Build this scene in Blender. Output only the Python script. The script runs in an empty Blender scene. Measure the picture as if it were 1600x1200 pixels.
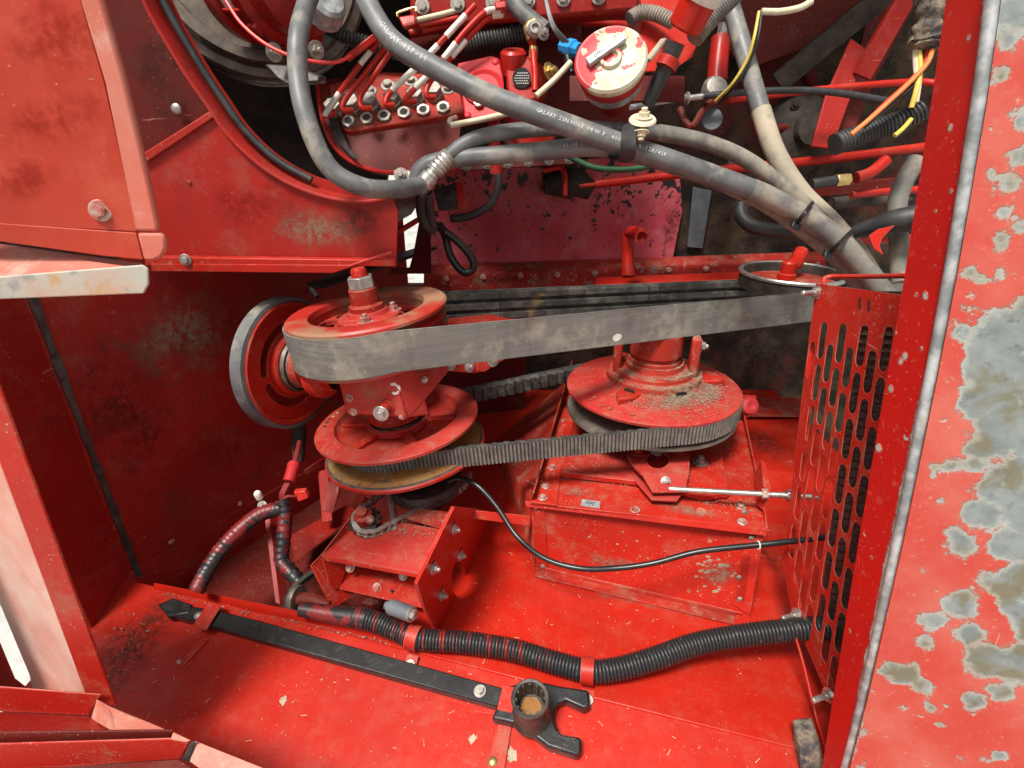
import bpy, bmesh, math, random
from mathutils import Vector, Matrix
from mathutils.geometry import delaunay_2d_cdt
R = math.radians
rnd = random.Random(7)
scene = bpy.context.scene
col = scene.collection

# ------------------------------------------------------------------ camera
CAM_H, PITCH, FPX = 0.94, R(25.0), 850.0          # metres above the bay floor, downward pitch, focal length for a 1600 px wide frame
cam_data = bpy.data.cameras.new('camera')
cam_data.sensor_width = 36.0
cam_data.lens = 36.0 * FPX / 1600.0
cam_data.clip_start = 0.02
cam_data.clip_end = 400.0
cam = bpy.data.objects.new('camera', cam_data)
col.objects.link(cam)
cam.location = (0, 0, CAM_H)
cam.rotation_euler = (R(90) - PITCH, 0, 0)
scene.camera = cam

# ------------------------------------------------------------------ overcast daylight
SUN_EL, SUN_AZ = R(61), R(214)                    # azimuth measured from +Y towards +X: behind the camera, a little to the left
world = bpy.data.worlds.new('World')
scene.world = world
world.use_nodes = True
wn = world.node_tree
for n in list(wn.nodes):
    wn.nodes.remove(n)
w_out = wn.nodes.new('ShaderNodeOutputWorld')
w_bg = wn.nodes.new('ShaderNodeBackground')
w_sky = wn.nodes.new('ShaderNodeTexSky')
w_hs = wn.nodes.new('ShaderNodeHueSaturation')
w_sky.sky_type = 'NISHITA'
w_sky.sun_disc = False
w_sky.sun_elevation = SUN_EL
w_sky.sun_rotation = SUN_AZ
w_sky.dust_density = 6.0
w_sky.air_density = 1.4
w_hs.inputs['Saturation'].default_value = 0.10     # a white overcast sky
w_bg.inputs['Strength'].default_value = 0.072
wn.links.new(w_sky.outputs[0], w_hs.inputs['Color'])
wn.links.new(w_hs.outputs[0], w_bg.inputs['Color'])
wn.links.new(w_bg.outputs[0], w_out.inputs['Surface'])
sun_data = bpy.data.lights.new('sun', 'SUN')
sun_data.energy = 3.1
sun_data.angle = R(14)
sun_data.color = (1.0, 0.955, 0.88)
sun = bpy.data.objects.new('sun', sun_data)
col.objects.link(sun)
sun_dir = Vector((math.sin(SUN_AZ) * math.cos(SUN_EL), math.cos(SUN_AZ) * math.cos(SUN_EL), math.sin(SUN_EL)))
sun.rotation_euler = sun_dir.to_track_quat('Z', 'Y').to_euler()
vs = scene.view_settings
vs.view_transform = 'Standard'
vs.look = 'None'
vs.gamma = 1.0
vs.use_curve_mapping = False
vs.exposure = 0.66
cy = scene.cycles
cy.max_bounces = 6
cy.diffuse_bounces = 3
cy.glossy_bounces = 2
cy.transmission_bounces = 1
cy.caustics_reflective = False
cy.caustics_refractive = False

# ------------------------------------------------------------------ measuring: a point of the photograph at a depth or on a plane
CP = Vector((0, 0, CAM_H))
FW = Vector((0, math.cos(PITCH), -math.sin(PITCH)))
UP = Vector((0, math.sin(PITCH), math.cos(PITCH)))
RT = Vector((1, 0, 0))
def ray(x, y): return FW + RT * ((x - 800) / FPX) - UP * ((y - 600) / FPX)
def U(x, y, d): return CP + ray(x, y) * d                       # at depth d
def G(x, y, z=0.0):                                             # on the level z
    r = ray(x, y); return CP + r * ((z - CAM_H) / r.z)
def V(x, y, Y):                                                 # on the upright plane at distance Y
    r = ray(x, y); return CP + r * (Y / r.y)
def plane(a, b, c):
    n = (b - a).cross(c - a).normalized()
    if n.dot(CP - a) < 0: n = -n
    return (a, n)
def Q(x, y, pl, off=0.0):                                       # on a plane, off above it
    a, n = pl; r = ray(x, y); o = a + n * off
    return CP + r * ((o - CP).dot(n) / r.dot(n))

# ------------------------------------------------------------------ objects
def wloc(o):
    v = Vector((0, 0, 0))
    while o is not None:
        v += o.location; o = o.parent
    return v
def tag(o, label=None, cat=None, group=None, kind=None):
    if label: o['label'] = label
    if cat: o['category'] = cat
    if group: o['group'] = group
    if kind: o['kind'] = kind
    return o
def thing(name, loc, label, cat, group=None):
    o = bpy.data.objects.new(name, None)
    o.empty_display_size = 0.03
    col.objects.link(o)
    o.location = loc
    return tag(o, label, cat, group)

class MB:
    def __init__(self): self.v = []; self.f = []
    def add(self, vs_, fs_):
        b = len(self.v)
        self.v += [Vector(p) for p in vs_]
        self.f += [tuple(i + b for i in f) for f in fs_]
        return self
    def prism(self, poly, off):                                 # a polygon swept along off
        n = len(poly); off = Vector(off)
        v = list(poly) + [p + off for p in poly]
        f = [tuple(range(n)), tuple(range(2 * n - 1, n - 1, -1))]
        f += [(i, i + n, (i + 1) % n + n, (i + 1) % n) for i in range(n)]
        nrm = Vector((0, 0, 0))
        for i in range(n): nrm += poly[i].cross(poly[(i + 1) % n])
        if nrm.dot(off) > 0: pass
        else: f = [tuple(reversed(q)) for q in f]
        return self.add(v, [tuple(reversed(q)) for q in f])
    def box(self, c, ax, ay, az):                               # centre and half axes
        c, ax, ay, az = Vector(c), Vector(ax), Vector(ay), Vector(az)
        if ax.cross(ay).dot(az) < 0: ax = -ax
        p = [c - ax - ay - az, c + ax - ay - az, c + ax + ay - az, c - ax + ay - az]
        v = p + [q + az * 2 for q in p]
        return self.add(v, [(3, 2, 1, 0), (4, 5, 6, 7), (0, 1, 5, 4), (1, 2, 6, 5), (2, 3, 7, 6), (3, 0, 4, 7)])
    def bar(self, a, b, w, h, up=(0, 0, 1)):                    # flat bar from a to b, w across, h along up
        a, b = Vector(a), Vector(b); t = (b - a).normalized(); up = Vector(up)
        s = t.cross(up).normalized(); u = s.cross(t).normalized()
        return self.box((a + b) / 2, (b - a) / 2, s * w / 2, u * h / 2)
    def tube(self, pts, r, seg=12, caps=True, up=None):
        n = len(pts); rr = r if callable(r) else (lambda t: r)
        tang = []
        for i in range(n):
            t = pts[min(i + 1, n - 1)] - pts[max(i - 1, 0)]
            tang.append(t.normalized() if t.length > 1e-9 else Vector((0, 0, 1)))
        a = tang[0].orthogonal().normalized(); vs_ = []; fs_ = []
        for i in range(n):
            t = tang[i]; a = (a - t * a.dot(t)).normalized(); b = t.cross(a)
            q = rr(i / max(1, n - 1))
            for k in range(seg):
                w = 2 * math.pi * k / seg
                vs_.append(pts[i] + (a * math.cos(w) + b * math.sin(w)) * q)
        for i in range(n - 1):
            for k in range(seg):
                k2 = (k + 1) % seg
                fs_.append((i * seg + k, i * seg + k2, (i + 1) * seg + k2, (i + 1) * seg + k))
        if caps:
            fs_.append(tuple(range(seg - 1, -1, -1)))
            fs_.append(tuple(range((n - 1) * seg, n * seg)))
        return self.add(vs_, fs_)
    def lathe(self, m, prof, seg=48, a0=0.0, a1=2 * math.pi):   # profile of (radius, height) in frame m, listed so that faces look outwards
        full = abs(a1 - a0 - 2 * math.pi) < 1e-6
        ns = seg if full else seg + 1
        vs_ = []; fs_ = []
        for k in range(ns):
            w = a0 + (a1 - a0) * k / seg
            for (r, z) in prof: vs_.append(m @ Vector((max(r, 1e-5) * math.cos(w), max(r, 1e-5) * math.sin(w), z)))
        L = len(prof)
        for k in range(seg):
            k2 = (k + 1) % ns
            for j in range(L - 1):
                fs_.append((k * L + j, k * L + j + 1, k2 * L + j + 1, k2 * L + j)[::-1])
        return self.add(vs_, fs_)
    def hexp(self, m, r, h, n=6, r2=None):                      # n sided prism in frame m
        r2 = r2 or r
        v = [m @ Vector((r * math.cos(2 * math.pi * k / n), r * math.sin(2 * math.pi * k / n), 0)) for k in range(n)]
        v += [m @ Vector((r2 * math.cos(2 * math.pi * k / n), r2 * math.sin(2 * math.pi * k / n), h)) for k in range(n)]
        f = [tuple(range(n - 1, -1, -1)), tuple(range(n, 2 * n))] + [(k, (k + 1) % n, (k + 1) % n + n, k + n) for k in range(n)]
        return self.add(v, f)
    def sheet(self, m, outer, holes, th):                       # flat sheet with holes in frame m (x, y), thickness th along -z
        pts = []; edges = []; loops = [outer] + list(holes)
        for lp in loops:
            b = len(pts)
            pts += [Vector((p[0], p[1])) for p in lp]
            edges += [(b + i, b + (i + 1) % len(lp)) for i in range(len(lp))]
        r = delaunay_2d_cdt(pts, edges, [], 0, 1e-6)
        tv, tf = r[0], r[2]
        def inside(lp, x, y):
            c = False; j = len(lp) - 1
            for i in range(len(lp)):
                xi, yi = lp[i]; xj, yj = lp[j]
                if (yi > y) != (yj > y) and x < (xj - xi) * (y - yi) / (yj - yi) + xi: c = not c
                j = i
            return c
        boxes = [(min(p[0] for p in h), max(p[0] for p in h), min(p[1] for p in h), max(p[1] for p in h), h) for h in holes]
        keep = []
        for f in tf:
            x = sum(tv[i].x for i in f) / len(f); y = sum(tv[i].y for i in f) / len(f)
            if not inside(outer, x, y): continue
            if any(bx[0] <= x <= bx[1] and bx[2] <= y <= bx[3] and inside(bx[4], x, y) for bx in boxes): continue
            a = [tv[i] for i in f]
            s = (a[1] - a[0]).cross(a[2] - a[0])
            keep.append(tuple(f) if s > 0 else tuple(reversed(f)))
        n = len(tv)
        v = [m @ Vector((p.x, p.y, 0)) for p in tv] + [m @ Vector((p.x, p.y, -th)) for p in tv]
        fs_ = list(keep) + [tuple(i + n for i in reversed(f)) for f in keep]
        ec = {}
        for f in keep:
            for i in range(len(f)):
                ec[(f[i], f[(i + 1) % len(f)])] = 1
        for (a, b) in list(ec):
            if (b, a) not in ec: fs_.append((b, a, a + n, b + n))
        return self.add(v, fs_)

def obj(name, mb, mat, parent=None, bevel=0.0, smooth=40, seg=2, sub=0):
    base = wloc(parent) if parent is not None else Vector((0, 0, 0))
    me = bpy.data.meshes.new(name)
    me.from_pydata([tuple(p - base) for p in mb.v], [], mb.f)
    me.validate()
    me.materials.append(mat)
    if smooth:
        for p in me.polygons: p.use_smooth = True
        me.set_sharp_from_angle(angle=R(smooth))
    o = bpy.data.objects.new(name, me)
    col.objects.link(o)
    if parent is not None: o.parent = parent
    if bevel:
        b = o.modifiers.new('bevel', 'BEVEL'); b.width = bevel; b.segments = seg; b.limit_method = 'ANGLE'; b.angle_limit = R(40)
        b.use_clamp_overlap = True
    return o
def single(name, mb, mat, label, cat, group=None, loc=None, **k):   # a thing that is one mesh, its origin at its own middle
    loc = loc or sum(mb.v, Vector((0, 0, 0))) / len(mb.v)
    t = bpy.data.objects.new('tmp', None); t.location = loc
    mb.v = [p - loc for p in mb.v]
    o = obj(name, mb, mat, None, **k); o.location = loc
    bpy.data.objects.remove(t)
    return tag(o, label, cat, group)
def struct(name, mb, mat, **k):
    return tag(obj(name, mb, mat, None, **k), kind='structure')

def frame(c, z, x=None):                                        # matrix with origin c, z axis z, x axis near x
    z = Vector(z).normalized()
    x = Vector(x) if x is not None else (Vector((1, 0, 0)) if abs(z.x) < 0.9 else Vector((0, 1, 0)))
    x = (x - z * x.dot(z)).normalized(); y = z.cross(x)
    m = Matrix((x, y, z)).transposed().to_4x4(); m.translation = Vector(c)
    return m
def spline(pts, step=0.008):                                    # Catmull-Rom through pts, evenly stepped
    P = [pts[0] * 2 - pts[1]] + list(pts) + [pts[-1] * 2 - pts[-2]]
    dense = []
    for i in range(1, len(P) - 2):
        p0, p1, p2, p3 = P[i - 1:i + 3]
        for k in range(24):
            t = k / 24
            dense.append(0.5 * ((2 * p1) + (p2 - p0) * t + (2 * p0 - 5 * p1 + 4 * p2 - p3) * t * t + (3 * p1 - p0 - 3 * p2 + p3) * t ** 3))
    dense.append(P[-2])
    L = [0.0]
    for i in range(1, len(dense)): L.append(L[-1] + (dense[i] - dense[i - 1]).length)
    n = max(3, int(L[-1] / step)); out = []; j = 0
    for k in range(n + 1):
        s = L[-1] * k / n
        while j < len(L) - 2 and L[j + 1] < s: j += 1
        q = (s - L[j]) / max(1e-9, L[j + 1] - L[j])
        out.append(dense[j].lerp(dense[j + 1], min(1, max(0, q))))
    return out
def px(pts, step=0.008): return spline([U(*p) for p in pts], step)
def slot2d(cx, cy, w, h, n=5):                                  # upright slot with round ends, in 2D
    r = w / 2; out = []
    for k in range(n + 1):
        a = math.pi * k / n; out.append((cx + r * math.cos(a), cy + h / 2 - r + r * math.sin(a)))
    for k in range(n + 1):
        a = math.pi + math.pi * k / n; out.append((cx + r * math.cos(a), cy - h / 2 + r + r * math.sin(a)))
    return out
def circ2d(cx, cy, r, n=24): return [(cx + r * math.cos(2 * math.pi * k / n), cy + r * math.sin(2 * math.pi * k / n)) for k in range(n)]
def arc2d(r0, r1, a0, a1, n=14):                                # curved slot
    rm, rh = (r0 + r1) / 2, (r1 - r0) / 2; out = []
    for k in range(n + 1):
        a = a0 + (a1 - a0) * k / n; out.append((r1 * math.cos(a), r1 * math.sin(a)))
    for k in range(1, 5):
        b = a1 + math.pi * k / 5
        out.append((rm * math.cos(a1) + rh * math.cos(b), rm * math.sin(a1) + rh * math.sin(b)))
    for k in range(n + 1):
        a = a1 + (a0 - a1) * k / n; out.append((r0 * math.cos(a), r0 * math.sin(a)))
    for k in range(1, 5):
        b = a0 + math.pi + math.pi * k / 5
        out.append((rm * math.cos(a0) + rh * math.cos(b), rm * math.sin(a0) + rh * math.sin(b)))
    return out
def local(m, p): q = m.inverted() @ p; return (q.x, q.y)

# ------------------------------------------------------------------ materials
class NT:
    def __init__(self, name):
        self.m = bpy.data.materials.new(name); self.m.use_nodes = True
        self.t = self.m.node_tree
        for n in list(self.t.nodes): self.t.nodes.remove(n)
        self.out = self.t.nodes.new('ShaderNodeOutputMaterial')
        self.b = self.t.nodes.new('ShaderNodeBsdfPrincipled')
        self.t.links.new(self.b.outputs[0], self.out.inputs[0])
        self.pos = self.t.nodes.new('ShaderNodeNewGeometry').outputs['Position']
    def put(self, sock, v):
        if v is None: return
        if hasattr(v, 'is_output'): self.t.links.new(v, sock)
        elif isinstance(v, (tuple, list)) and len(v) == 3 and sock.type == 'RGBA': sock.default_value = (*v, 1)
        else: sock.default_value = v
    def noise(self, scale, detail=4, rough=0.55, vec=None, dist=0.0, off=0.0):
        n = self.t.nodes.new('ShaderNodeTexNoise')
        v = vec if vec is not None else self.pos
        if off:
            a = self.t.nodes.new('ShaderNodeVectorMath'); a.operation = 'ADD'
            self.put(a.inputs[0], v); a.inputs[1].default_value = (off, off * 1.7, off * 0.6); v = a.outputs[0]
        self.put(n.inputs['Vector'], v)
        n.inputs['Scale'].default_value = scale; n.inputs['Detail'].default_value = detail
        n.inputs['Roughness'].default_value = rough; n.inputs['Distortion'].default_value = dist
        return n.outputs['Fac']
    def stretch(self, sx, sy, sz, rot=(0, 0, 0), vec=None):
        n = self.t.nodes.new('ShaderNodeMapping')
        self.put(n.inputs['Vector'], vec if vec is not None else self.pos)
        n.inputs['Scale'].default_value = (sx, sy, sz); n.inputs['Rotation'].default_value = rot
        return n.outputs[0]
    def ramp(self, f, a, b):                                    # smooth 0..1 between a and b
        n = self.t.nodes.new('ShaderNodeMapRange'); n.interpolation_type = 'SMOOTHSTEP'
        self.put(n.inputs['Value'], f)
        if a < b:
            n.inputs['From Min'].default_value = a; n.inputs['From Max'].default_value = b
        else:
            n.inputs['From Min'].default_value = b; n.inputs['From Max'].default_value = a
            n.inputs['To Min'].default_value = 1; n.inputs['To Max'].default_value = 0
        return n.outputs['Result']
    def math(self, op, a, b=None, c=None):
        n = self.t.nodes.new('ShaderNodeMath'); n.operation = op
        self.put(n.inputs[0], a); self.put(n.inputs[1], b)
        if c is not None: self.put(n.inputs[2], c)
        return n.outputs[0]
    def mix(self, f, a, b):
        n = self.t.nodes.new('ShaderNodeMix'); n.data_type = 'RGBA'
        self.put(n.inputs[0], f); self.put(n.inputs[6], a); self.put(n.inputs[7], b)
        return n.outputs[2]
    def mixf(self, f, a, b):
        n = self.t.nodes.new('ShaderNodeMix'); n.data_type = 'FLOAT'
        self.put(n.inputs[0], f); self.put(n.inputs[2], a); self.put(n.inputs[3], b)
        return n.outputs[0]
    def up(self):                                               # 1 where a face looks up
        g = self.t.nodes.new('ShaderNodeNewGeometry'); s = self.t.nodes.new('ShaderNodeSeparateXYZ')
        self.t.links.new(g.outputs['Normal'], s.inputs[0]); return self.ramp(s.outputs[2], 0.35, 0.95)
    def sep(self, v, i):
        s = self.t.nodes.new('ShaderNodeSeparateXYZ'); self.put(s.inputs[0], v); return s.outputs[i]
    def edges(self, rad=0.0022, lo=0.02, hi=0.16):              # rubbed edges of bent and cut sheet
        b = self.t.nodes.new('ShaderNodeBevel'); b.samples = 4; b.inputs['Radius'].default_value = rad
        g = self.t.nodes.new('ShaderNodeNewGeometry'); d = self.t.nodes.new('ShaderNodeVectorMath'); d.operation = 'DOT_PRODUCT'
        self.t.links.new(b.outputs[0], d.inputs[0]); self.t.links.new(g.outputs['Normal'], d.inputs[1])
        return self.ramp(self.math('SUBTRACT', 1.0, d.outputs['Value']), lo, hi)
    def bump(self, h, strength=0.3, dist=0.002, prev=None):
        n = self.t.nodes.new('ShaderNodeBump'); n.inputs['Strength'].default_value = strength; n.inputs['Distance'].default_value = dist
        self.put(n.inputs['Height'], h)
        if prev is not None: self.t.links.new(prev, n.inputs['Normal'])
        return n.outputs[0]
    def done(self, color, rough, metal=None, normal=None, spec=None):
        self.put(self.b.inputs['Base Color'], color); self.put(self.b.inputs['Roughness'], rough)
        self.put(self.b.inputs['Metallic'], metal)
        if spec is not None: self.put(self.b.inputs['Specular IOR Level'], spec)
        if normal is not None: self.t.links.new(normal, self.b.inputs['Normal'])
        return self.m

def paint(name, base, dust=0.25, chips=0.12, grime=0.2, specks=0.5, rough=0.36, dustcol=(0.30, 0.19, 0.12), chipcol=(0.20, 0.17, 0.15),
          grimecol=(0.05, 0.018, 0.012), off=0.0, fade=(0.0, (0.6, 0.2, 0.15)), scr=0.35, dusty_up=0.35, splat=0.0, wear=0.0, wearcol=(0.50, 0.22, 0.17)):
    t = NT(name)
    big = t.noise(2.3, 4, 0.55, off=off)
    c = t.mix(t.ramp(big, 0.32, 0.70), tuple(x * 0.82 for x in base), tuple(min(1, x * 1.13) for x in base))
    if fade[0] > 0:
        c = t.mix(t.math('MULTIPLY', t.ramp(t.noise(5.5, 6, 0.62, off=off + 3), 0.38, 0.68), fade[0]), c, fade[1])
    g = t.math('MULTIPLY', t.ramp(t.noise(6.5, 8, 0.72, off=off + 5), 0.50, 0.70), grime)
    c = t.mix(g, c, grimecol)
    dn = t.math('MULTIPLY', t.ramp(t.noise(13, 8, 0.76, off=off + 9), 0.50, 0.70), dust)
    dn = t.math('ADD', dn, t.math('MULTIPLY', t.math('MULTIPLY', t.up(), t.ramp(t.noise(26, 9, 0.75, off=off + 2), 0.42, 0.75)), dusty_up * dust * 2.0))
    c = t.mix(dn, c, dustcol)
    sp = t.math('MULTIPLY', t.ramp(t.noise(260, 2, 0.5, off=off + 1), 0.67, 0.72), t.ramp(t.noise(9, 4, 0.6, off=off + 4), 0.46, 0.60))
    sp = t.math('MULTIPLY', sp, specks)
    c = t.mix(sp, c, (0.62, 0.42, 0.30))
    if splat > 0:                                               # dried splashes of mixed size, in clusters
        for sc_, lo in ((75, 0.52), (190, 0.46)):
            vo = t.t.nodes.new('ShaderNodeTexVoronoi'); vo.inputs['Scale'].default_value = sc_; t.put(vo.inputs['Vector'], t.pos)
            wob = t.math('MULTIPLY_ADD', t.math('SUBTRACT', t.noise(sc_ * 2.2, 2, 0.5), 0.5), 0.5, vo.outputs['Distance'])
            rad = t.math('MULTIPLY', t.math('SUBTRACT', t.sep(vo.outputs['Color'], 0), 0.62), 0.95)
            on = t.ramp(t.math('SUBTRACT', rad, wob), 0.0, 0.06)
            cl = t.ramp(t.noise(5.5, 4, 0.6, off=off + sc_), lo, lo + 0.10)
            c = t.mix(t.math('MULTIPLY', t.math('MULTIPLY', on, cl), splat), c, t.mix(t.sep(vo.outputs['Color'], 1), (0.20, 0.09, 0.05), (0.42, 0.25, 0.17)))
    if scr > 0:
        s1 = t.ramp(t.noise(1.0, 3, 0.5, vec=t.stretch(14, 14, 210, (0.5, 0.9, 0.3))), 0.70, 0.735)
        s2 = t.ramp(t.noise(1.0, 3, 0.5, vec=t.stretch(230, 13, 16, (0.2, 0.5, 1.1))), 0.715, 0.75)
        s = t.math('MULTIPLY', t.math('MAXIMUM', s1, s2), t.math('MULTIPLY', t.ramp(t.noise(4.2, 3, 0.5, off=off + 7), 0.45, 0.65), scr))
        c = t.mix(s, c, (0.60, 0.25, 0.20))
    ch = None
    if chips > 0:
        ch = t.ramp(t.noise(24, 7, 0.62, off=off + 11), 0.755 - chips * 0.22, 0.765 - chips * 0.22)
        rim = t.ramp(t.noise(24, 7, 0.62, off=off + 11), 0.735 - chips * 0.22, 0.75 - chips * 0.22)
        c = t.mix(t.math('MULTIPLY', rim, 0.55), c, (0.62, 0.40, 0.33))
        c = t.mix(ch, c, chipcol)
    if wear > 0:
        wr = t.math('MULTIPLY', t.edges(), t.math('MULTIPLY', t.ramp(t.noise(30, 4, 0.6, off=off), 0.36, 0.58), wear))
        c = t.mix(wr, c, wearcol)
    r = t.mixf(dn, t.mixf(t.noise(16, 5, 0.6, off=off), rough - 0.09, rough + 0.13), 0.85)
    r = t.mixf(g, r, 0.8)
    bp = t.bump(t.noise(4.5, 2, 0.4, off=off), 0.10, 0.05)
    bp = t.bump(t.noise(38, 3, 0.5), 0.05, 0.01, bp)
    bp = t.bump(t.noise(210, 4, 0.6), 0.12, 0.0008, bp)
    if ch is not None: bp = t.bump(t.math('SUBTRACT', 1.0, ch), 0.5, 0.0007, bp)
    return t.done(c, r, normal=bp, spec=0.26)

RED = (0.60, 0.014, 0.008)
M = {}
M['floor'] = paint('red_floor_paint', (0.45, 0.016, 0.007), dust=0.12, chips=0.0, grime=0.10, specks=0.30, rough=0.30, scr=0.25)
M['red'] = paint('red_paint', (0.42, 0.017, 0.009), dust=0.34, chips=0.10, grime=0.14, specks=0.6, rough=0.36, off=1.0, wear=0.85, splat=0.75, scr=0.55)
M['clean'] = paint('red_paint_clean', (0.44, 0.016, 0.008), dust=0.18, chips=0.0, grime=0.05, specks=0.4, rough=0.32, wear=0.7, off=2.0, scr=0.2)
M['dusty'] = paint('red_paint_dusty', (0.36, 0.020, 0.012), dust=0.75, chips=0.16, grime=0.28, specks=0.9, rough=0.45, wear=0.8, off=3.0, splat=0.9)
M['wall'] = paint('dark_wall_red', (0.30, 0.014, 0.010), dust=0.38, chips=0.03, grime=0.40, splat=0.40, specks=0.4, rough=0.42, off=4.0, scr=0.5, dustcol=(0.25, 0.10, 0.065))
M['old'] = paint('old_shaded_dark_red', (0.12, 0.008, 0.005), dust=0.24, chips=0.10, grime=0.60, specks=0.5, rough=0.55, off=5.0, dustcol=(0.14, 0.08, 0.055))  # grimy engine red, also the painted shade of the upper shroud panel
M['salmon'] = paint('weathered_salmon_red', (0.40, 0.036, 0.018), dust=0.30, chips=0.03, grime=0.75, specks=0.5, rough=0.42, off=6.0, dustcol=(0.46, 0.11, 0.06),
                    grimecol=(0.36, 0.022, 0.012), fade=(0.6, (0.46, 0.072, 0.040)), scr=0.3)
M['pinkedge'] = paint('bleached_pink_edge', (0.52, 0.13, 0.092), dust=0.35, chips=0.24, grime=0.15, specks=0.4, rough=0.5, off=7.0, dustcol=(0.62, 0.50, 0.40),
                      chipcol=(0.36, 0.36, 0.33), grimecol=(0.40, 0.30, 0.22), fade=(0.55, (0.52, 0.22, 0.165)))
M['bleached'] = paint('sun_bleached_face', (0.50, 0.20, 0.15), dust=0.5, chips=0.12, grime=0.2, specks=0.4, rough=0.5, off=12.0, dustcol=(0.52, 0.46, 0.40),
                      chipcol=(0.30, 0.30, 0.28), grimecol=(0.32, 0.24, 0.18), fade=(0.75, (0.54, 0.40, 0.34)))
M['enginered'] = paint('engine_red', (0.42, 0.016, 0.011), dust=0.26, chips=0.10, grime=0.55, specks=0.4, rough=0.30, off=8.0, chipcol=(0.14, 0.12, 0.12))
M['pumpred'] = paint('pump_pinkish_red', (0.48, 0.024, 0.030), dust=0.18, chips=0.0, grime=0.16, specks=0.3, rough=0.4, off=9.0)
M['rail'] = paint('scuffed_rail_red', (0.34, 0.018, 0.014), dust=0.6, chips=0.55, grime=0.75, specks=0.8, rough=0.5, off=17.0, wear=0.8, splat=0.8, chipcol=(0.10, 0.10, 0.10), grimecol=(0.03, 0.014, 0.010))
M['fadedred'] = paint('faded_casting_red', (0.42, 0.026, 0.020), dust=0.42, chips=0.06, grime=0.22, specks=0.7, rough=0.40, off=21.0, wear=0.9, splat=0.7, scr=0.5, fade=(0.55, (0.46, 0.055, 0.045)))
M['hull'] = paint('dark_hull_red', (0.15, 0.013, 0.008), dust=0.30, chips=0.05, grime=0.5, specks=0.4, rough=0.5, off=23.0, dustcol=(0.16, 0.09, 0.06))
M['hubdust'] = paint('chaff_dusted_hub', (0.36, 0.026, 0.014), dust=1.0, chips=0.0, grime=0.2, specks=0.9, rough=0.6, off=14.0, splat=0.9, dusty_up=0.5, dustcol=(0.27, 0.20, 0.14))
M['taped'] = paint('oversprayed_tape', (0.22, 0.016, 0.018), dust=0.12, chips=0.0, grime=0.0, specks=0.3, rough=0.5, off=10.0, scr=0.2)

def simple(name, a, b, rough=0.5, metal=0.0, scale=30, detail=6, bump=0.15, spec=None, dust=0.0, dustcol=(0.35, 0.29, 0.22), dscale=14, dlo=0.45, dhi=0.72, r2=None, bscale=None, wear=None):
    t = NT(name)
    c = t.mix(t.ramp(t.noise(scale, detail, 0.6), 0.35, 0.68), a, b)
    r = t.mixf(t.noise(scale * 0.7, 4, 0.6, off=3), rough - 0.08, rough + 0.10)
    if dust > 0:
        d = t.math('MULTIPLY', t.ramp(t.noise(dscale, 9, 0.70, off=2), dlo, dhi), dust)
        c = t.mix(d, c, dustcol); r = t.mixf(d, r, 0.9)
        mt = t.math('MULTIPLY', t.math('SUBTRACT', 1.0, d), metal)
    else: mt = metal
    if wear is not None: c = t.mix(t.math('MULTIPLY', t.edges(0.002), t.ramp(t.noise(45, 4, 0.6, off=5), 0.40, 0.60)), c, wear)
    return t.done(c, r, mt, normal=t.bump(t.noise(bscale or scale * 6, 4, 0.6), bump, 0.001), spec=spec)
M['zinc'] = simple('zinc_steel', (0.46, 0.45, 0.42), (0.62, 0.60, 0.55), 0.36, 0.85, 60, dust=0.35, dustcol=(0.30, 0.22, 0.15), dscale=60)
M['boltred'] = simple('oversprayed_bolt', (0.42, 0.05, 0.04), (0.50, 0.42, 0.36), 0.42, 0.35, 70, dust=0.5, dustcol=(0.34, 0.25, 0.18), dscale=90)
M['oldnut'] = simple('oily_dull_nut', (0.30, 0.28, 0.25), (0.46, 0.43, 0.38), 0.45, 0.7, 90, dust=0.5, dustcol=(0.22, 0.10, 0.08), dscale=80)
M['brass'] = simple('brass', (0.50, 0.36, 0.13), (0.62, 0.47, 0.20), 0.35, 0.85, 60, dust=0.3, dustcol=(0.25, 0.16, 0.09), dscale=60)
M['silver'] = simple('worn_silver_edge', (0.20, 0.21, 0.215), (0.46, 0.475, 0.48), 0.45, 0.30, 40, dust=0.55, dustcol=(0.34, 0.25, 0.15), dscale=30, dlo=0.56, dhi=0.66)
M['blackpaint'] = simple('black_paint', (0.006, 0.006, 0.006), (0.012, 0.012, 0.012), 0.36, 0.0, 40, bump=0.25, dust=0.16, dustcol=(0.13, 0.10, 0.075), dscale=60, dlo=0.52, dhi=0.66, wear=(0.26, 0.25, 0.24))
M['castblack'] = simple('worn_black_casting', (0.030, 0.026, 0.023), (0.085, 0.070, 0.058), 0.48, 0.3, 45, bump=0.4, dust=0.35, dustcol=(0.15, 0.11, 0.08), dscale=30)
M['rubber'] = simple('black_rubber', (0.016, 0.016, 0.017), (0.032, 0.032, 0.034), 0.48, 0.0, 20, bump=0.15, dust=0.25, dustcol=(0.14, 0.11, 0.085), dscale=25)
M['cable'] = simple('black_cable', (0.010, 0.010, 0.011), (0.02, 0.02, 0.02), 0.30, 0.0, 30, bump=0.1)
M['boredark'] = simple('dark_bore', (0.02, 0.016, 0.014), (0.035, 0.03, 0.025), 0.7)
M['hose'] = simple('grey_dusty_hose', (0.085, 0.088, 0.092), (0.165, 0.166, 0.165), 0.46, 0.0, 14, bump=0.25, dust=0.75, dustcol=(0.30, 0.27, 0.22), dscale=13, dlo=0.50, dhi=0.66)
M['tanhose'] = simple('mud_dusted_hose', (0.105, 0.10, 0.095), (0.19, 0.175, 0.15), 0.62, 0.0, 9, bump=0.3, dust=0.8, dustcol=(0.33, 0.28, 0.215), dscale=11, dlo=0.42, dhi=0.62)
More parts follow.
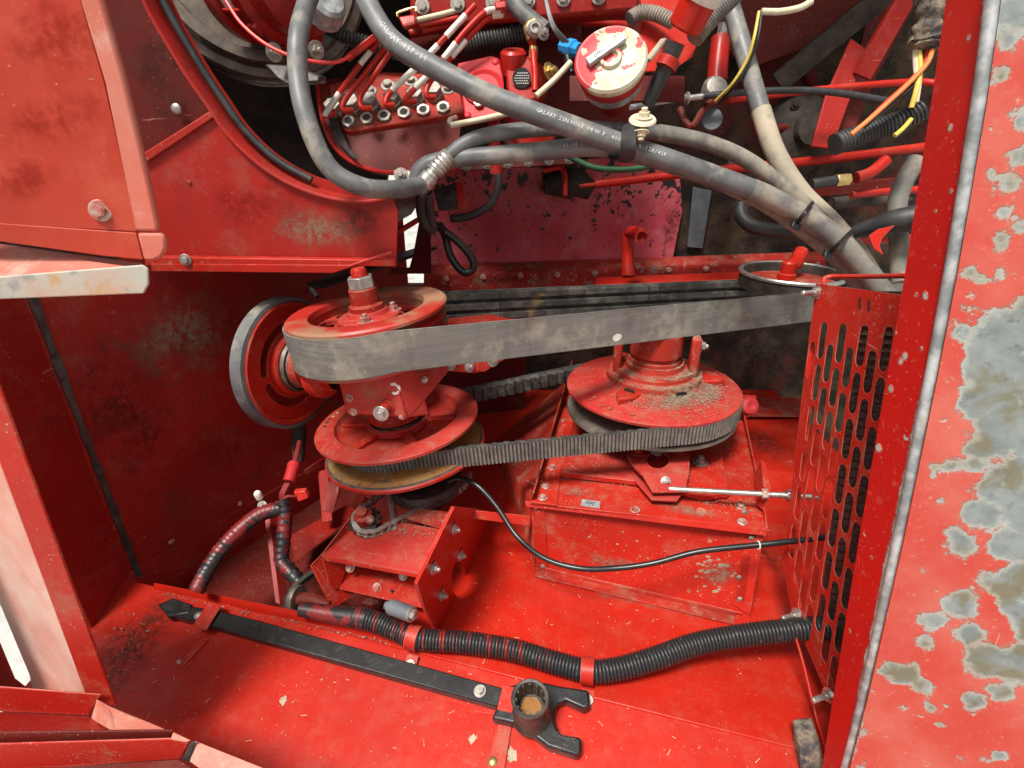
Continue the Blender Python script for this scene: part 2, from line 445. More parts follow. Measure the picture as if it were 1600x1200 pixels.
M['mudhose'] = simple('mud_caked_hose', (0.34, 0.29, 0.21), (0.44, 0.37, 0.27), 0.75, 0.0, 9, bump=0.3, dust=0.6, dustcol=(0.14, 0.13, 0.12), dscale=13, dlo=0.50, dhi=0.68)
M['tan'] = simple('dry_mud', (0.30, 0.235, 0.16), (0.44, 0.36, 0.26), 0.9, 0.0, 50, bump=0.8, bscale=140)
M['chaff'] = simple('grey_brown_chaff', (0.20, 0.155, 0.105), (0.36, 0.29, 0.21), 0.95, 0.0, 60, bump=0.9, bscale=160)
M['straw'] = simple('straw', (0.55, 0.38, 0.21), (0.66, 0.50, 0.32), 0.8, 0.0, 50)
M['soot'] = simple('oily_black_soil', (0.012, 0.010, 0.009), (0.055, 0.040, 0.028), 0.75, 0.0, 22, 9, bump=0.8, dust=0.35, dustcol=(0.10, 0.072, 0.048), dscale=40)
M['darkmetal'] = simple('dark_worn_metal', (0.035, 0.033, 0.032), (0.09, 0.085, 0.08), 0.5, 0.5, 40, dust=0.35, dustcol=(0.13, 0.10, 0.08), dscale=24)
M['greymetal'] = simple('worn_groove_metal', (0.16, 0.13, 0.11), (0.26, 0.22, 0.18), 0.45, 0.55, 40, dust=0.5, dustcol=(0.10, 0.07, 0.05), dscale=24)
M['bluegrey'] = simple('blue_grey_strip', (0.10, 0.12, 0.14), (0.17, 0.19, 0.21), 0.5, 0.3, 20, dust=0.3, dustcol=(0.12, 0.09, 0.07))
M['white'] = simple('white_paint', (0.62, 0.60, 0.54), (0.75, 0.73, 0.66), 0.5, 0.0, 60, dust=0.35, dustcol=(0.40, 0.30, 0.22), dscale=50)
M['label'] = simple('paper_label', (0.60, 0.57, 0.54), (0.70, 0.67, 0.64), 0.6, 0.0, 40, dust=0.3, dustcol=(0.35, 0.24, 0.20), dscale=60)
M['ink'] = simple('dark_ink', (0.015, 0.015, 0.016), (0.03, 0.03, 0.03), 0.6)
M['print'] = simple('pale_hose_print', (0.52, 0.54, 0.53), (0.62, 0.63, 0.62), 0.6)
M['blue'] = simple('blue_plastic', (0.01, 0.22, 0.55), (0.02, 0.30, 0.66), 0.4)
M['orange'] = simple('orange_wire', (0.80, 0.16, 0.03), (0.85, 0.22, 0.05), 0.4)
M['yellow'] = simple('yellow_wire', (0.62, 0.46, 0.06), (0.70, 0.55, 0.12), 0.45)
M['redwire'] = simple('red_wire', (0.60, 0.03, 0.02), (0.66, 0.05, 0.04), 0.4)
M['cream'] = simple('cream_sleeve', (0.60, 0.52, 0.36), (0.70, 0.62, 0.45), 0.6, 0.0, 60, dust=0.4, dustcol=(0.35, 0.27, 0.18), dscale=60)
def stain_shade_mat(name, a, b, dens):                               # film of dirt and painted shade with a ragged outline, on its own small sheet
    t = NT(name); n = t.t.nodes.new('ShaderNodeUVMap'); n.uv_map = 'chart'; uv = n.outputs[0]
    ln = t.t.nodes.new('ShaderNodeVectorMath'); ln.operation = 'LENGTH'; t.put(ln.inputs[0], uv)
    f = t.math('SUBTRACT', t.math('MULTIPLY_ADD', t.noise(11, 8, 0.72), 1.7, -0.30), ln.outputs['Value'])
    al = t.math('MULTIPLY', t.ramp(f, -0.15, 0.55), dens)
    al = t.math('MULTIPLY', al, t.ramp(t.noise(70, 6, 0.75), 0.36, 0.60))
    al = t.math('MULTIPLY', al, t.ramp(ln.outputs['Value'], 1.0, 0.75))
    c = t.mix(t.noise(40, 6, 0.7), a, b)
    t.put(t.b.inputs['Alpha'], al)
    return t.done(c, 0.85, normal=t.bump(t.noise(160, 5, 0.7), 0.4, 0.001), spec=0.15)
M['stain_soot_shade'] = stain_shade_mat('greasy_stain_shade', (0.012, 0.009, 0.008), (0.07, 0.03, 0.022), 0.55)  # soot colour, also used to paint shade on the floor
M['stain_dust'] = stain_shade_mat('dust_film', (0.22, 0.13, 0.085), (0.36, 0.25, 0.175), 0.75)
M['stain_rub'] = stain_shade_mat('rubbed_paint', (0.24, 0.010, 0.007), (0.34, 0.022, 0.012), 0.5)
M['stain_chaff'] = stain_shade_mat('chaff_film', (0.20, 0.15, 0.10), (0.34, 0.27, 0.19), 1.0)
M['void'] = simple('dark_void_brown', (0.010, 0.005, 0.004), (0.028, 0.014, 0.010), 0.85, 0.0, 12, bump=0.5)  # dark of slits, holes and hollows put into the colour
def uvnode(t):
    n = t.t.nodes.new('ShaderNodeUVMap'); n.uv_map = 'chart'; return n.outputs[0]
def set_chart(o, m):                                            # sheet-fixed chart in metres
    me = o.data; uv = me.uv_layers.new(name='chart'); w = wloc(o); mi = m.inverted()
    for l in me.loops:
        p = mi @ (me.vertices[l.vertex_index].co + w); uv.data[l.index].uv = (p.x, p.y)
def peel(name, base, blobs, amp, thin, edge=None, edge_amt=0.0, spots=0.5, fade=(0.70, 0.18, 0.14), rough=0.42, bare=(0.21, 0.240, 0.235)):
    """old paint flaked off a sheet; blobs = (x, y, radius) on the sheet's own chart where the paint is gone"""
    t = NT(name); uv = uvnode(t)
    f = None
    for (x, y, r) in blobs:
        d = t.t.nodes.new('ShaderNodeVectorMath'); d.operation = 'DISTANCE'
        t.put(d.inputs[0], uv); d.inputs[1].default_value = (x, y, 0)
        q = t.math('MULTIPLY_ADD', d.outputs['Value'], -1.0, r)
        f = q if f is None else t.math('SMOOTH_MAX', f, q, 0.008)
    n1 = t.math('SUBTRACT', t.noise(34, 7, 0.58, vec=uv, dist=0.4), 0.5)
    n2 = t.math('SUBTRACT', t.noise(95, 8, 0.72, vec=uv), 0.5)
    n3 = t.math('SUBTRACT', t.noise(11, 3, 0.5, vec=uv), 0.5)
    nn = t.math('ADD', t.math('MULTIPLY', n1, amp), t.math('ADD', t.math('MULTIPLY', n2, amp * 0.55), t.math('MULTIPLY', n3, amp * 0.5)))
    f = t.math('ADD', f, nn) if f is not None else nn
    sp = t.math('MULTIPLY', t.math('SUBTRACT', t.noise(55, 3, 0.5, vec=uv, off=4), 0.735 - 0.08 * spots), 0.06)
    f = t.math('MAXIMUM', f, sp)
    if edge is not None:                                        # wear creeping in from a border: signed distance along chart x
        for (sgn, x0, kx, reach) in edge:
            ex = t.math('MULTIPLY_ADD', t.sep(uv, 1), kx, x0)
            dd = t.math('MULTIPLY', t.math('SUBTRACT', t.sep(uv, 0), ex), sgn)
            e = t.math('ADD', t.math('MULTIPLY_ADD', dd, -1.0, reach), t.math('MULTIPLY', t.math('ADD', n1, t.math('MULTIPLY', n3, 0.8)), edge_amt))
            f = t.math('MAXIMUM', f, e)
    hole = t.ramp(t.math('ADD', f, t.math('MULTIPLY', t.math('SUBTRACT', t.noise(240, 4, 0.7, vec=uv), 0.5), 0.012)), -0.0008, 0.0022)
    rim = t.math('MULTIPLY', t.ramp(f, -thin * 0.9, -thin * 0.2), t.ramp(f, thin * 0.75, thin * 0.25))
    red = t.mix(t.ramp(t.noise(7, 5, 0.6, vec=uv), 0.35, 0.7), base, fade)
    red = t.mix(t.math('MULTIPLY', t.ramp(t.noise(46, 6, 0.65, vec=uv), 0.58, 0.75), 0.30), red, (0.60, 0.22, 0.16))
    bare_c = t.mix(t.ramp(t.noise(20, 5, 0.6, vec=uv, off=2), 0.40, 0.62), bare, tuple(c * 0.72 for c in bare))
    bare_c = t.mix(t.math('MULTIPLY', t.ramp(t.noise(17, 3, 0.5, vec=uv, off=8, dist=0.8), 0.46, 0.60), 0.9), bare_c, (0.15, 0.135, 0.08))
    bare_c = t.mix(t.math('MULTIPLY', t.ramp(t.noise(60, 8, 0.7, vec=uv, off=6), 0.54, 0.68), 0.75), bare_c, (0.10, 0.105, 0.11))
    bare_c = t.mix(t.math('MULTIPLY', t.ramp(t.noise(40, 6, 0.65, vec=uv, off=12), 0.60, 0.70), 0.6), bare_c, (0.33, 0.375, 0.37))
    red = t.mix(t.math('MULTIPLY', t.ramp(t.noise(150, 5, 0.7, vec=uv, off=3), 0.60, 0.70), 0.5), red, (0.55, 0.34, 0.26))
    sc = t.ramp(t.noise(1.0, 3, 0.5, vec=t.stretch(150, 9, 1, (0, 0, 0.5), vec=uv)), 0.70, 0.74)
    red = t.mix(t.math('MULTIPLY', sc, 0.45), red, (0.58, 0.30, 0.24))
    bare_c = t.mix(t.math('MULTIPLY', t.ramp(f, 0.010, 0.0015), 0.45), bare_c, (0.44, 0.43, 0.38))
    c = t.mix(hole, red, bare_c)
    c = t.mix(t.math('MULTIPLY', rim, 0.26), c, (0.42, 0.31, 0.24))
    r = t.mixf(hole, t.mixf(t.noise(30, 4, 0.6), rough - 0.06, rough + 0.1), 0.68)
    bp = t.bump(t.ramp(f, 0.0012, -0.0012), 0.7, 0.0012)
    bp = t.bump(t.noise(160, 5, 0.6), 0.12, 0.001, bp)
    return t.done(c, r, normal=bp, spec=0.4)

def mat_rust():
    t = NT('rusty_sheave_face')
    c = t.mix(t.ramp(t.noise(14, 6, 0.65), 0.35, 0.65), (0.29, 0.115, 0.018), (0.27, 0.16, 0.06))
    c = t.mix(t.math('MULTIPLY', t.ramp(t.noise(60, 6, 0.7), 0.50, 0.66), 0.8), c, (0.10, 0.065, 0.045))
    c = t.mix(t.math('MULTIPLY', t.ramp(t.noise(90, 4, 0.6, off=4), 0.62, 0.72), 0.6), c, (0.42, 0.29, 0.14))
    return t.done(c, t.mixf(t.noise(50, 4), 0.5, 0.8), 0.25, normal=t.bump(t.noise(170, 5, 0.65), 0.35, 0.001))
M['rust'] = mat_rust()
def mat_rimrust():
    t = NT('dusty_red_rim')
    m_ = t.ramp(t.noise(7, 6, 0.6, off=1.3), 0.42, 0.60)
    c = t.mix(m_, (0.42, 0.022, 0.014), (0.30, 0.145, 0.08))
    c = t.mix(t.math('MULTIPLY', t.ramp(t.noise(70, 7, 0.7), 0.55, 0.72), 0.6), c, (0.24, 0.13, 0.08))
    return t.done(c, t.mixf(m_, 0.42, 0.75), normal=t.bump(t.noise(200, 5, 0.6), 0.25, 0.001))
M['rimrust'] = mat_rimrust()
def mat_belt():
    t = NT('dusty_belt_back')
    lin = t.noise(1.0, 4, 0.6, vec=t.stretch(3, 3, 160))
    c = t.mix(t.ramp(lin, 0.30, 0.72), (0.135, 0.132, 0.122), (0.185, 0.178, 0.163))
    c = t.mix(t.math('MULTIPLY', t.ramp(t.noise(12, 7, 0.66), 0.48, 0.66), 0.75), c, (0.32, 0.295, 0.235))
    c = t.mix(t.math('MULTIPLY', t.ramp(t.noise(48, 5, 0.65, off=3), 0.62, 0.72), 0.55), c, (0.44, 0.40, 0.29))
    c = t.mix(t.math('MULTIPLY', t.ramp(t.noise(5, 5, 0.6, off=8), 0.54, 0.64), 0.6), c, (0.10, 0.068, 0.065))
    sm = t.ramp(t.noise(1.0, 3, 0.55, vec=t.stretch(26, 26, 2.5), off=4), 0.56, 0.66)
    c = t.mix(t.math('MULTIPLY', sm, 0.22), c, (0.07, 0.068, 0.065))
    c = t.mix(t.math('MULTIPLY', t.edges(0.004), 0.7), c, (0.06, 0.058, 0.054))
    bp = t.bump(lin, 0.06, 0.001); bp = t.bump(t.noise(190, 4, 0.6), 0.3, 0.0008, bp)
    return t.done(c, 0.72, normal=bp, spec=0.3)
M['belt'] = mat_belt()
def mat_rib():
    t = NT('worn_belt_ribs')
    c = t.mix(t.ramp(t.noise(26, 6, 0.65), 0.40, 0.66), (0.05, 0.048, 0.044), (0.13, 0.12, 0.105))
    c = t.mix(t.math('MULTIPLY', t.ramp(t.noise(9, 5, 0.6, off=5), 0.60, 0.70), 0.6), c, (0.34, 0.24, 0.10))
    crack = t.ramp(t.noise(1.0, 2, 0.5, vec=t.stretch(95, 20, 4)), 0.66, 0.69)
    c = t.mix(t.math('MULTIPLY', crack, 0.85), c, (0.012, 0.012, 0.012))
    return t.done(c, 0.7, normal=t.bump(t.noise(150, 4), 0.3, 0.001), spec=0.3)
M['rib'] = mat_rib()
M['cog'] = simple('dusty_cogged_belt', (0.11, 0.103, 0.092), (0.20, 0.184, 0.16), 0.68, 0.0, 40, bump=0.3, dust=0.55, dustcol=(0.30, 0.25, 0.19), dscale=70, dlo=0.5, dhi=0.7)
M['cogdark'] = simple('dark_belt_body', (0.020, 0.019, 0.018), (0.045, 0.042, 0.039), 0.65, 0.0, 30, bump=0.3, dust=0.3, dscale=50)
def mat_pink():
    t = NT('faded_pink_red_sheet')
    c = t.mix(t.ramp(t.noise(5, 5, 0.6), 0.35, 0.68), (0.58, 0.045, 0.080), (0.64, 0.12, 0.15))
    c = t.mix(t.math('MULTIPLY', t.ramp(t.noise(18, 6, 0.65, off=3), 0.52, 0.72), 0.5), c, (0.60, 0.24, 0.24))
    z = t.sep(t.pos, 2)
    thr = t.ramp(z, 0.60, 0.80)                                # oil spattered from above
    s = t.math('ADD', t.noise(34, 6, 0.62, off=2), t.math('MULTIPLY', thr, 0.12))
    c = t.mix(t.ramp(s, 0.645, 0.665), c, (0.016, 0.012, 0.011))
    c = t.mix(t.ramp(t.noise(95, 3, 0.5, off=6), 0.69, 0.71), c, (0.06, 0.025, 0.022))
    c = t.mix(t.math('MULTIPLY', t.ramp(t.noise(1.0, 3, 0.5, vec=t.stretch(60, 6, 6, (0.1, 0.4, 0.1))), 0.66, 0.71), 0.5), c, (0.16, 0.06, 0.05))
    return t.done(c, t.mixf(t.noise(14, 4), 0.35, 0.6), normal=t.bump(t.noise(60, 5), 0.15, 0.002))
M['pink'] = mat_pink()
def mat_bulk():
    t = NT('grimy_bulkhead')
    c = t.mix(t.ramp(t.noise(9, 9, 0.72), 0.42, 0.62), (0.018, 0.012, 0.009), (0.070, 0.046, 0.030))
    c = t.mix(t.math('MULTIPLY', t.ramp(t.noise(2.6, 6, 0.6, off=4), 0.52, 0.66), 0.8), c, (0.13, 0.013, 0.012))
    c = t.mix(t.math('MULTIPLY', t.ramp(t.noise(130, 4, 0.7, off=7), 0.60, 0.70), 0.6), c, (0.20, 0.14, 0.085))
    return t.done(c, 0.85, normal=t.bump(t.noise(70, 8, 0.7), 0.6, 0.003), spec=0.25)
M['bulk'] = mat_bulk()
def mat_conduit():
    t = NT('conduit_with_red_overspray')
    x = t.sep(t.pos, 0)
    m_ = t.math('MULTIPLY', t.ramp(t.noise(1.0, 4, 0.6, vec=t.stretch(95, 4, 4)), 0.52, 0.64), t.ramp(x, 0.12, -0.06))
    c = t.mix(m_, (0.020, 0.020, 0.021), (0.26, 0.014, 0.010))
    c = t.mix(t.math('MULTIPLY', t.ramp(t.noise(90, 4, 0.6), 0.60, 0.72), 0.35), c, (0.26, 0.21, 0.16))
    return t.done(c, 0.42, normal=t.bump(t.noise(200, 3), 0.1, 0.0006))
M['conduit'] = mat_conduit()
def mat_tapewrap():
    t = NT('black_tape_red_overspray')
    m_ = t.ramp(t.noise(18, 5, 0.62, dist=0.5), 0.48, 0.56)
    c = t.mix(m_, (0.014, 0.013, 0.015), (0.17, 0.012, 0.012))
    c = t.mix(t.math('MULTIPLY', t.ramp(t.noise(90, 4, 0.6, off=2), 0.58, 0.70), 0.3), c, (0.34, 0.16, 0.14))
    return t.done(c, 0.42, normal=t.bump(t.noise(60, 5, 0.6), 0.35, 0.002))
M['tapewrap'] = mat_tapewrap()
def mat_dirtywhite():
    t = NT('rust_stained_pale_lip')
    c = t.mix(t.ramp(t.noise(9, 6, 0.62), 0.38, 0.62), (0.40, 0.38, 0.33), (0.46, 0.27, 0.20))
    c = t.mix(t.math('MULTIPLY', t.ramp(t.noise(16, 6, 0.65, off=3), 0.53, 0.66), 0.9), c, (0.46, 0.22, 0.05))
    c = t.mix(t.math('MULTIPLY', t.ramp(t.noise(24, 6, 0.65, off=9), 0.56, 0.66), 0.9), c, (0.24, 0.25, 0.24))
    return t.done(c, 0.6, normal=t.bump(t.noise(120, 6, 0.65), 0.3, 0.001))
M['dirtywhite'] = mat_dirtywhite()
def mat_cap(m):
    t = NT('flaked_filter_cap')
    n = t.t.nodes.new('ShaderNodeUVMap'); n.uv_map = 'chart'; uv = n.outputs[0]
    f = t.math('ADD', t.math('SUBTRACT', t.noise(26, 6, 0.6, vec=uv, off=2), 0.5), t.math('MULTIPLY', t.sep(uv, 0), -2.2))
    f = t.math('ADD', f, t.math('MULTIPLY', t.ramp(t.sep(uv, 1), -0.018, -0.034), -0.12))
    k = t.ramp(f, 0.0, 0.012)
    c = t.mix(t.ramp(t.noise(40, 5, 0.6, vec=uv), 0.4, 0.65), (0.48, 0.44, 0.29), (0.56, 0.54, 0.43))
    c = t.mix(t.math('MULTIPLY', t.ramp(t.noise(150, 4, 0.6, vec=uv), 0.60, 0.68), 0.7), c, (0.30, 0.26, 0.18))
    c = t.mix(k, c, (0.62, 0.045, 0.05))
    return t.done(c, 0.5, normal=t.bump(k, 0.4, 0.0008))
M['cap'] = mat_cap(None)
def mat_mud():
    t = NT('mud_clump')
    c = t.mix(t.ramp(t.noise(35, 8, 0.7), 0.40, 0.62), (0.045, 0.042, 0.045), (0.26, 0.20, 0.14))
    return t.done(c, 0.9, normal=t.bump(t.noise(70, 8, 0.7), 1.0, 0.006))
M['mud'] = mat_mud()
def mat_ground():
    t = NT('pale_gravel_ground')
    c = t.mix(t.ramp(t.noise(3, 8, 0.7), 0.35, 0.65), (0.36, 0.36, 0.33), (0.55, 0.55, 0.51))
    return t.done(c, 0.9, normal=t.bump(t.noise(30, 8, 0.7), 0.5, 0.02))
M['ground'] = mat_ground()
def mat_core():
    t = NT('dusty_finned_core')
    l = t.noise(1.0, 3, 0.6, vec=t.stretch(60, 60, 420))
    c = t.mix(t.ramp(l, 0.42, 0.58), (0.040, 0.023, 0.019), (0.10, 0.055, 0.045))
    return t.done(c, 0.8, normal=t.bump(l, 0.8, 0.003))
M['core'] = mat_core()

# ------------------------------------------------------------------ hardware shared by many things
_bolt = {}
def bolt_mesh(kind, mat):
    k = (kind, mat)
    if k in _bolt: return _bolt[k]
    b = MB(); I = Matrix.Identity(4)
    if kind == 'hex':                                           # unit = across-corner radius 1
        b.lathe(I, [(1.55, 0.0), (1.55, 0.18), (1.45, 0.26), (0.9, 0.26)], 20)
        b.hexp(Matrix.Translation((0, 0, 0.24)), 1.0, 0.72, r2=0.97)
        b.lathe(Matrix.Translation((0, 0, 0.96)), [(0.80, -0.01), (0.74, 0.07), (0, 0.09)], 14)
    elif kind == 'stud':
        b.lathe(I, [(1.6, 0.0), (1.6, 0.18), (0.9, 0.22)], 20)
        b.hexp(Matrix.Translation((0, 0, 0.2)), 1.0, 0.8)
        b.lathe(Matrix.Translation((0, 0, 1.0)), [(0.58, -0.1), (0.58, 0.62), (0.46, 0.72), (0, 0.72)], 12)
    elif kind == 'long':
        b.lathe(I, [(1.5, 0.0), (1.5, 0.2), (0.9, 0.22)], 18)
        b.hexp(Matrix.Translation((0, 0, 0.2)), 1.0, 0.9)
        b.lathe(Matrix.Translation((0, 0, 1.1)), [(0.55, -0.1)] + [(0.55 + (0.05 if i % 2 else 0), 0.2 * i) for i in range(16)] + [(0.4, 3.2), (0, 3.2)], 12)
    elif kind == 'rivet':
        b.lathe(I, [(1.0, 0.0), (0.92, 0.28), (0.65, 0.48), (0.3, 0.56), (0, 0.58)], 14)
    elif kind == 'socket':                                      # hex nut with an open bore
        b.hexp(I, 1.0, 0.55, r2=1.0)
        b.lathe(Matrix.Translation((0, 0, 0.552)), [(0.92, 0.0), (0.9, 0.06), (0.56, 0.06), (0.52, 0.01), (0, 0.01)], 16)
    me = bpy.data.meshes.new('bolt_' + kind)
    me.from_pydata([tuple(p) for p in b.v], [], b.f); me.validate(); me.materials.append(M[mat])
    if kind == 'socket':
        me.materials.append(M['boredark'])
        for p in me.polygons:
            if all(math.hypot(me.vertices[i].co.x, me.vertices[i].co.y) < 0.57 for i in p.vertices) and p.center.z > .5: p.material_index = 1
    for p in me.polygons: p.use_smooth = True
    me.set_sharp_from_angle(angle=R(32))
    _bolt[k] = me
    return me
def bolt(parent, p, n, r=0.006, kind='hex', mat='zinc', name='bolt', spin=None):
    o = bpy.data.objects.new(name, bolt_mesh(kind, mat)); col.objects.link(o)
    o.parent = parent
    m = frame(p - wloc(parent), n)
    o.matrix_basis = m @ Matrix.Rotation(spin if spin is not None else rnd.random() * 1.05, 4, 'Z') @ Matrix.Diagonal((r, r, r, 1))
    return o
def lettering(name, text, m, size, mat, parent, th=0.0004):     # flat text in frame m, left to right along its x axis
    cu = bpy.data.curves.new('txt', 'FONT'); cu.body = text; cu.size = size; cu.extrude = th; cu.align_x = 'CENTER'; cu.align_y = 'CENTER'
    cu.resolution_u = 2
    o = bpy.data.objects.new('txt', cu); col.objects.link(o)
    dg = bpy.context.evaluated_depsgraph_get()
    me = bpy.data.meshes.new_from_object(o.evaluated_get(dg))
    bpy.data.objects.remove(o)
    me.materials.clear(); me.materials.append(mat)
    me.name = name
    r = bpy.data.objects.new(name, me); col.objects.link(r)
    if parent is not None:
        r.parent = parent; mm = m.copy(); mm.translation = m.translation - wloc(parent); r.matrix_basis = mm
    else: r.matrix_basis = m
    return r
def path_text(name, text, path, start, size, r, mat, parent, flip=False):   # letters laid along a hose
    verts = []; faces = []; s = start; acc = [0.0]
    for i in range(1, len(path)): acc.append(acc[-1] + (path[i] - path[i - 1]).length)
    cache = {}
    for ch in text:
        if ch == ' ': s += size * 0.45; continue
        if ch not in cache:
            cu = bpy.data.curves.new('txt', 'FONT'); cu.body = ch; cu.size = size; cu.align_x = 'CENTER'; cu.align_y = 'CENTER'; cu.resolution_u = 1
            o = bpy.data.objects.new('txt', cu); col.objects.link(o)
            me = bpy.data.meshes.new_from_object(o.evaluated_get(bpy.context.evaluated_depsgraph_get()))
            cache[ch] = ([v.co.copy() for v in me.vertices], [tuple(p.vertices) for p in me.polygons])
            bpy.data.objects.remove(o); bpy.data.meshes.remove(me)
        j = max(1, next((i for i in range(len(acc)) if acc[i] > s), len(acc) - 1))
        p = path[j - 1].lerp(path[j], (s - acc[j - 1]) / max(1e-9, acc[j] - acc[j - 1]))
        x = (path[j] - path[j - 1]).normalized()
        if flip: x = -x
        view = (CP - p).normalized()
        z = (view + UP * 0.35); z = (z - x * z.dot(x)).normalized(); y = z.cross(x)
        vs_, fs_ = cache[ch]; b = len(verts)
        for v in vs_:                                           # wrapped round the hose
            a = v.y / r
            verts.append(p + x * v.x + (z * math.cos(a) + y * math.sin(a)) * (r + 0.0005))
        faces += [tuple(i + b for i in f) for f in fs_]
        s += size * 0.62 * (1)
    mb = MB().add(verts, faces)
    return obj(name, mb, mat, parent, smooth=0)
def hose(name, pts, r, mat, label, cat='hose', group=None, seg=14, step=0.009, wob=0.0):
    path = px(pts, step)
    t = thing(name, path[0], label, cat, group)
    if wob:
        rr = lambda q: r * (1 + wob * math.sin(q * 37) * math.sin(q * 13 + 1))
    else: rr = r
    obj('hose_body', MB().tube(path, rr, seg), mat, t, smooth=60)
    return t, path
def corrugated(path, r, pitch, depth, seg=16):
    L = sum((path[i] - path[i - 1]).length for i in range(1, len(path)))
    n = int(L / pitch * 4); p2 = spline(path[::3] + [path[-1]], L / n)
    m_ = len(p2)
    return MB().tube(p2, lambda q: r - depth * (0, 0.15, 1, 0.15)[int(round(q * (m_ - 1))) % 4], seg)
# ================================================================== the setting: ground outside, bay floor, walls
gm = MB(); gm.add([(-60, -60, -1.35), (60, -60, -1.35), (60, 60, -1.35), (-60, 60, -1.35)], [(0, 1, 2, 3)])
struct('ground', gm, M['ground'], smooth=0)

def slab(pts, th, n=None):                                      # polygon sheet with thickness below it
    a, b, c = pts[0], pts[1], pts[2]
    nn = Vector((0, 0, 0))
    for i in range(len(pts)): nn += (pts[i] - pts[0]).cross(pts[(i + 1) % len(pts)] - pts[0])
    nn.normalize()
    if nn.dot(CP - a) < 0: nn = -nn
    return MB().prism(list(pts), -nn * th)

# upper floor of the bay, level
fl = [G(600, 1006), G(930, 1091), G(1290, 1181), Vector((1.05, 0.40, 0)), Vector((1.05, 2.0, 0)), Vector((-0.05, 2.0, 0)), G(742, 640), G(690, 790)]
floor_o = struct('bay_floor', slab(fl, 0.006), M['floor'], bevel=0.002)
# lower floor sheet falling towards the camera
P1, P2 = G(205, 905), G(1310, 1184)
dirn = (P2 - P1).normalized(); fall = Vector((dirn.y, -dirn.x, 0))
if fall.y > 0: fall = -fall
P1.z = P2.z = -0.003
LPL = plane(P1, P2, (P1 + P2) / 2 + fall * 0.5 + Vector((0, 0, -0.13)))
lowpts = [P1 - dirn * 0.03, P2 + dirn * 0.3, P2 + dirn * 0.3 + fall * 0.75 + Vector((0, 0, -0.195)), P1 - dirn * 0.03 + fall * 0.75 + Vector((0, 0, -0.195))]
low_o = struct('lower_floor', slab(lowpts, 0.005), M['floor'], bevel=0.002)
tag(low_o, kind='structure')
# folded lip along the upper edge of the lower sheet, left part
lip = MB().prism([Q(240, 910, LPL, .012), Q(470, 955, LPL, .012), Q(640, 1000, LPL, .012), Q(640, 1008, LPL, .001), Q(460, 966, LPL, .001), Q(240, 920, LPL, .001)], (0, 0, -0.05))
obj('folded_lip', lip, M['floor'], low_o, bevel=0.002)

# left wall: two upright facets meeting at the dark seam
W0, W1, W2 = Vector((-0.905, 0.84, 0)), Vector((-0.895, 0.97, 0)), Vector((-0.36, 1.86, 0))
def upright(a, b, z0, z1, th=0.004):
    return slab([Vector((a.x, a.y, z0)), Vector((b.x, b.y, z0)), Vector((b.x, b.y, z1)), Vector((a.x, a.y, z1))], th)
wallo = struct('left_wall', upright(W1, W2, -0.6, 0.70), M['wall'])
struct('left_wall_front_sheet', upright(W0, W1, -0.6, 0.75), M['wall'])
struct('leak_block_skin', upright(Vector((-1.12, 0.66, 0)), Vector((-1.12, 2.0, 0)), 0.6, 1.7), M['old'])  # unseen sheet added behind the shield to stop light leaking in
WPL = plane(Vector((W1.x, W1.y, 0)), Vector((W2.x, W2.y, 0)), Vector((W1.x, W1.y, 1)))
wd = (W2 - W1).normalized(); wn_ = WPL[1]
# grimy joint strip on the seam
js = MB(); zz = [i * 0.04 - 0.02 for i in range(22)]
for i in range(len(zz) - 1):
    w0 = 0.005 + 0.004 * rnd.random()
    js.box(W1 + wd * 0.012 + Vector((0, 0, (zz[i] + zz[i + 1]) / 2)) + wn_ * 0.002, wd * w0, wn_ * 0.003, (0, 0, 0.0205))
obj('seam_sealer', js, M['darkmetal'], wallo, smooth=0)
# lapped lower sheet with its edge line
low_lap = [Q(150, 930, WPL, .004), Q(205, 893, WPL, .004), Q(405, 779, WPL, .004), Q(560, 690, WPL, .004), Q(560, 1000, WPL, .004), Q(150, 1150, WPL, .004)]
obj('lapped_sheet', slab(low_lap, 0.0035), M['wall'], wallo, bevel=0.001)
for (x, y) in [(375, 787), (268, 846)]:
    bolt(wallo, Q(x, y, WPL, .004), wn_, 0.008, 'rivet', 'boltred')
# unseen roof added above the frame to block light over the rear
struct('light_block_roof', MB().box((0, 1.78, 1.72), (1.25, 0, 0), (0, 0.30, 0), (0, 0, .004)), M['old'])
struct('side_light_block', MB().prism([Vector((-.85, .556, -.6)), Vector((-.85, .556, .62)), Vector((-1.6, .556, .62)), Vector((-1.6, .556, -.6))], (0, .004, 0)), M['red'])  # unseen sheet added past the left post to block light from the left
# rear bulkhead
YB = 1.96
bh = MB().box((0.0, YB + 0.02, 0.75), (0.36, 0, 0), (0, 0.02, 0), (0, 0, 1.3))
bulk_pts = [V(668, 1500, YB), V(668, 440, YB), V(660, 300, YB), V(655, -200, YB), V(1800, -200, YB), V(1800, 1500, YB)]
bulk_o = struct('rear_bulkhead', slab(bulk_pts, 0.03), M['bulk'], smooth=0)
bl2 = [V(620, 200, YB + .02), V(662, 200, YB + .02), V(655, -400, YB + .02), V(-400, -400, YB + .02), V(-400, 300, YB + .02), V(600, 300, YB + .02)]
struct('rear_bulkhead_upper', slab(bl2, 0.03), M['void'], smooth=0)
struct('rear_bulkhead_lower', slab([V(672, 445, YB + .02), V(672, 1600, YB + .02), V(300, 1600, YB + .02), V(300, 445, YB + .02)], 0.03), M['old'], smooth=0)
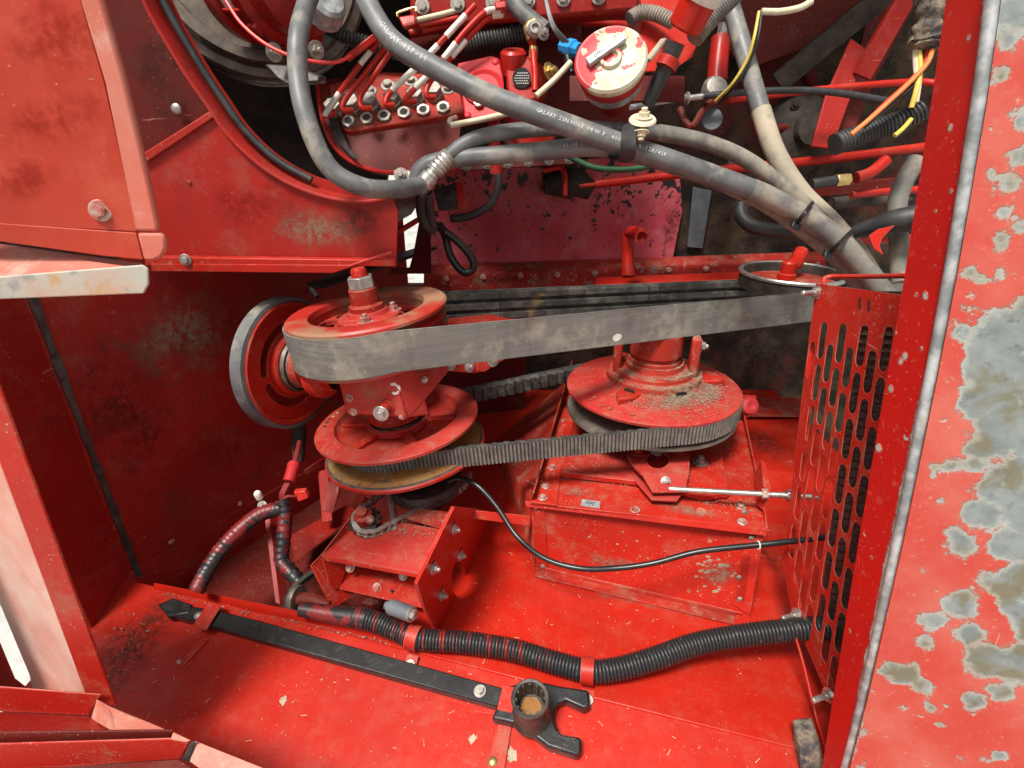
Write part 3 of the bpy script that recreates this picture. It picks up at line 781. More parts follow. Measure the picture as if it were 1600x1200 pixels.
# pinkish sheet on the bulkhead
PKL = plane(V(700, 300, YB - .02), V(1000, 300, YB - .02), V(700, 400, YB - .02))
pk = single('pink_sheet', slab([Q(x, y, PKL) for x, y in [(662, 262), (1060, 240), (1066, 330), (1052, 402), (668, 418)]], 0.004), M['pink'],
            'faded pinkish red sheet spotted with black oil behind the belts', 'metal sheet', bevel=0.002)
for (x, y) in [(735, 384), (848, 358), (891, 372), (1000, 300), (930, 330)]:
    bolt(pk, Q(x, y, PKL, .001), PKL[1], 0.006, 'rivet', 'darkmetal')
# rail in front of it
rail = thing('cross_rail', V(960, 430, 1.88), 'red cross rail with a row of small bolts behind the ribbed belt', 'rail')
ra = MB().prism([V(662, 415, 1.93), V(1290, 392, 1.93), V(1290, 406, 1.88), V(662, 430, 1.88)], (0, 0, -0.008))
obj('upper_flange', ra, M['rail'], rail, bevel=0.002)
rb = MB().prism([V(662, 432, 1.879), V(1290, 408, 1.879), V(1290, 434, 1.879), V(662, 456, 1.879)], (0, 0.006, 0))
obj('web', rb, M['rail'], rail, bevel=0.0015)
rc = MB().prism([V(930, 433, 1.86), V(1168, 424, 1.86), V(1168, 436, 1.80), V(930, 445, 1.80)], (0, 0, -0.02))
obj('red_cap_strip', rc, M['clean'], rail, bevel=0.002)
for i in range(11):
    x = 697 + i * 58; bolt(rail, V(x, 431 - (x - 697) * 0.037 + 4, 1.877), (0, -1, 0.1), 0.0065, 'hex', 'boltred')
# sealing strip, blue grey, upright on the bulkhead
single('grey_strip', slab([V(1083, 292, YB - .015), V(1112, 298, YB - .015), V(1098, 388, YB - .015), V(1074, 386, YB - .015)], 0.006), M['bluegrey'],
       'blue grey flat strip standing upright right of the pinkish sheet', 'strip', bevel=0.001)

# ================================================================== fan shroud with its arch
YS = 1.15
shroud = thing('fan_shroud', V(420, 415, YS), 'dark red fan shroud with a curved cut-out at upper left', 'shroud')
arch_px = [(215, -30), (238, 20), (262, 62), (296, 118), (333, 172), (352, 200), (385, 236), (425, 268), (470, 292), (520, 308), (570, 313), (612, 306)]
SPL = plane(V(200, 300, YS), V(600, 300, YS), V(400, 420, YS))
lowp = [Q(x, y, SPL) for x, y in [(172, 280), (225, 246)] + arch_px[4:] + [(622, 330), (620, 404), (240, 404), (200, 395)]]
obj('lower_panel', slab(lowp, 0.004), M['wall'], shroud, bevel=0.0015)
upp = [Q(x, y, SPL, -0.012) for x, y in [(120, -40)] + arch_px[:5] + [(322, 186), (222, 246), (160, 280)]]
obj('upper_panel', slab(upp, 0.004), M['old'], shroud, bevel=0.0015)  # dark shade on this panel put into a darker red
rb = MB().prism([Q(x, y, SPL, .008) for x, y in [(205, 262), (222, 240), (330, 172), (333, 184), (228, 254)]], -SPL[1] * 0.022)
obj('joint_strip', rb, M['dusty'], shroud, bevel=0.002)
arc = spline([Q(x, y, SPL) for x, y in arch_px], 0.012)
ap = MB()
for off, dep in ((0.0, 0.0),):
    vs_ = []; fs_ = []
    for i, p in enumerate(arc):
        t_ = (arc[min(i + 1, len(arc) - 1)] - arc[max(i - 1, 0)]).normalized()
        inn = t_.cross(Vector((0, -1, 0))).normalized()
        if inn.dot(Q(520, 60, SPL) - p) < 0: inn = -inn
        vs_ += [p + Vector((0, -0.010, 0)), p + Vector((0, -0.010, 0)) - inn * 0.004, p + Vector((0, 0.05, 0)) - inn * 0.004, p + Vector((0, 0.05, 0)), p + inn * 0.022 + Vector((0, 0.05, 0)), p + inn * 0.022 + Vector((0, 0.046, 0)), p + inn * 0.003 + Vector((0, 0.044, 0)), p + inn * 0.002 + Vector((0, -0.008, 0))]
    K = 8
    for i in range(len(arc) - 1):
        for k in range(K): fs_.append((i * K + k, i * K + (k + 1) % K, (i + 1) * K + (k + 1) % K, (i + 1) * K + k))
    ap.add(vs_, fs_)
obj('arch_lip', ap, M['wall'], shroud, smooth=50)
arc2 = [p + Vector((0, 0.030, 0)) for p in spline([Q(x + 9, y - 9, SPL) for x, y in arch_px[:9]], 0.02)]
obj('rubber_seal', MB().tube(arc2, 0.0075, 10), M['rubber'], shroud)
# dark tunnel of the shroud behind the arch
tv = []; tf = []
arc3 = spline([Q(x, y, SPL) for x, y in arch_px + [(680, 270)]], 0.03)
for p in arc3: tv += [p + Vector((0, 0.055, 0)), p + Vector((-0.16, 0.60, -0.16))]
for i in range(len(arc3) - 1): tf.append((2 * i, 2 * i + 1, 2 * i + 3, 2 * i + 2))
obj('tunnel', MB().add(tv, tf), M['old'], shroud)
fl1 = MB().prism([Q(x, y, SPL, .001) for x, y in [(236, 398), (620, 403), (622, 413), (236, 412)]], SPL[1] * 0.022)
obj('bottom_fold', fl1, M['red'], shroud, bevel=0.002)
fl2 = MB().prism([Q(x, y, SPL, .024) for x, y in [(236, 412), (545, 414), (612, 392), (614, 397), (520, 427), (236, 424)]], -SPL[1] * 0.006)
obj('bottom_lip', fl2, M['red'], shroud, bevel=0.0015)
bolt(shroud, Q(290, 406, SPL, .024), SPL[1], 0.008, 'hex', 'oldnut')
bolt(shroud, Q(276, 170, SPL, .0), SPL[1], 0.010, 'rivet', 'oldnut')
for (x, y) in [(296, 285)]:
    bolt(shroud, Q(x, y, SPL, .0005), SPL[1], 0.005, 'rivet', 'wall')
brace = MB().bar(V(528, 420, 1.17), V(654, 343, 1.44), 0.008, 0.012)
obj('brace_rod', brace, M['red'], shroud, bevel=0.001)
# bracket beside the bright gap
gb = single('gap_bracket', slab([V(655, 345, 1.62), V(672, 325, 1.62), V(674, 428, 1.62), V(637, 428, 1.62), V(646, 395, 1.62)], 0.004).add(
    *(lambda b: (b.v, b.f))(slab([V(610, 420, 1.60), V(640, 418, 1.60), V(640, 428, 1.60), V(610, 429, 1.60)], 0.004))), M['old'],
    'narrow dark red bracket between the fan shroud and the pinkish sheet', 'bracket', bevel=0.001)

# ================================================================== weathered outer sheets, upper left
YD = 0.62
door = thing('side_shield', V(120, 380, YD), 'weathered orange red outer shield with a pale bleached edge, upper left corner', 'shield')
DPL = plane(V(0, 0, YD), V(200, 0, YD), V(0, 300, YD))
obj('main_sheet', slab([Q(x, y, DPL) for x, y in [(-140, -80), (110, -80), (126, 0), (163, 130), (213, 350), (214, 362), (-140, 345)]], 0.003), M['salmon'], door, bevel=0.001)
obj('bleached_edge', slab([Q(x, y, DPL, .003) for x, y in [(100, -80), (136, -80), (158, 0), (192, 120), (222, 245), (245, 350), (246, 362), (211, 361), (163, 130), (124, 0)]], 0.009), M['pinkedge'], door, bevel=0.003)
obj('lower_sheet', slab([Q(x, y, DPL, .001) for x, y in [(-140, 342), (0, 349), (212, 364), (224, 406), (160, 400), (-140, 358)]], 0.003), M['salmon'], door, bevel=0.001)
obj('edge_corner', slab([Q(x, y, DPL, .003) for x, y in [(213, 364), (250, 364), (257, 372), (259, 388), (252, 402), (240, 408), (224, 407)]], 0.008), M['pinkedge'], door, bevel=0.003)
bolt(door, Q(157, 329, DPL), DPL[1] + Vector((.2, 0, .1)), 0.0075, 'hex', 'boltred', spin=0.3)
lipo = thing('stained_lip', V(100, 440, YD), 'pale rust stained sheet lip below the orange red shield', 'metal lip')
obj('upper_face', slab([V(x, y, Y) for x, y, Y in [(-140, 368, .66), (0, 380, .66), (222, 411, .66), (229, 420, .60), (0, 434, .60), (-140, 444, .60)]], 0.003), M['pinkedge'], lipo, bevel=0.0012)
obj('front_face', slab([V(x, y, .597) for x, y in [(-140, 440), (0, 432), (222, 414), (231, 420), (232, 444), (224, 459), (0, 468), (-140, 474)]], 0.003), M['dirtywhite'], lipo, bevel=0.0015)

# ================================================================== left post with its bleached inner face
post = thing('left_post', V(120, 1090, .56), 'red upright post with a bleached pale inner face, lower left', 'post')
A0, A1 = V(-60, 440, .56), V(182, 1106, .56)
obj('red_face', slab([V(-60, 440, .56), V(-6, 590, .56), V(182, 1104, .56), V(136, 1094, .56), V(-14, 690, .56), V(-90, 560, .56)], 0.004), M['red'], post, bevel=0.002)
obj('bleached_face', slab([V(-14, 690, .564), V(140, 1096, .564), V(52, 1092, .66), V(46, 1055, .66), V(-60, 800, .66)], 0.003), M['bleached'], post, bevel=0.001)
obj('inner_strip', slab([V(-60, 985, .66), V(-4, 1000, .66), V(22, 1062, .66), V(52, 1085, .66), V(-60, 1105, .66)], 0.003), M['red'], post, bevel=0.001)
bolt(post, V(14, 826, .60), (0.6, -0.6, .4), 0.004, 'rivet', 'zinc')

# ================================================================== channel steps in the lower left corner
step = thing('corner_channel', V(150, 1180, .5), 'folded red channel sections with pale pink lips, bottom left corner', 'channel')
def strip3(pts, th=0.003): return slab([V(*p) for p in pts], th)
obj('upper_web', strip3([(-90, 1070, .55), (0, 1074, .55), (158, 1086, .55), (138, 1118, .55), (0, 1112, .55), (-90, 1108, .55)]), M['red'], step, bevel=0.0015)
obj('upper_tray', strip3([(-90, 1108, .548), (0, 1112, .548), (138, 1119, .548), (205, 1146, .50), (0, 1146, .48), (-90, 1146, .48)]), M['wall'], step, bevel=0.001)
obj('upper_lip', strip3([(152, 1094, .548), (168, 1102, .548), (268, 1143, .49), (180, 1143, .485), (142, 1122, .543)]), M['pinkedge'], step, bevel=0.0012)
obj('middle_web', strip3([(-90, 1143, .478), (0, 1145, .478), (270, 1142, .478), (264, 1156, .478), (0, 1165, .478), (-90, 1166, .478)]), M['old'], step, bevel=0.001)
obj('small_lip', strip3([(270, 1144, .477), (298, 1157, .470), (290, 1160, .468), (266, 1156, .47)]), M['pinkedge'], step, bevel=0.001)
obj('lower_web', strip3([(-90, 1164, .470), (0, 1163, .470), (264, 1155, .470), (297, 1158, .470), (280, 1186, .470), (0, 1204, .470), (-90, 1210, .470)]), M['red'], step, bevel=0.0015)
obj('lower_tray', strip3([(-90, 1208, .468), (0, 1203, .468), (280, 1186, .468), (360, 1240, .42), (-90, 1270, .42)]), M['old'], step, bevel=0.001)
obj('lower_lip', strip3([(304, 1157, .468), (322, 1165, .466), (420, 1204, .44), (520, 1250, .42), (380, 1250, .41), (296, 1190, .458)]), M['pinkedge'], step, bevel=0.0012)
obj('torn_corner', strip3([(298, 1160, .462), (304, 1160, .462), (296, 1192, .458), (284, 1188, .458)]), M['darkmetal'], step, bevel=0.001)

# ================================================================== right post, worn edge and peeled outer sheet
inner = [V(1484, -40, .70), V(1455, 160, .67), V(1412, 440, .64), V(1384, 600, .615), V(1341, 850, .575), V(1301, 1095, .535), V(1278, 1240, .515)]
corner = [V(1558, -40, .62), V(1531, 160, .60), V(1487, 420, .575), V(1455, 590, .555), V(1402, 850, .52), V(1347, 1095, .485), V(1310, 1240, .465)]
rp = thing('right_post', inner[-2], 'bright red upright post with chipped paint and a worn silver edge, right side', 'post')
cm = frame(corner[3], (corner[3] - inner[3]).cross(corner[0] - corner[6]), corner[3] - inner[3])
if cm.col[2].to_3d().dot(CP - corner[3]) < 0: cm = frame(corner[3], -cm.col[2].to_3d(), corner[3] - inner[3])
pv = []; pf = []
for a, b in zip(inner, corner):
    pv += [a, b]
for i in range(len(inner) - 1): pf.append((2 * i, 2 * i + 1, 2 * i + 3, 2 * i + 2))
nb = len(pv)
back = Vector((0.003, 0.003, 0))                                # sheet thickness
pv += [p + back for p in list(pv)]
for i in range(len(inner) - 1):
    pf.append((nb + 2 * i, nb + 2 * i + 2, nb + 2 * i + 3, nb + 2 * i + 1)); pf.append((2 * i, 2 * i + 2, nb + 2 * i + 2, nb + 2 * i))
def edgeline(m, pts):                                           # chart x = x0 + k*y through the first and last point
    a, b = local(m, pts[0]), local(m, pts[-1]); k = (b[0] - a[0]) / (b[1] - a[1]); return a[0] - k * a[1], k
e0, ek = edgeline(cm, corner); i0, ik = edgeline(cm, inner)
flecks = [(1502, 60, 4), (1478, 200, 5), (1440, 462, 6), (1437, 545, 4), (1412, 555, 5), (1405, 565, 4), (1392, 608, 7), (1377, 700, 6), (1395, 520, 3), (1480, 300, 4), (1455, 330, 3), (1340, 985, 3), (1372, 870, 3)]
PF = plane(inner[3], corner[3], corner[0])
fb = [(*local(cm, Q(x, y, PF)), r * .6 / 850) for x, y, r in flecks]
M['postred'] = peel('chipped_post_red', (0.48, 0.010, 0.006), fb, 0.010, 0.0016, edge=[(-1, e0, ek, 0.004), (1, i0, ik, 0.001)], edge_amt=0.012, spots=0.35, fade=(0.44, 0.010, 0.008), rough=0.34, bare=(0.42, 0.42, 0.42))
po = obj('red_face', MB().add(pv, pf), M['postred'], rp, smooth=25); set_chart(po, cm)
cl = spline(corner, 0.02)
en = (Vector((0.25, 1, 0.0))).normalized()
obj('worn_edge', MB().tube([p + Vector((0.002, 0.004, 0)) for p in cl], lambda q: .0068 - .0026 * q, 16), M['silver'], rp)
outer = thing('peeled_panel', corner[-2], 'outer sheet with salmon red paint peeled off in grey patches, far right', 'panel')
OC0, OC1 = corner[0], corner[-1]
OPL = plane(corner[0], corner[6], U(1800, 600, .545))
om = frame(Q(1500, 600, OPL), OPL[1], RT)
ov = [p + Vector((0.004, -0.004, 0)) for p in corner]
rightpts = [Q(1900, y, OPL) for y in (1240, 900, 600, 300, -40)]
bl = [(1585, 540, 70), (1555, 575, 55), (1540, 625, 38), (1585, 660, 62), (1500, 520, 20), (1560, 760, 40), (1595, 760, 60), (1520, 722, 22), (1485, 725, 14), (1455, 727, 9), (1535, 800, 36), (1500, 845, 28), (1580, 850, 40),
      (1590, 910, 45), (1545, 900, 18), (1500, 945, 34), (1460, 965, 26), (1440, 1000, 12), (1515, 990, 26), (1545, 1030, 44), (1590, 1040, 50), (1520, 1095, 22), (1565, 1080, 25),
      (1392, 1040, 24), (1412, 1050, 26), (1440, 1070, 20), (1415, 1105, 12), (1455, 1105, 14), (1468, 1130, 9), (1592, 190, 16), (1584, 240, 14), (1575, 290, 13), (1566, 335, 14), (1560, 372, 16), (1592, 355, 9),
      (1598, 20, 34), (1575, 60, 16), (1560, 120, 10), (1548, 270, 9), (1515, 425, 8), (1530, 433, 9), (1560, 428, 9), (1512, 482, 8), (1495, 505, 9), (1455, 740, 8), (1470, 780, 10), (1440, 885, 7), (1415, 1145, 6),
      (1560, 1180, 8), (1500, 1184, 6), (1535, 1186, 5), (1530, 700, 25), (1590, 600, 70), (1640, 560, 110), (1660, 780, 100), (1660, 950, 90), (1350, 1140, 8), (1342, 1195, 12)]
ob = [(*local(om, Q(x, y, OPL)), r * 0.98 * .56 / 850) for x, y, r in bl]
x0, kk = edgeline(om, corner)
M['peeled'] = peel('peeled_salmon_paint', (0.42, 0.044, 0.029), ob, 0.036, 0.0022, edge=[(1, x0, kk, 0.006)], edge_amt=0.030, spots=0.5, fade=(0.46, 0.105, 0.076), rough=0.6)
pm = MB(); pm.v = [p for p in ov] + rightpts; pm.f = [tuple(range(len(pm.v)))]
bm_ = bmesh.new(); vv = [bm_.verts.new(Q_) for Q_ in pm.v]; bm_.faces.new(vv); bmesh.ops.triangulate(bm_, faces=bm_.faces[:])
bm_.normal_update(); fwd = sum((f.normal for f in bm_.faces), Vector((0, 0, 0)))
if fwd.dot(OPL[1]) < 0: bmesh.ops.reverse_faces(bm_, faces=bm_.faces[:])
pm2 = MB(); bm_.verts.index_update(); pm2.add([v.co.copy() for v in bm_.verts], [tuple(v.index for v in f.verts) for f in bm_.faces]); bm_.free()
n0 = len(pm2.v)
back_v = [v - OPL[1] * 0.004 for v in pm2.v]; fr_f = list(pm2.f)
pm2.add(back_v, [tuple(reversed(f)) for f in fr_f])
oo = obj('painted_sheet', pm2, M['peeled'], outer, smooth=15); set_chart(oo, om)

# ================================================================== perforated guard
guard = thing('perforated_guard', U(1300, 1095, .90), 'red sheet metal guard perforated with rows of long slots, beside the right post', 'guard')
gTL, gTR, gBR = U(1275, 443, 1.04), U(1410, 461, .80), U(1302, 1098, .905)
GPL = plane(gTL, gTR, gBR)
gm_ = frame(gTR, GPL[1], gTR - gTL)
oc = [local(gm_, Q(x, y, GPL)) for x, y in [(1275, 443), (1345, 452), (1424, 463), (1392, 640), (1352, 852), (1324, 1020), (1310, 1105), (1299, 1102), (1262, 1015), (1237, 955), (1222, 872), (1232, 800), (1254, 610)]]
holes = []
cols_top = [1393, 1369, 1346, 1324.5, 1304.5, 1287]            # the columns of slots, followed down the sheet
vdir = Vector(local(gm_, Q(1310, 1060, GPL))) - Vector(local(gm_, Q(1402, 500, GPL)))
vd = vdir.normalized()
sp_ = 0.0300; slen = 0.0700; gapv = 0.0085
c0 = Vector(local(gm_, Q(1384, 545, GPL)))
hd = Vector((vd.y, -vd.x)); hd = hd if hd.x < 0 else -hd
def ins(lp, x, y):
    c = False; j = len(lp) - 1
    for i in range(len(lp)):
        xi, yi = lp[i]; xj, yj = lp[j]
        if (yi > y) != (yj > y) and x < (xj - xi) * (y - yi) / (yj - yi) + xi: c = not c
        j = i
    return c
for ci in range(0, 16):
    for ri in range(-4, 16):
        ctr = c0 + hd * (sp_ * ci) + vd * ((slen + gapv) * (ri + (0.5 if ci % 2 else 0.0)))
        s = [ctr + Vector((p[0] * -vd.y + p[1] * vd.x, p[0] * vd.x + p[1] * vd.y)) for p in slot2d(0, 0, 0.0235, slen)]
        ok = all(ins(oc, ctr.x + (q.x - ctr.x) * 1.15, ctr.y + (q.y - ctr.y) * 1.06) for q in s)
        top = local(gm_, Q(1340, 492, GPL))[1]
        if ok and max(q.y for q in s) < top: holes.append([(q.x, q.y) for q in s])
obj('slotted_sheet', MB().sheet(gm_, oc, holes, 0.0014), M['red'], guard, smooth=25)
gdir = -GPL[1]
fp = [Q(x, y, GPL, -.002) for x, y in [(1275, 443), (1254, 610), (1232, 800), (1222, 872), (1237, 955), (1262, 1015), (1299, 1102)]]
fm = MB()
for i in range(len(fp) - 1):
    fm.prism([fp[i], fp[i + 1], fp[i + 1] - GPL[1] * 0.02, fp[i] - GPL[1] * 0.02], (GPL[1].cross(fp[i + 1] - fp[i])).normalized() * 0.003)
obj('edge_fold', fm, M['red'], guard)
hd3 = px([(1288, 452, 1.03), (1287, 438, 1.03), (1292, 433, 1.03), (1306, 432, 1.02), (1360, 432, .95), (1418, 431, .86)], 0.006)
obj('top_rod', MB().tube(hd3, 0.0042, 8), M['red'], guard)
for (x, y) in [(1277, 457), (1246, 960), (1296, 1086)]:
    o = bolt(guard, Q(x, y, GPL, .001), (-0.95, -0.3, 0.05), 0.0085 if y > 1 else .007, 'long', 'zinc')
for (x, y) in [(1343, 473), (1357, 476)]:
    s = MB().prism([Q(x - 1.5, y - 8, GPL, .001), Q(x + 1.5, y - 8, GPL, .001), Q(x + 1.5, y + 9, GPL, .001), Q(x - 1.5, y + 9, GPL, .001)], -GPL[1] * .0005)
    obj('punched_slit', s, M['void'], guard)
wire = px([(1240, 985, 1.0), (1256, 1040, .98), (1275, 1120, .94), (1288, 1165, .90), (1292, 1195, .88)], .01)
single('guard_wire', MB().tube(wire, 0.0022, 8), M['enginered'], 'thin red wire hanging below the perforated guard', 'wire')
blk = thing('rubber_stop', U(1268, 1185, .88), 'scuffed dark rubber stop at the foot of the right post', 'rubber stop')
obj('stop_body', MB().prism([U(x, y, .88) for x, y in [(1250, 1170), (1283, 1166), (1290, 1215), (1252, 1215)]], (0.01, 0.05, 0)), M['mud'], blk, bevel=0.004)
# dusty core behind the guard
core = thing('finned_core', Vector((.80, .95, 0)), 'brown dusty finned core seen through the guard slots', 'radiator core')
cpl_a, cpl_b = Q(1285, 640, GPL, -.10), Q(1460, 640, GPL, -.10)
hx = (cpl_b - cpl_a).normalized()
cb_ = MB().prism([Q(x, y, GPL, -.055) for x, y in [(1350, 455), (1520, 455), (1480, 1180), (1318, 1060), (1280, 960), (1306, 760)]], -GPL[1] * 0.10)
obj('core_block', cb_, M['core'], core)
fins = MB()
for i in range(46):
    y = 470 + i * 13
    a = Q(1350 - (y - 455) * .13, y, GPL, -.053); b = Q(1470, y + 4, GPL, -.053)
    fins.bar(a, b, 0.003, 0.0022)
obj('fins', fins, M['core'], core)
# ================================================================== belt drives
def ringbelt(c1, ax1, r1, c2, ax2, r2, step=0.01, a_end=None):
    """centre line of an open belt round two wheels: list of (point, axis, outward)"""
    n = (ax1 + ax2).normalized(); d = c2 - c1; d -= n * d.dot(n); L = d.length; x = d / L; y = n.cross(x)
    al = math.asin((r1 - r2) / L)
    out = []
    def arc(c, ax, r, a0, a1):
        xx = (x - ax * x.dot(ax)).normalized(); yy = ax.cross(xx)
        k = max(6, int(abs(a1 - a0) * r / step))
        for i in range(k + 1):
            a = a0 + (a1 - a0) * i / k; o = xx * math.cos(a) + yy * math.sin(a)
            out.append((c + o * r, ax, o))
    a = math.pi / 2 - al
    arc(c1, ax1, r1, a, 2 * math.pi - a)                        # round the left wheel
    p0 = out[-1]; i1 = len(out)
    tmp = []; sv = list(out); out.clear(); arc(c2, ax2, r2, -a, a); right = list(out)
    run = lambda A, B: [(A[0].lerp(B[0], t / k_), A[1].lerp(B[1], t / k_).normalized(), A[2].lerp(B[2], t / k_).normalized()) for k_ in [max(4, int((A[0] - B[0]).length / step))] for t in range(1, k_)]
    return sv + run(sv[-1], right[0]) + right + run(right[-1], sv[0])
def sweep(path, prof):                                          # closed sweep, prof = list of (outward, axial)
    b = MB(); K = len(prof) if not callable(prof) else len(prof(0))
    vs_ = []; fs_ = []
    for i, (p, ax, o) in enumerate(path):
        for (u, w) in (prof(i) if callable(prof) else prof): vs_.append(p + o * u + ax * w)
    n = len(path)
    for i in range(n):
        j = (i + 1) % n
        for k in range(K): fs_.append((i * K + k, i * K + (k + 1) % K, j * K + (k + 1) % K, j * K + k))
    return b.add(vs_, fs_)

# ---- left shaft: upper pulley, gearbox, variable sheave on one leaning axis
cU = U(573, 480, 1.14); cL = U(620, 650, 1.25)
AXL = Vector((-0.115, 0.01, 1.0)).normalized()
RU = 0.168; RLS = 0.186
up_p = thing('ribbed_pulley', cU - AXL * .09, 'red ribbed pulley with a dusty rim and a large zinc nut on top', 'pulley')
mu = frame(cU, AXL, (0.94, -0.34, 0))
obj('rim', MB().lathe(mu, [(0.118, -0.014), (0.121, -0.002), (0.124, 0.0), (RU - .004, 0.0), (RU, -0.004), (RU, -0.010), (0.150, -0.016), (0.150, -0.0245), (RU - .004, -0.030), (0.150, -0.036), (0.150, -0.047), (RU - .004, -0.052), (0.150, -0.058),
     (0.150, -0.070), (RU - .004, -0.075), (0.150, -0.081), (0.150, -0.086), (RU, -0.090), (RU, -0.098), (0.12, -0.10), (0.12, -0.014)], 96), M['rimrust'], up_p, smooth=35)
holes = [arc2d(0.075, 0.114, R(a), R(a + 62), 12) for a in (8, 98, 188, 278)]
wv = MB().sheet(mu @ Matrix.Translation((0, 0, -0.030)), circ2d(0, 0, 0.121, 64), holes, 0.010)
obj('web', wv, M['fadedred'], up_p, smooth=25)
obj('hub_flange', MB().lathe(mu, [(0.066, -0.030), (0.066, -0.019), (0.063, -0.016), (0.046, -0.014), (0.040, -0.004), (0.0, -0.004)], 48), M['fadedred'], up_p, smooth=30)
hb = MB().lathe(mu, [(0.037, -0.006), (0.036, 0.006), (0.030, 0.010), (0.029, 0.040), (0.027, 0.042), (0, 0.042)], 40)
obj('hub_collar', hb, M['dusty'], up_p, smooth=30)
obj('shaft_nut', MB().hexp(mu @ Matrix.Translation((0, 0, 0.042)), 0.0285, 0.024, r2=0.0275), M['zinc'], up_p, bevel=0.0015, smooth=20)
obj('shaft_end', MB().lathe(mu, [(0.0165, 0.06), (0.0165, 0.078), (0.013, 0.083), (0, 0.083)], 24), M['red'], up_p)
for a in (-62, 35, 150):
    bolt(up_p, mu @ Vector((0.053 * math.cos(R(a)), 0.053 * math.sin(R(a)), -0.017)), AXL, 0.0105, 'stud', 'boltred')
# right end wheel of the same belt, mostly hidden behind the guard
cR = U(1262, 444, 1.74)
AXR = Vector((0.0, 0.0, 1.0))
rw = thing('crank_disc', cR - AXR * .09, 'red disc with a crank boss above the right end of the ribbed belt', 'disc')
mr = frame(cR, AXR)
RW = 0.125
cRb = cR + Vector((0, 0, -0.05))
rw_top = U(1238, 425, 1.62)
mr2 = frame(rw_top, AXR)
obj('rim', MB().lathe(mr2, [(0.0, -0.030), (0.128, -0.028), (0.134, -0.004), (0.140, 0.0), (0.146, -0.004), (0.146, -0.045), (0.0, -0.05)], 64), M['soot'], rw, smooth=35)
obj('web', MB().lathe(mr2, [(0.0, -0.020), (0.128, -0.026), (0.128, -0.032)], 48), M['dusty'], rw)
obj('bright_rim', MB().lathe(mr2, [(.136, .0), (.140, .0035), (.146, .0035), (.149, .0), (.149, -.006), (.146, -.008)], 64), M['zinc'], rw, smooth=35)
arm = MB().tube([mr2 @ Vector(p) for p in [(-0.01, 0.01, 0.012), (0.02, 0.03, 0.018), (0.05, 0.07, 0.045)]], 0.021, 16)
obj('crank_arm', arm, M['clean'], rw)
obj('boss', MB().lathe(mr2 @ Matrix.Translation((-0.012, 0.005, 0)), [(0.026, -0.022), (0.026, -0.006), (0.021, -0.004), (0.021, 0.026), (0.017, 0.031), (0, 0.031)], 28), M['clean'], rw, smooth=30)
# the banded belt: smooth outside, three ribs inside
belt = thing('ribbed_belt', (cU + rw_top) / 2, 'wide grey dusty banded belt, smooth outside with three ribs inside', 'belt')
RP = 0.105; AXP = Vector((0.0, 0.16, 1.0)).normalized(); rp_c = U(1408, 452, 1.78)
ep_t = thing('end_pulley', rp_c - AXP * .06, 'grimy end pulley of the ribbed belt, glimpsed behind the guard', 'pulley')
obj('drum', MB().lathe(frame(rp_c, AXP), [(0, .046), (RP - .01, .046), (RP + .012, .044), (RP + .012, .040), (RP - .006, .038), (RP - .006, -.038), (RP + .012, -.040), (RP + .012, -.046), (0, -.046)], 48), M['darkmetal'], ep_t, smooth=35)
path = ringbelt(cU - AXL * 0.050, AXL, RU - 0.006, rp_c, AXP, RP, 0.012)
HW = 0.0405
prof = [(0.010, -HW), (0.010, HW), (0.004, HW), (0.0035, HW - .002)]
for k in range(3):
    c0_ = HW - 0.0135 - k * 0.027
    prof += [(0.0035, c0_ + 0.0115), (-0.009, c0_ + 0.007), (-0.009, c0_ - 0.007), (0.0035, c0_ - 0.0115)]
prof += [(0.004, -HW)]
mb = sweep(path, prof)
bo = obj('band', mb, M['belt'], belt, smooth=30)
bo.data.materials.append(M['rib'])
K = len(prof)
for p in bo.data.polygons:
    if (p.index % K) not in (0, 1, K - 1): p.material_index = 1
bp_ = MB()                                                      # a paint spot on the belt face
lettering_dummy = None
fr0 = [i for i, q in enumerate(path)]
near = min(path, key=lambda q: (q[0] - U(928, 520, 1.30)).length)
spot = MB()
mm = frame(near[0] + near[2] * 0.0101 + near[1] * 0.0, near[2], near[1])
pts = [(0.0075 * (1 + .35 * rnd.random()) * math.cos(2 * math.pi * k / 9) - .022, 0.011 * (1 + .35 * rnd.random()) * math.sin(2 * math.pi * k / 9)) for k in range(9)]
obj('white_spot', MB().sheet(mm, pts, [], 0.0003), M['white'], belt, smooth=0)

# ---- gearbox under the upper pulley
gbx = thing('gearbox', U(580, 650, 1.06), 'red cast gearbox block between the two left pulleys', 'gearbox')
f4 = [U(522, 574, 1.075), U(611, 562, 1.045), U(636, 653, 1.085), U(541, 647, 1.115)]
gback = U(697, 560, 1.155) - U(611, 562, 1.045)
gbz = MB().prism(f4, gback * .42)
obj('case', gbz, M['fadedred'], gbx, bevel=0.004)
web_pl = plane(f4[1], f4[1] + gback, f4[2])
obj('side_web', slab([Q(x, y, web_pl, .0015) for x, y in [(612, 560), (700, 548), (702, 580), (676, 612), (641, 651), (634, 650)]], .02), M['fadedred'], gbx, bevel=.003)
gn = (f4[1] - f4[0]).cross(f4[3] - f4[0]).normalized(); gn = gn if gn.dot(CP - f4[0]) > 0 else -gn
GF = (f4[0], gn)
for (x, y) in [(530, 583), (546, 622), (552, 644), (628, 650)]:
    bolt(gbx, Q(x, y, GF, .0005), gn, 0.0055, 'hex', 'boltred')
drain = frame(Q(606, 634, GF, 0), gn)
obj('drain_boss', MB().lathe(drain, [(0.016, 0), (0.016, 0.006), (0.012, 0.008), (0.011, 0.022), (0.0125, 0.023), (0.0125, 0.028), (0.010, 0.030), (0.010, 0.034), (0, 0.034)], 24), M['dusty'], gbx, smooth=30)
bolt(gbx, drain @ Vector((0, 0, .034)), gn, 0.0105, 'hex', 'zinc', 'drain_plug')
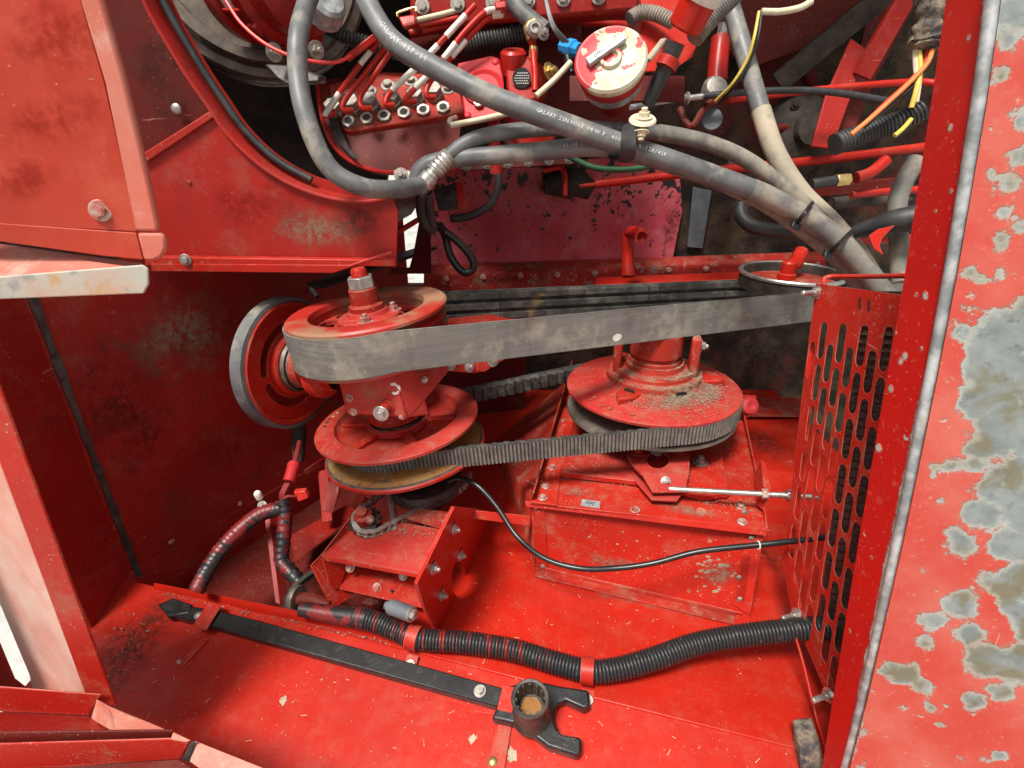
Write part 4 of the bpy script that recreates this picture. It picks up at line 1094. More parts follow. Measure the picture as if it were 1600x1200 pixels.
cm2 = frame(Q(617, 607, GF, .002), gn)
cpts = [cm2 @ Vector((0.0095 * math.cos(R(a)), 0.0105 * math.sin(R(a)), 0.001)) for a in range(-125, 130, 12)]
obj('white_clip', MB().tube(cpts, 0.0032, 8), M['white'], gbx)
gs = gback.normalized(); sn = gs.cross(Vector((0, 0, 1))).normalized(); sn = sn if sn.dot(CP - f4[1]) > 0 else -sn
SF = plane(f4[1], f4[1] + gback, f4[2])
bolt(gbx, Q(660, 593, SF, .001), SF[1], 0.0075, 'stud', 'zinc')
obj('side_pad', MB().prism([Q(x, y, SF, .001) for x, y in [(648, 583), (672, 579), (676, 603), (652, 608)]], SF[1] * 0.003), M['red'], gbx, bevel=0.001)
obj('flange_neck', MB().lathe(frame(U(498, 588, 1.15), (0.8, -0.45, 0.2)), [(0.0, 0), (0.045, 0.0), (0.045, 0.02), (0.03, 0.028), (0.03, 0.06)], 24), M['red'], gbx)
obj('shaft_boss', MB().lathe(frame(cL + AXL * 0.004, AXL), [(0.062, 0.0), (0.060, 0.02), (0.045, 0.030), (0.042, 0.07), (0, 0.07)], 32), M['red'], gbx, smooth=30)
# arm bolted to the gearbox
arm_t = thing('bearing_arm', U(760, 560, 1.25), 'red plate arm bolted to the gearbox under the wide belt', 'arm')
APL = plane(U(690, 560, 1.17), U(835, 540, 1.34), U(700, 580, 1.18))
a1 = [Q(x, y, APL) for x, y in [(648, 580), (660, 560), (700, 545), (842, 520), (842, 540), (800, 552), (757, 580), (745, 583), (702, 579), (690, 577)]]
obj('arm_plate', slab(a1, 0.014), M['fadedred'], arm_t, bevel=0.002)
obj('end_plate', slab([Q(x, y, APL, .0045) for x, y in [(745, 548), (842, 528), (842, 541), (803, 552), (757, 581), (746, 580)]], 0.004), M['fadedred'], arm_t, bevel=0.001)
for (x, y, r) in [(704, 570, .008), (733, 573, .008), (769, 562, .0105)]:
    bolt(arm_t, Q(x, y, APL, .0005 if x < 745 else .0047), APL[1], r, 'stud', 'zinc')
obj('arm_rib', MB().prism([Q(x, y, APL, .014) for x, y in [(652, 574), (700, 560), (700, 566), (654, 581)]], -APL[1] * .013), M['red'], arm_t, bevel=0.001)
slb = MB().prism([U(700, 497, 1.34), U(860, 480, 1.52), U(900, 505, 1.52), U(700, 545, 1.30)], (0, 0, -0.02))
obj('upper_beam', slb, M['dusty'], arm_t, bevel=0.002)

# ---- variable sheave, left
ls = thing('variable_sheave', cL - AXL * .12, 'left variable speed sheave with a red upper disc and a rusty lower face', 'sheave', 'variable speed sheaves')
ml = frame(cL, AXL, (0.9, -0.4, 0))
obj('upper_disc', MB().lathe(ml, [(0.0, -0.030), (0.050, -0.024), (0.130, -0.018), (0.138, -0.012), (0.142, -0.002), (0.146, 0.0), (RLS - .005, -0.003), (RLS, -0.007), (RLS, -0.013), (RLS - .008, -0.015), (0.135, -0.0205), (0.05, -0.028), (0.0, -0.034)], 96), M['fadedred'], ls, smooth=35)
for k in range(6):                                              # cast webs of the upper disc
    a = R(20 + 60 * k); ca, sa = math.cos(a), math.sin(a)
    b = MB().box(ml @ Vector((0.098 * ca, 0.098 * sa, -0.0155)), ml.to_3x3() @ Vector((0.036 * ca, 0.036 * sa, 0)), ml.to_3x3() @ Vector((-sa * 0.010, ca * 0.010, 0)), ml.to_3x3() @ Vector((0, 0, 0.006)))
    obj('web', b, M['red'], ls, bevel=0.002)
obj('inner_ring', MB().lathe(ml, [(0.070, -0.02), (0.070, -0.006), (0.062, -0.004), (0.056, -0.016)], 48), M['fadedred'], ls, smooth=30)
for i in range(5):                                              # row of drilled balance holes on the rim
    a = R(-152 - 6.0 * i)
    h = MB().lathe(ml @ Matrix.Translation((0.166 * math.cos(a), 0.166 * math.sin(a), -0.0018)), [(0.0055, 0.0), (0.0048, 0.0006), (0.0, 0.0007)], 12)
    obj('balance_hole', h, M['brass' if i > 2 else 'void'], ls)
lo_c = cL - AXL * 0.073 + Vector((0.006, 0, 0))
mlo = frame(lo_c, AXL, (0.9, -0.4, 0))
obj('lower_face', MB().lathe(mlo, [(0.05, 0.034), (0.10, 0.020), (RLS - .008, 0.001)], 96), M['rust'], ls, smooth=35)
obj('face_edge', MB().lathe(mlo, [(RLS - .008, 0.001), (RLS - .005, 0.0005), (RLS - .003, -0.001)], 96), M['cogdark'], ls)
obj('lower_disc', MB().lathe(mlo, [(RLS - .003, -0.001), (RLS, -0.004), (RLS, -0.010), (RLS - .006, -0.013), (0.10, -0.020), (0.09, -0.034), (0.0, -0.034)], 96), M['red'], ls, smooth=35)
obj('core', MB().lathe(mlo, [(0.06, 0.03), (0.06, 0.075)], 40), M['darkmetal'], ls)
obj('lower_bearing', MB().lathe(frame(U(668, 762, 1.30), AXL), [(0.05, 0.03), (0.085, 0.028), (0.088, 0.012), (0.080, 0.008), (0.082, -0.004), (0.074, -0.012), (0.0, -0.014)], 48), M['darkmetal'], ls, smooth=30)
# ---- variable sheave, right
cS = U(1020, 592, 1.393); AXS = Vector((-0.01, 0.01, 1)).normalized(); RS = 0.218
rs = thing('variable_sheave', cS - AXS * .10, 'right variable speed sheave caked with grey chaff round its red hub', 'sheave', 'variable speed sheaves')
ms = frame(cS, AXS, (1, -0.2, 0))
obj('upper_disc', MB().lathe(ms, [(0.0, 0.010), (0.120, 0.008), (0.132, 0.003), (0.175, -0.006), (0.180, -0.010), (RS - .005, -0.014), (RS, -0.018), (RS, -0.024), (RS - .006, -0.027), (0.08, -0.050), (0, -0.05)], 108), M['fadedred'], rs, smooth=35)
hubp = [(0.118, 0.006), (0.117, 0.020), (0.113, 0.024), (0.100, 0.026), (0.098, 0.034), (0.094, 0.037), (0.074, 0.040), (0.071, 0.049), (0.064, 0.051), (0.063, 0.060), (0.058, 0.062), (0.057, 0.078)]
obj('stepped_hub', MB().lathe(ms, hubp, 72), M['hubdust'], rs, smooth=30)
obj('shaft_tube', MB().lathe(ms, [(0.060, 0.070), (0.064, 0.074), (0.064, 0.128), (0.0, 0.128)], 48), M['hubdust'], rs, smooth=30)
for k in range(3):
    a = R(-118 + 120 * k); ca, sa = math.cos(a), math.sin(a); rot = ms.to_3x3()
    pts = [(0.105, -0.030), (0.150, -0.022), (0.178, -0.002), (0.150, 0.022), (0.105, 0.030)]
    P_ = [ms @ Vector((u * ca - v * sa, u * sa + v * ca, -0.006)) for u, v in pts]
    obj('cam_lug', MB().prism(P_, rot @ Vector((0, 0, 0.020 if k else 0.017))), M['red'], rs, bevel=0.004)
for sgn in (-1, 1):                                             # two upright ears beside the shaft
    c_ = ms @ Vector((0.092 * sgn, -0.006, 0.075))
    b = MB().box(c_, ms.to_3x3() @ Vector((0.011, 0, 0)), ms.to_3x3() @ Vector((0, 0.028, 0)), ms.to_3x3() @ Vector((0, 0, 0.050)))
    obj('ear', b, M['hubdust'], rs, bevel=0.006)
bolt(rs, ms @ Vector((0.104, -0.01, 0.10)), (1, -.2, 0), 0.010, 'stud', 'oldnut')
for a, r_ in ((-118, 0.127), (-62, 0.125)):
    q = ms @ Vector((r_ * math.cos(R(a)), r_ * math.sin(R(a)), 0.0))
    b = MB().prism([ms @ Vector((r_ * math.cos(R(a + da)), r_ * math.sin(R(a + da)), zz_)) for da, zz_ in ((-7, .008), (7, .008), (5, .019), (-5, .019))], Vector((math.cos(R(a)), math.sin(R(a)), 0)) * 0.004)
    obj('cast_pocket', b, M['void'], rs)
for i, a in enumerate((-128, -121, -105)):
    bolt(rs, ms @ Vector((0.195 * math.cos(R(a)), 0.195 * math.sin(R(a)), -0.0105)), AXS, 0.006, 'rivet', 'dusty', 'rivet')
los = cS - AXS * 0.073
mlos = frame(los, AXS, (1, -0.2, 0))
obj('lower_disc', MB().lathe(mlos, [(0.05, 0.030), (0.10, 0.016), (RS - .010, -0.003), (RS - .004, -0.005), (RS - .002, -0.012), (0.15, -0.024), (0.10, -0.04), (0.0, -0.04)], 96), M['greymetal'], rs, smooth=35)
obj('shaft', MB().lathe(mlos, [(0.055, -0.12), (0.055, 0.09)], 40), M['dusty'], rs)
# chaff lying on the sheave: grains nobody could count
ch = MB()
for i in range(12000):
    a = R(rnd.gauss(-48, 42)); r_ = min(0.205, max(0.07, abs(rnd.gauss(0.135, 0.033))))
    if r_ > 0.17 and rnd.random() < .6: continue
    dens = 0.5 + 0.5 * math.sin(a * 5 + r_ * 60)
    if rnd.random() > 0.35 + .65 * dens: continue
    base = 0.008 if r_ < .12 else 0.006 - (r_ - .12) * 0.20
    if r_ < 0.118: base = 0.022
    if r_ < 0.098: base = 0.037
    if r_ < 0.072: base = 0.051
    p = ms @ Vector((r_ * math.cos(a), r_ * math.sin(a), base + 0.0015 + rnd.random() * .002))
    s = rnd.uniform(0.0005, 0.0015); d = Vector((rnd.uniform(-1, 1), rnd.uniform(-1, 1), rnd.uniform(-.3, .3))) * s * rnd.choice((1, 1, 2.2))
    e = Vector((-d.y, d.x, 0)) * .5 + Vector((0, 0, s * .2))
    ch.add([p - d, p + e, p + d, p - e, p + Vector((0, 0, s * .8))], [(0, 1, 4), (1, 2, 4), (2, 3, 4), (3, 0, 4)])
o = obj('chaff', ch, M['chaff'], None, smooth=0); tag(o, 'grey brown chaff heaped on the right sheave and its hub', 'chaff', kind='stuff')
# ---- cogged belt between the sheaves
cb = thing('cogged_belt', (cL + cS) / 2 - Vector((0, 0, .05)), 'dusty black cogged belt running between the two variable sheaves', 'belt')
cpath = ringbelt(cL - AXL * 0.045, AXL, 0.124, cS - AXS * 0.043, AXS, RS - 0.012, 0.0021)
def cprof(i):
    t_ = (0.0100, 0.0135, 0.0135, 0.0100)[i % 4]
    inn = (-0.004, -0.012, -0.012, -0.004)[(i // 3) % 4]
    return [(t_, -0.0235), (t_, 0.0215), (0.004, 0.0228), (inn, 0.016), (inn, -0.018), (0.004, -0.0250)]
cmb = sweep(cpath[:len(cpath) // 4 * 4], cprof)
co = obj('belt_band', cmb, M['cog'], cb, smooth=25)
co.data.materials.append(M['cogdark'])
for p in co.data.polygons:
    if p.index % 6 != 0 or (p.index // 6) % 4 == 3: p.material_index = 1

# ---- upright idler pulley at the left
cI = U(460, 568, 1.30); nI = Vector((0.93, -0.36, 0.06)).normalized()
RI = 0.148
idl = thing('idler_pulley', cI - Vector((0, 0, RI)), 'upright red idler pulley with curved slots and a flat belt on its rim', 'pulley')
mi = frame(cI, nI, (0.5, 0.86, 0))
holes = [arc2d(0.082, 0.104, R(a), R(a + 78), 14) for a in (96, 196, 286, 16)]
obj('disc', MB().sheet(mi, circ2d(0, 0, RI - .006, 80), holes, 0.006), M['red'], idl, smooth=25)
obj('rim', MB().lathe(mi, [(RI - .014, -0.002), (RI - .010, 0.004), (RI - .004, 0.005), (RI - .001, 0.002), (RI - .001, -0.036), (RI - .012, -0.036), (RI - .012, -0.004)], 96), M['red'], idl, smooth=35)
obj('hub_rings', MB().lathe(mi, [(0.074, -0.004), (0.074, 0.012), (0.069, 0.016), (0.066, 0.016), (0.064, 0.009)], 64), M['red'], idl, smooth=30)
obj('groove', MB().lathe(mi, [(0.065, 0.010), (0.062, 0.026), (0.057, 0.020), (0.054, 0.036), (0.050, 0.036)], 64), M['greymetal'], idl, smooth=30)
obj('hub', MB().lathe(mi, [(0.056, 0.030), (0.055, 0.048), (0.046, 0.052), (0.043, 0.046), (0.036, 0.044), (0.034, 0.075), (0.030, 0.08), (0, 0.08)], 48), M['dusty'], idl, smooth=30)
bolt(idl, mi @ Vector((0.0, 0.038, 0.046)), nI, 0.008, 'hex', 'oldnut')
bt = MB().lathe(mi, [(RI, 0.002), (RI + .009, 0.0), (RI + .010, -0.030), (RI, -0.034), (RI, 0.002)], 96)
ib = single('idler_belt', bt, M['hose'], 'grey flat belt wrapped round the upright idler pulley', 'belt')
tail = MB().bar(cI + Vector((0.03, 0.13, 0.155)), cI + Vector((0.25, 0.62, 0.155)), 0.05, 0.010)
obj('belt_tail', tail, M['rubber'], ib)
stem = thing('idler_mount', U(468, 720, 1.32), 'dark greasy idler mount below the upright pulley', 'mount')
obj('stem_body', MB().tube(px([(465, 655, 1.36), (467, 690, 1.36), (466, 720, 1.36)], .01), lambda q: 0.020 - .006 * q, 12), M['soot'], stem)
# ================================================================== fan housing under the right sheave
ZT = 0.19
fb_ = thing('fan_housing', G(1010, 930), 'red sheet metal fan housing with a bolted top plate under the right sheave', 'housing')
TPL = (Vector((0, 0, ZT)), Vector((0, 0, 1)))
tA, tB, tC, tD = G(828, 786, ZT), G(1197, 826, ZT), G(1158, 640, ZT), G(893, 588, ZT)
fA, fB = G(838, 893), G(1172, 968)
# front face, ends and inner block
fx = (tB - tA).normalized(); fy = Vector((-fx.y, fx.x, 0))
zl = Vector((0, 0, 1))
kA, kB, bA, bB = tA + fy * .012, tB + fy * .012, G(838, 889), G(1172, 966)
FPLN = plane(kA, kB, bA); FPL2 = plane(kB, bB, bA)
def on_front(x, y, off=0.0):
    a, b = Q(x, y, FPLN, off), Q(x, y, FPL2, off)
    return a if (a - CP).length < (b - CP).length else b
obj('front_sheet', MB().add([kA, kB, bB, bA, kA + fy * .003, kB + fy * .003, bB + fy * .003, bA + fy * .003], [(0, 3, 1), (1, 3, 2), (4, 5, 7), (5, 6, 7), (0, 4, 7, 3), (1, 2, 6, 5)]), M['red'], fb_, bevel=0.001)
obj('left_flange', slab([on_front(x, y, .003) for x, y in [(830, 792), (850, 794), (856, 888), (838, 886)]], 0.003), M['red'], fb_, bevel=0.001)
obj('right_flange', slab([on_front(x, y, .003) for x, y in [(1164, 846), (1194, 832), (1172, 962), (1146, 946)]], 0.003), M['red'], fb_, bevel=0.001)
obj('base_flange', MB().prism([G(838, 889, .005), G(1148, 962, .005), G(1146, 975, .005), G(836, 900, .005)], (0, 0, -.004)), M['dusty'], fb_, bevel=0.001)
obj('base_bead', MB().prism([G(843, 884, .012), G(1150, 955, .012), G(1148, 962, .004), G(840, 890, .004)], (0, 0, -.004)), M['dusty'], fb_, bevel=0.001)
sideL = [tA + fy * .012, tD, Vector((tD.x - 0.05, tD.y, 0)), Vector(((tA + fy * .012).x, (tA + fy * .012).y, 0))]
obj('left_side', slab([tA + fy * .014 - zl * .002, tD - zl * .002, G(770, 690, 0.0), G(836, 886, 0)], 0.003), M['dusty'], fb_, bevel=0.001)
obj('right_side', MB().prism([tB + fy * .012 - zl * .003, tC - zl * .003, Vector((tC.x, tC.y, 0)), Vector((tB.x - fx.x * .02, tB.y + .012, 0))], (-0.003, 0, 0)), M['red'], fb_, bevel=0.001)
# top plate in two layers
obj('top_plate', slab([tA, tB, tC, tD], 0.005), M['red'], fb_, bevel=0.0015)
obj('top_fold', slab([G(820, 783, ZT + .0), G(1199, 827, ZT), G(1197, 838, ZT - .012), G(822, 792, ZT - .012)], 0.004), M['red'], fb_, bevel=0.0015)
obj('left_strip', slab([G(x, y, ZT + .0045) for x, y in [(828, 784), (870, 789), (876, 742), (902, 640), (893, 600)]], 0.004), M['red'], fb_, bevel=0.001)
obj('raised_plate', slab([G(x, y, ZT + .018) for x, y in [(874, 738), (880, 700), (960, 668), (1125, 690), (1140, 770), (1100, 775), (1000, 752)]], 0.014), M['red'], fb_, bevel=0.002)
obj('left_ridge', MB().prism([tD + Vector((0, .02, .05)), G(832, 770, ZT + .03), G(828, 784, ZT), tD - zl * .02], (0.004, 0, 0)), M['dusty'], fb_, bevel=0.001)
obj('right_ridge', MB().prism([G(1160, 640, ZT + .03), G(1194, 800, ZT + .018), G(1197, 826, ZT), tC], (0.004, 0, 0)), M['red'], fb_, bevel=0.001)
for (x, y) in [(863, 731), (853, 760), (848, 778), (1156, 790), (1160, 816), (992, 797), (1130, 676), (880, 660), (1157, 792)]:
    bolt(fb_, G(x, y, ZT + (.005 if x < 880 else .001)), (0, 0, 1), 0.0072, 'hex', 'boltred')
for (x, y) in [(837, 793), (1174, 840), (1155, 902), (1156, 936), (848, 885), (1163, 800)]:
    bolt(fb_, on_front(x, y, .004), FPLN[1], 0.006, 'rivet', 'oldnut')
for (x, y) in [(884, 818), (940, 822), (865, 850), (1018, 858), (1040, 862), (1096, 845), (1120, 872)]:
    bolt(fb_, on_front(x, y, .0003), FPLN[1], 0.0028, 'rivet', 'dusty', 'dent')
plate_m = frame(G(923, 787, ZT + .0012), (0, 0, 1), G(938, 789, ZT) - G(908, 785, ZT))
pl_o = obj('name_plate', MB().box(plate_m.translation, plate_m.to_3x3() @ Vector((.0205, 0, 0)), plate_m.to_3x3() @ Vector((0, .0115, 0)), (0, 0, .0008)), M['silver'], fb_)
mk = MB()
for r_, xs in ((.004, [(-.010, -.004), (-.002, .003), (.005, .010)]), (-.001, [(-.012, -.006), (-.004, .008)]), (-.007, [(-.006, -.001), (.002, .006)])):
    for a, b in xs:
        mk.box(plate_m @ Vector(((a + b) / 2, r_, .001)), plate_m.to_3x3() @ Vector(((b - a) / 2, 0, 0)), plate_m.to_3x3() @ Vector((0, .0012, 0)), (0, 0, .0001))
obj('stamped_rows', mk, M['ink'], pl_o)
# dried mud splashes on the front sheet
for k, (x, y, s) in enumerate([(1130, 885, 9), (1105, 895, 6), (1118, 925, 5), (1095, 893, 4)] + [(rnd.gauss(1120, 18), rnd.gauss(893, 16), rnd.uniform(1, 4.5)) for i in range(26)] + [(rnd.uniform(860, 1140), rnd.uniform(825, 885), rnd.uniform(.8, 2.4)) for i in range(22)]):
    pts = []
    mf = frame(on_front(x, y, .0006), FPLN[1], RT)
    sc_ = s * 1.15 / 850
    pts = [(sc_ * (0.65 + .55 * rnd.random()) * math.cos(2 * math.pi * i / 16), sc_ * .7 * (0.6 + .6 * rnd.random()) * math.sin(2 * math.pi * i / 16)) for i in range(16)]
    obj('mud_splash', MB().sheet(mf, pts, [], 0.0008), M['tan'], fb_, smooth=0)
# ---- tensioner plate and threaded rod on top
tn = thing('belt_tensioner', G(1030, 745, ZT), 'red bent tensioner plate with a slotted hole on the fan housing', 'tensioner')
ta = ZT + .020
obj('slide_plate', MB().prism([G(x, y, ta) for x, y in [(877, 728), (890, 690), (935, 686), (990, 698), (990, 725), (1000, 745), (1078, 756), (1068, 768), (1058, 782), (1018, 780), (990, 748), (880, 737)]], (0, 0, -.005)), M['fadedred'], tn, bevel=0.0012)
tm = [G(x, y, ta + .030) for x, y in [(976, 690), (1076, 692), (1082, 716), (1079, 735)]]
ta2 = ta + .028
up4 = [(980, 688), (1072, 688), (1078, 712), (1076, 742), (1002, 740), (985, 722), (978, 705)]
tfm = frame(G(1028, 715, ta2), (0, 0, 1), RT)
sl = [local(tfm, G(1028 + 18 * math.cos(2 * math.pi * k / 20), 718 + 14 * math.sin(2 * math.pi * k / 20), ta2)) for k in range(20)]
obj('upper_plate', MB().sheet(tfm, [local(tfm, G(x, y, ta2)) for x, y in up4], [sl], 0.006), M['fadedred'], tn, smooth=25)
obj('front_skirt', slab([G(1002, 739, ta2), G(1076, 741, ta2), G(1071, 768, ta2 - .012), G(1020, 769, ta2 - .012)], 0.005), M['fadedred'], tn, bevel=0.001)
for (x, y) in [(997, 707), (1062, 705)]:
    bolt(tn, G(x, y, ta2 + .001), (0, 0, 1), 0.0125, 'hex', 'clean')
bolt(tn, G(1026, 704, ta2 + .012), (0, -.35, 1), 0.0105, 'stud', 'zinc')
bolt(tn, G(1040, 752, ta2 - .004), (0, -.8, .6), 0.007, 'stud', 'zinc')
bolt(tn, G(1094, 723, ZT + .019), (0, 0, 1), 0.0115, 'stud', 'oldnut')
obj('arc_slot', MB().prism([G(x, y, ZT + .0195) for x, y in [(895, 702), (930, 714), (985, 723), (985, 719), (930, 709), (899, 699)]], (0, 0, -.001)), M['void'], tn)
rod = thing('threaded_rod', G(1120, 768, .21), 'zinc threaded adjusting rod reaching from the tensioner to the guard', 'rod')
r0, r1 = G(1045, 764, .225), U(1284, 777, 1.13)
rp_ = [r0.lerp(r1, i / 220) for i in range(221)]
obj('thread', MB().tube(rp_, lambda q: 0.0058 + (0.0006 if int(round(q * 220)) % 2 else 0), 10), M['zinc'], rod, smooth=60)
for q in (0.62, 0.78):
    obj('lock_nut', MB().hexp(frame(r0.lerp(r1, q), r1 - r0), 0.0125, 0.012), M['zinc' if q > .7 else 'boltred'], rod, bevel=0.001, smooth=20)
obj('rod_bracket', MB().prism([G(x, y, .20) for x, y in [(1178, 745), (1186, 752), (1194, 800), (1182, 790)]], (0.006, 0.0, 0.05)), M['dusty'], rod, bevel=0.002)
# round capped fitting right of the sheave
cf = thing('cap_fitting', U(1172, 640, 1.50), 'red domed cap fitting standing right of the right sheave', 'fitting')
mc = frame(U(1170, 634, 1.52), (0.1, -0.85, 0.5))
obj('cap', MB().lathe(mc, [(0.026, -0.02), (0.027, 0.004), (0.023, 0.011), (0.014, 0.014), (0.0, 0.010)], 28), M['pumpred'], cf, smooth=30)
obj('tab', MB().prism([U(x, y, 1.54) for x, y in [(1158, 618), (1182, 618), (1182, 634), (1158, 634)]], (0, .004, 0)), M['red'], cf, bevel=0.001)
# red riser sheet behind the housing, right, and dusty ledge
single('rear_riser', slab([G(1168, 650, .02), G(1252, 650, .02), G(1252, 620, .02) , G(1168, 622, .02)], 0.003), M['dusty'], 'dusty red riser strip at the back of the floor right of the sheave', 'strip')

# ================================================================== thin black cable across the housing
cab = px([(700, 753, 1.24), (718, 748, 1.24), (745, 758, 1.22), (775, 790, 1.20), (808, 838, 1.17), (850, 872, 1.13), (905, 888, 1.105), (960, 888, 1.10), (1020, 880, 1.09), (1090, 862, 1.075), (1170, 853, 1.06), (1235, 846, 1.05), (1300, 838, 1.06)], .007)
cbl = thing('black_cable', cab[0], 'thin glossy black cable sagging across the front of the fan housing', 'cable')
obj('sheath', MB().tube(cab, 0.0058, 10), M['cable'], cbl)
tie_p = U(1185, 852, 1.055)
obj('tie', MB().tube([tie_p + Vector((0, 0.0078 * math.cos(a), 0.0078 * math.sin(a))) for a in [i * .5 for i in range(14)]], 0.0014, 6), M['white'], cbl)

# ================================================================== open bracket box left of the housing
bx_ = thing('bracket_box', G(640, 960), 'open red bracket box with long bolts in its side plate, centre of the floor', 'bracket')
RPL = plane(U(704, 870, 1.09), U(735, 800, 1.18), U(690, 960, 1.12))
rpts = [(652, 912), (710, 792), (770, 798), (765, 816), (736, 880), (695, 984), (684, 984), (664, 952)]
rm = frame(Q(700, 880, RPL), RPL[1], RT)
hole = [local(rm, Q(716 + 10.5 * math.cos(2 * math.pi * k / 24) + 1.5 * math.sin(2 * math.pi * k / 24) * -1, 903 + 27 * math.sin(2 * math.pi * k / 24), RPL)) for k in range(24)]
obj('side_plate', MB().sheet(rm, [local(rm, Q(x, y, RPL)) for x, y in rpts], [hole], 0.006), M['clean'], bx_, smooth=25)
for (x, y) in [(709, 827), (719, 868), (677, 888), (690, 930)]:
    bolt(bx_, Q(x, y, RPL, .001), RPL[1] + Vector((.2, -.1, .1)), 0.0078, 'stud', 'zinc')
    s = MB().prism([Q(x - 4, y + 14, RPL, .0008), Q(x - 1, y + 8, RPL, .0008), Q(x + 3, y - 13, RPL, .0008), Q(x, y - 10, RPL, .0008)], -RPL[1] * .0004)
    obj('bolt_slot', s, M['void'], bx_)
TP = [U(502, 868, 1.15), U(660, 896, 1.09), U(696, 828, 1.165), U(640, 818, 1.19), U(566, 812, 1.235)]
obj('top_sheet', slab(TP, 0.004), M['fadedred'], bx_, bevel=0.001)
obj('front_fold', slab([U(502, 868, 1.148), U(655, 897, 1.088), U(652, 903, 1.09), U(508, 876, 1.15)], 0.003), M['red'], bx_, bevel=0.001)
obj('back_pan', slab([U(546, 873, 1.26), U(660, 896, 1.17), U(660, 950, 1.14), U(530, 920, 1.17)], 0.003), M['red'], bx_, bevel=0.001)
obj('left_plate', slab([U(485, 884, 1.16), U(504, 866, 1.16), U(572, 776, 1.30), U(576, 780, 1.30), U(553, 930, 1.19), U(520, 952, 1.17)], 0.005), M['red'], bx_, bevel=0.0012)
obj('left_inner', slab([U(503, 871, 1.152), U(546, 874, 1.20), U(530, 921, 1.175), U(516, 918, 1.155)], 0.002), M['red'], bx_, bevel=0.001)
obj('back_sheet', slab([U(628, 808, 1.20), U(695, 828, 1.17), U(706, 800, 1.2), U(640, 792, 1.23)], 0.003), M['dusty'], bx_, bevel=0.001)
obj('tie_strip', slab([U(736, 797, 1.22), U(828, 806, 1.24), U(828, 822, 1.24), U(736, 810, 1.22)], 0.004), M['red'], bx_, bevel=0.001)
for (x, y, d) in [(547, 887, 1.175), (630, 900, 1.165), (589, 918, 1.165)]:
    bolt(bx_, U(x, y, d), (0, -.8, .6), 0.0065, 'hex', 'boltred')
for (x, y, d) in [(609, 900, 1.17), (584, 914, 1.17), (612, 923, 1.155)]:
    bolt(bx_, U(x, y, d), (0, -.8, .6), 0.0032, 'rivet', 'void', 'hole')
gz = thing('zinc_spacer', U(626, 955, 1.09), 'grey zinc bolt sleeve lying under the bracket box', 'bolt sleeve')
s0, s1 = U(604, 946, 1.10), U(650, 962, 1.06)
obj('sleeve', MB().tube([s0.lerp(s1, t) for t in (0, .1, .15, .8, .85)], lambda q: (0.009 if q < .3 else 0.0155), 16), M['bluegrey'], gz, smooth=40)
bolt(gz, s0.lerp(s1, .85), s1 - s0, 0.010, 'hex', 'zinc')
# ---- small sprocket with its chain on top of the bracket
spk = thing('small_sprocket', U(572, 820, 1.19), 'small red sprocket hub with dirty teeth on top of the bracket box', 'sprocket')
sm_ = frame(U(570, 812, 1.205), (-0.10, -0.25, 1))
tee = [( (0.038 if i % 2 else 0.031) * math.cos(2 * math.pi * i / 28), (0.038 if i % 2 else 0.031) * math.sin(2 * math.pi * i / 28)) for i in range(28)]
obj('teeth', MB().sheet(sm_, tee, [], 0.006), M['soot'], spk, smooth=0)
obj('hub', MB().lathe(sm_, [(0.021, 0.0), (0.020, 0.018), (0.013, 0.022), (0.012, 0.030), (0, 0.031)], 20), M['dusty'], spk, smooth=30)
bolt(spk, sm_ @ Vector((.018, -.012, .014)), (.6, -.7, .3), 0.006, 'stud', 'boltred')
lever = MB().tube(px([(606, 766, 1.27), (612, 790, 1.24), (618, 830, 1.19)], .01), 0.0085, 10)
single('steel_pin', lever, M['zinc'], 'short steel pin between the lower sheave and the bracket box', 'pin')
def chain(path, label, w=0.014, pitch=0.0165):
    t = thing('roller_chain', path[0], label, 'chain')
    L = sum((path[i] - path[i - 1]).length for i in range(1, len(path)))
    p2 = spline(path[::2] + [path[-1]], pitch)
    b = MB()
    for s in (-1, 1):
        pl = []
        for k in range(16):
            a = 2 * math.pi * k / 16
            pl.append(Vector(((0.55 if math.cos(a) > 0 else -0.55) + 0.34 * math.cos(a), 0.34 * math.sin(a) * (1.0), 0.36 * s)))
        b.prism(pl, (0, 0, 0.12 * s))
    for e in (-.55, .55): b.lathe(Matrix.Translation((e, 0, 0)), [(0.26, -0.36), (0.26, 0.36)], 8)
    me = bpy.data.meshes.new('chain_link'); me.from_pydata([tuple(v) for v in b.v], [], b.f); me.materials.append(M['soot' if 'greasy' in label else 'oldnut'])
    for i in range(len(p2) - 1):
        o = bpy.data.objects.new('chain_link', me); col.objects.link(o); o.parent = t
        x = (p2[i + 1] - p2[i]); m = frame((p2[i] + p2[i + 1]) / 2 - wloc(t), Vector((-0.1, -.2, 1)).cross(x).cross(x) * -1 if False else (Vector((-.1, -.2, 1)) - x.normalized() * Vector((-.1, -.2, 1)).dot(x.normalized())), x)
        q = 1.0 if i % 2 else 0.78
        o.matrix_basis = m @ Matrix.Diagonal((pitch, pitch * .95, w * 1.2 * q, 1))
    return t
chain(px([(735, 742, 1.33), (722, 762, 1.28), (690, 782, 1.25), (650, 800, 1.22), (612, 820, 1.19), (585, 833, 1.175), (562, 831, 1.175), (553, 815, 1.195), (560, 800, 1.22), (580, 785, 1.25), (600, 768, 1.29)], .006), 'rusty roller chain looping from the small sprocket to the lower sheave')
chain(px([(548, 868, 1.24), (500, 890, 1.22), (470, 910, 1.20), (452, 930, 1.19), (449, 947, 1.18), (456, 955, 1.17)], .006), 'greasy roller chain hanging left of the bracket box', .013)
yk = thing('yoke_joint', U(490, 940, 1.17), 'dirty red yoke joint beside the greasy chain', 'joint')
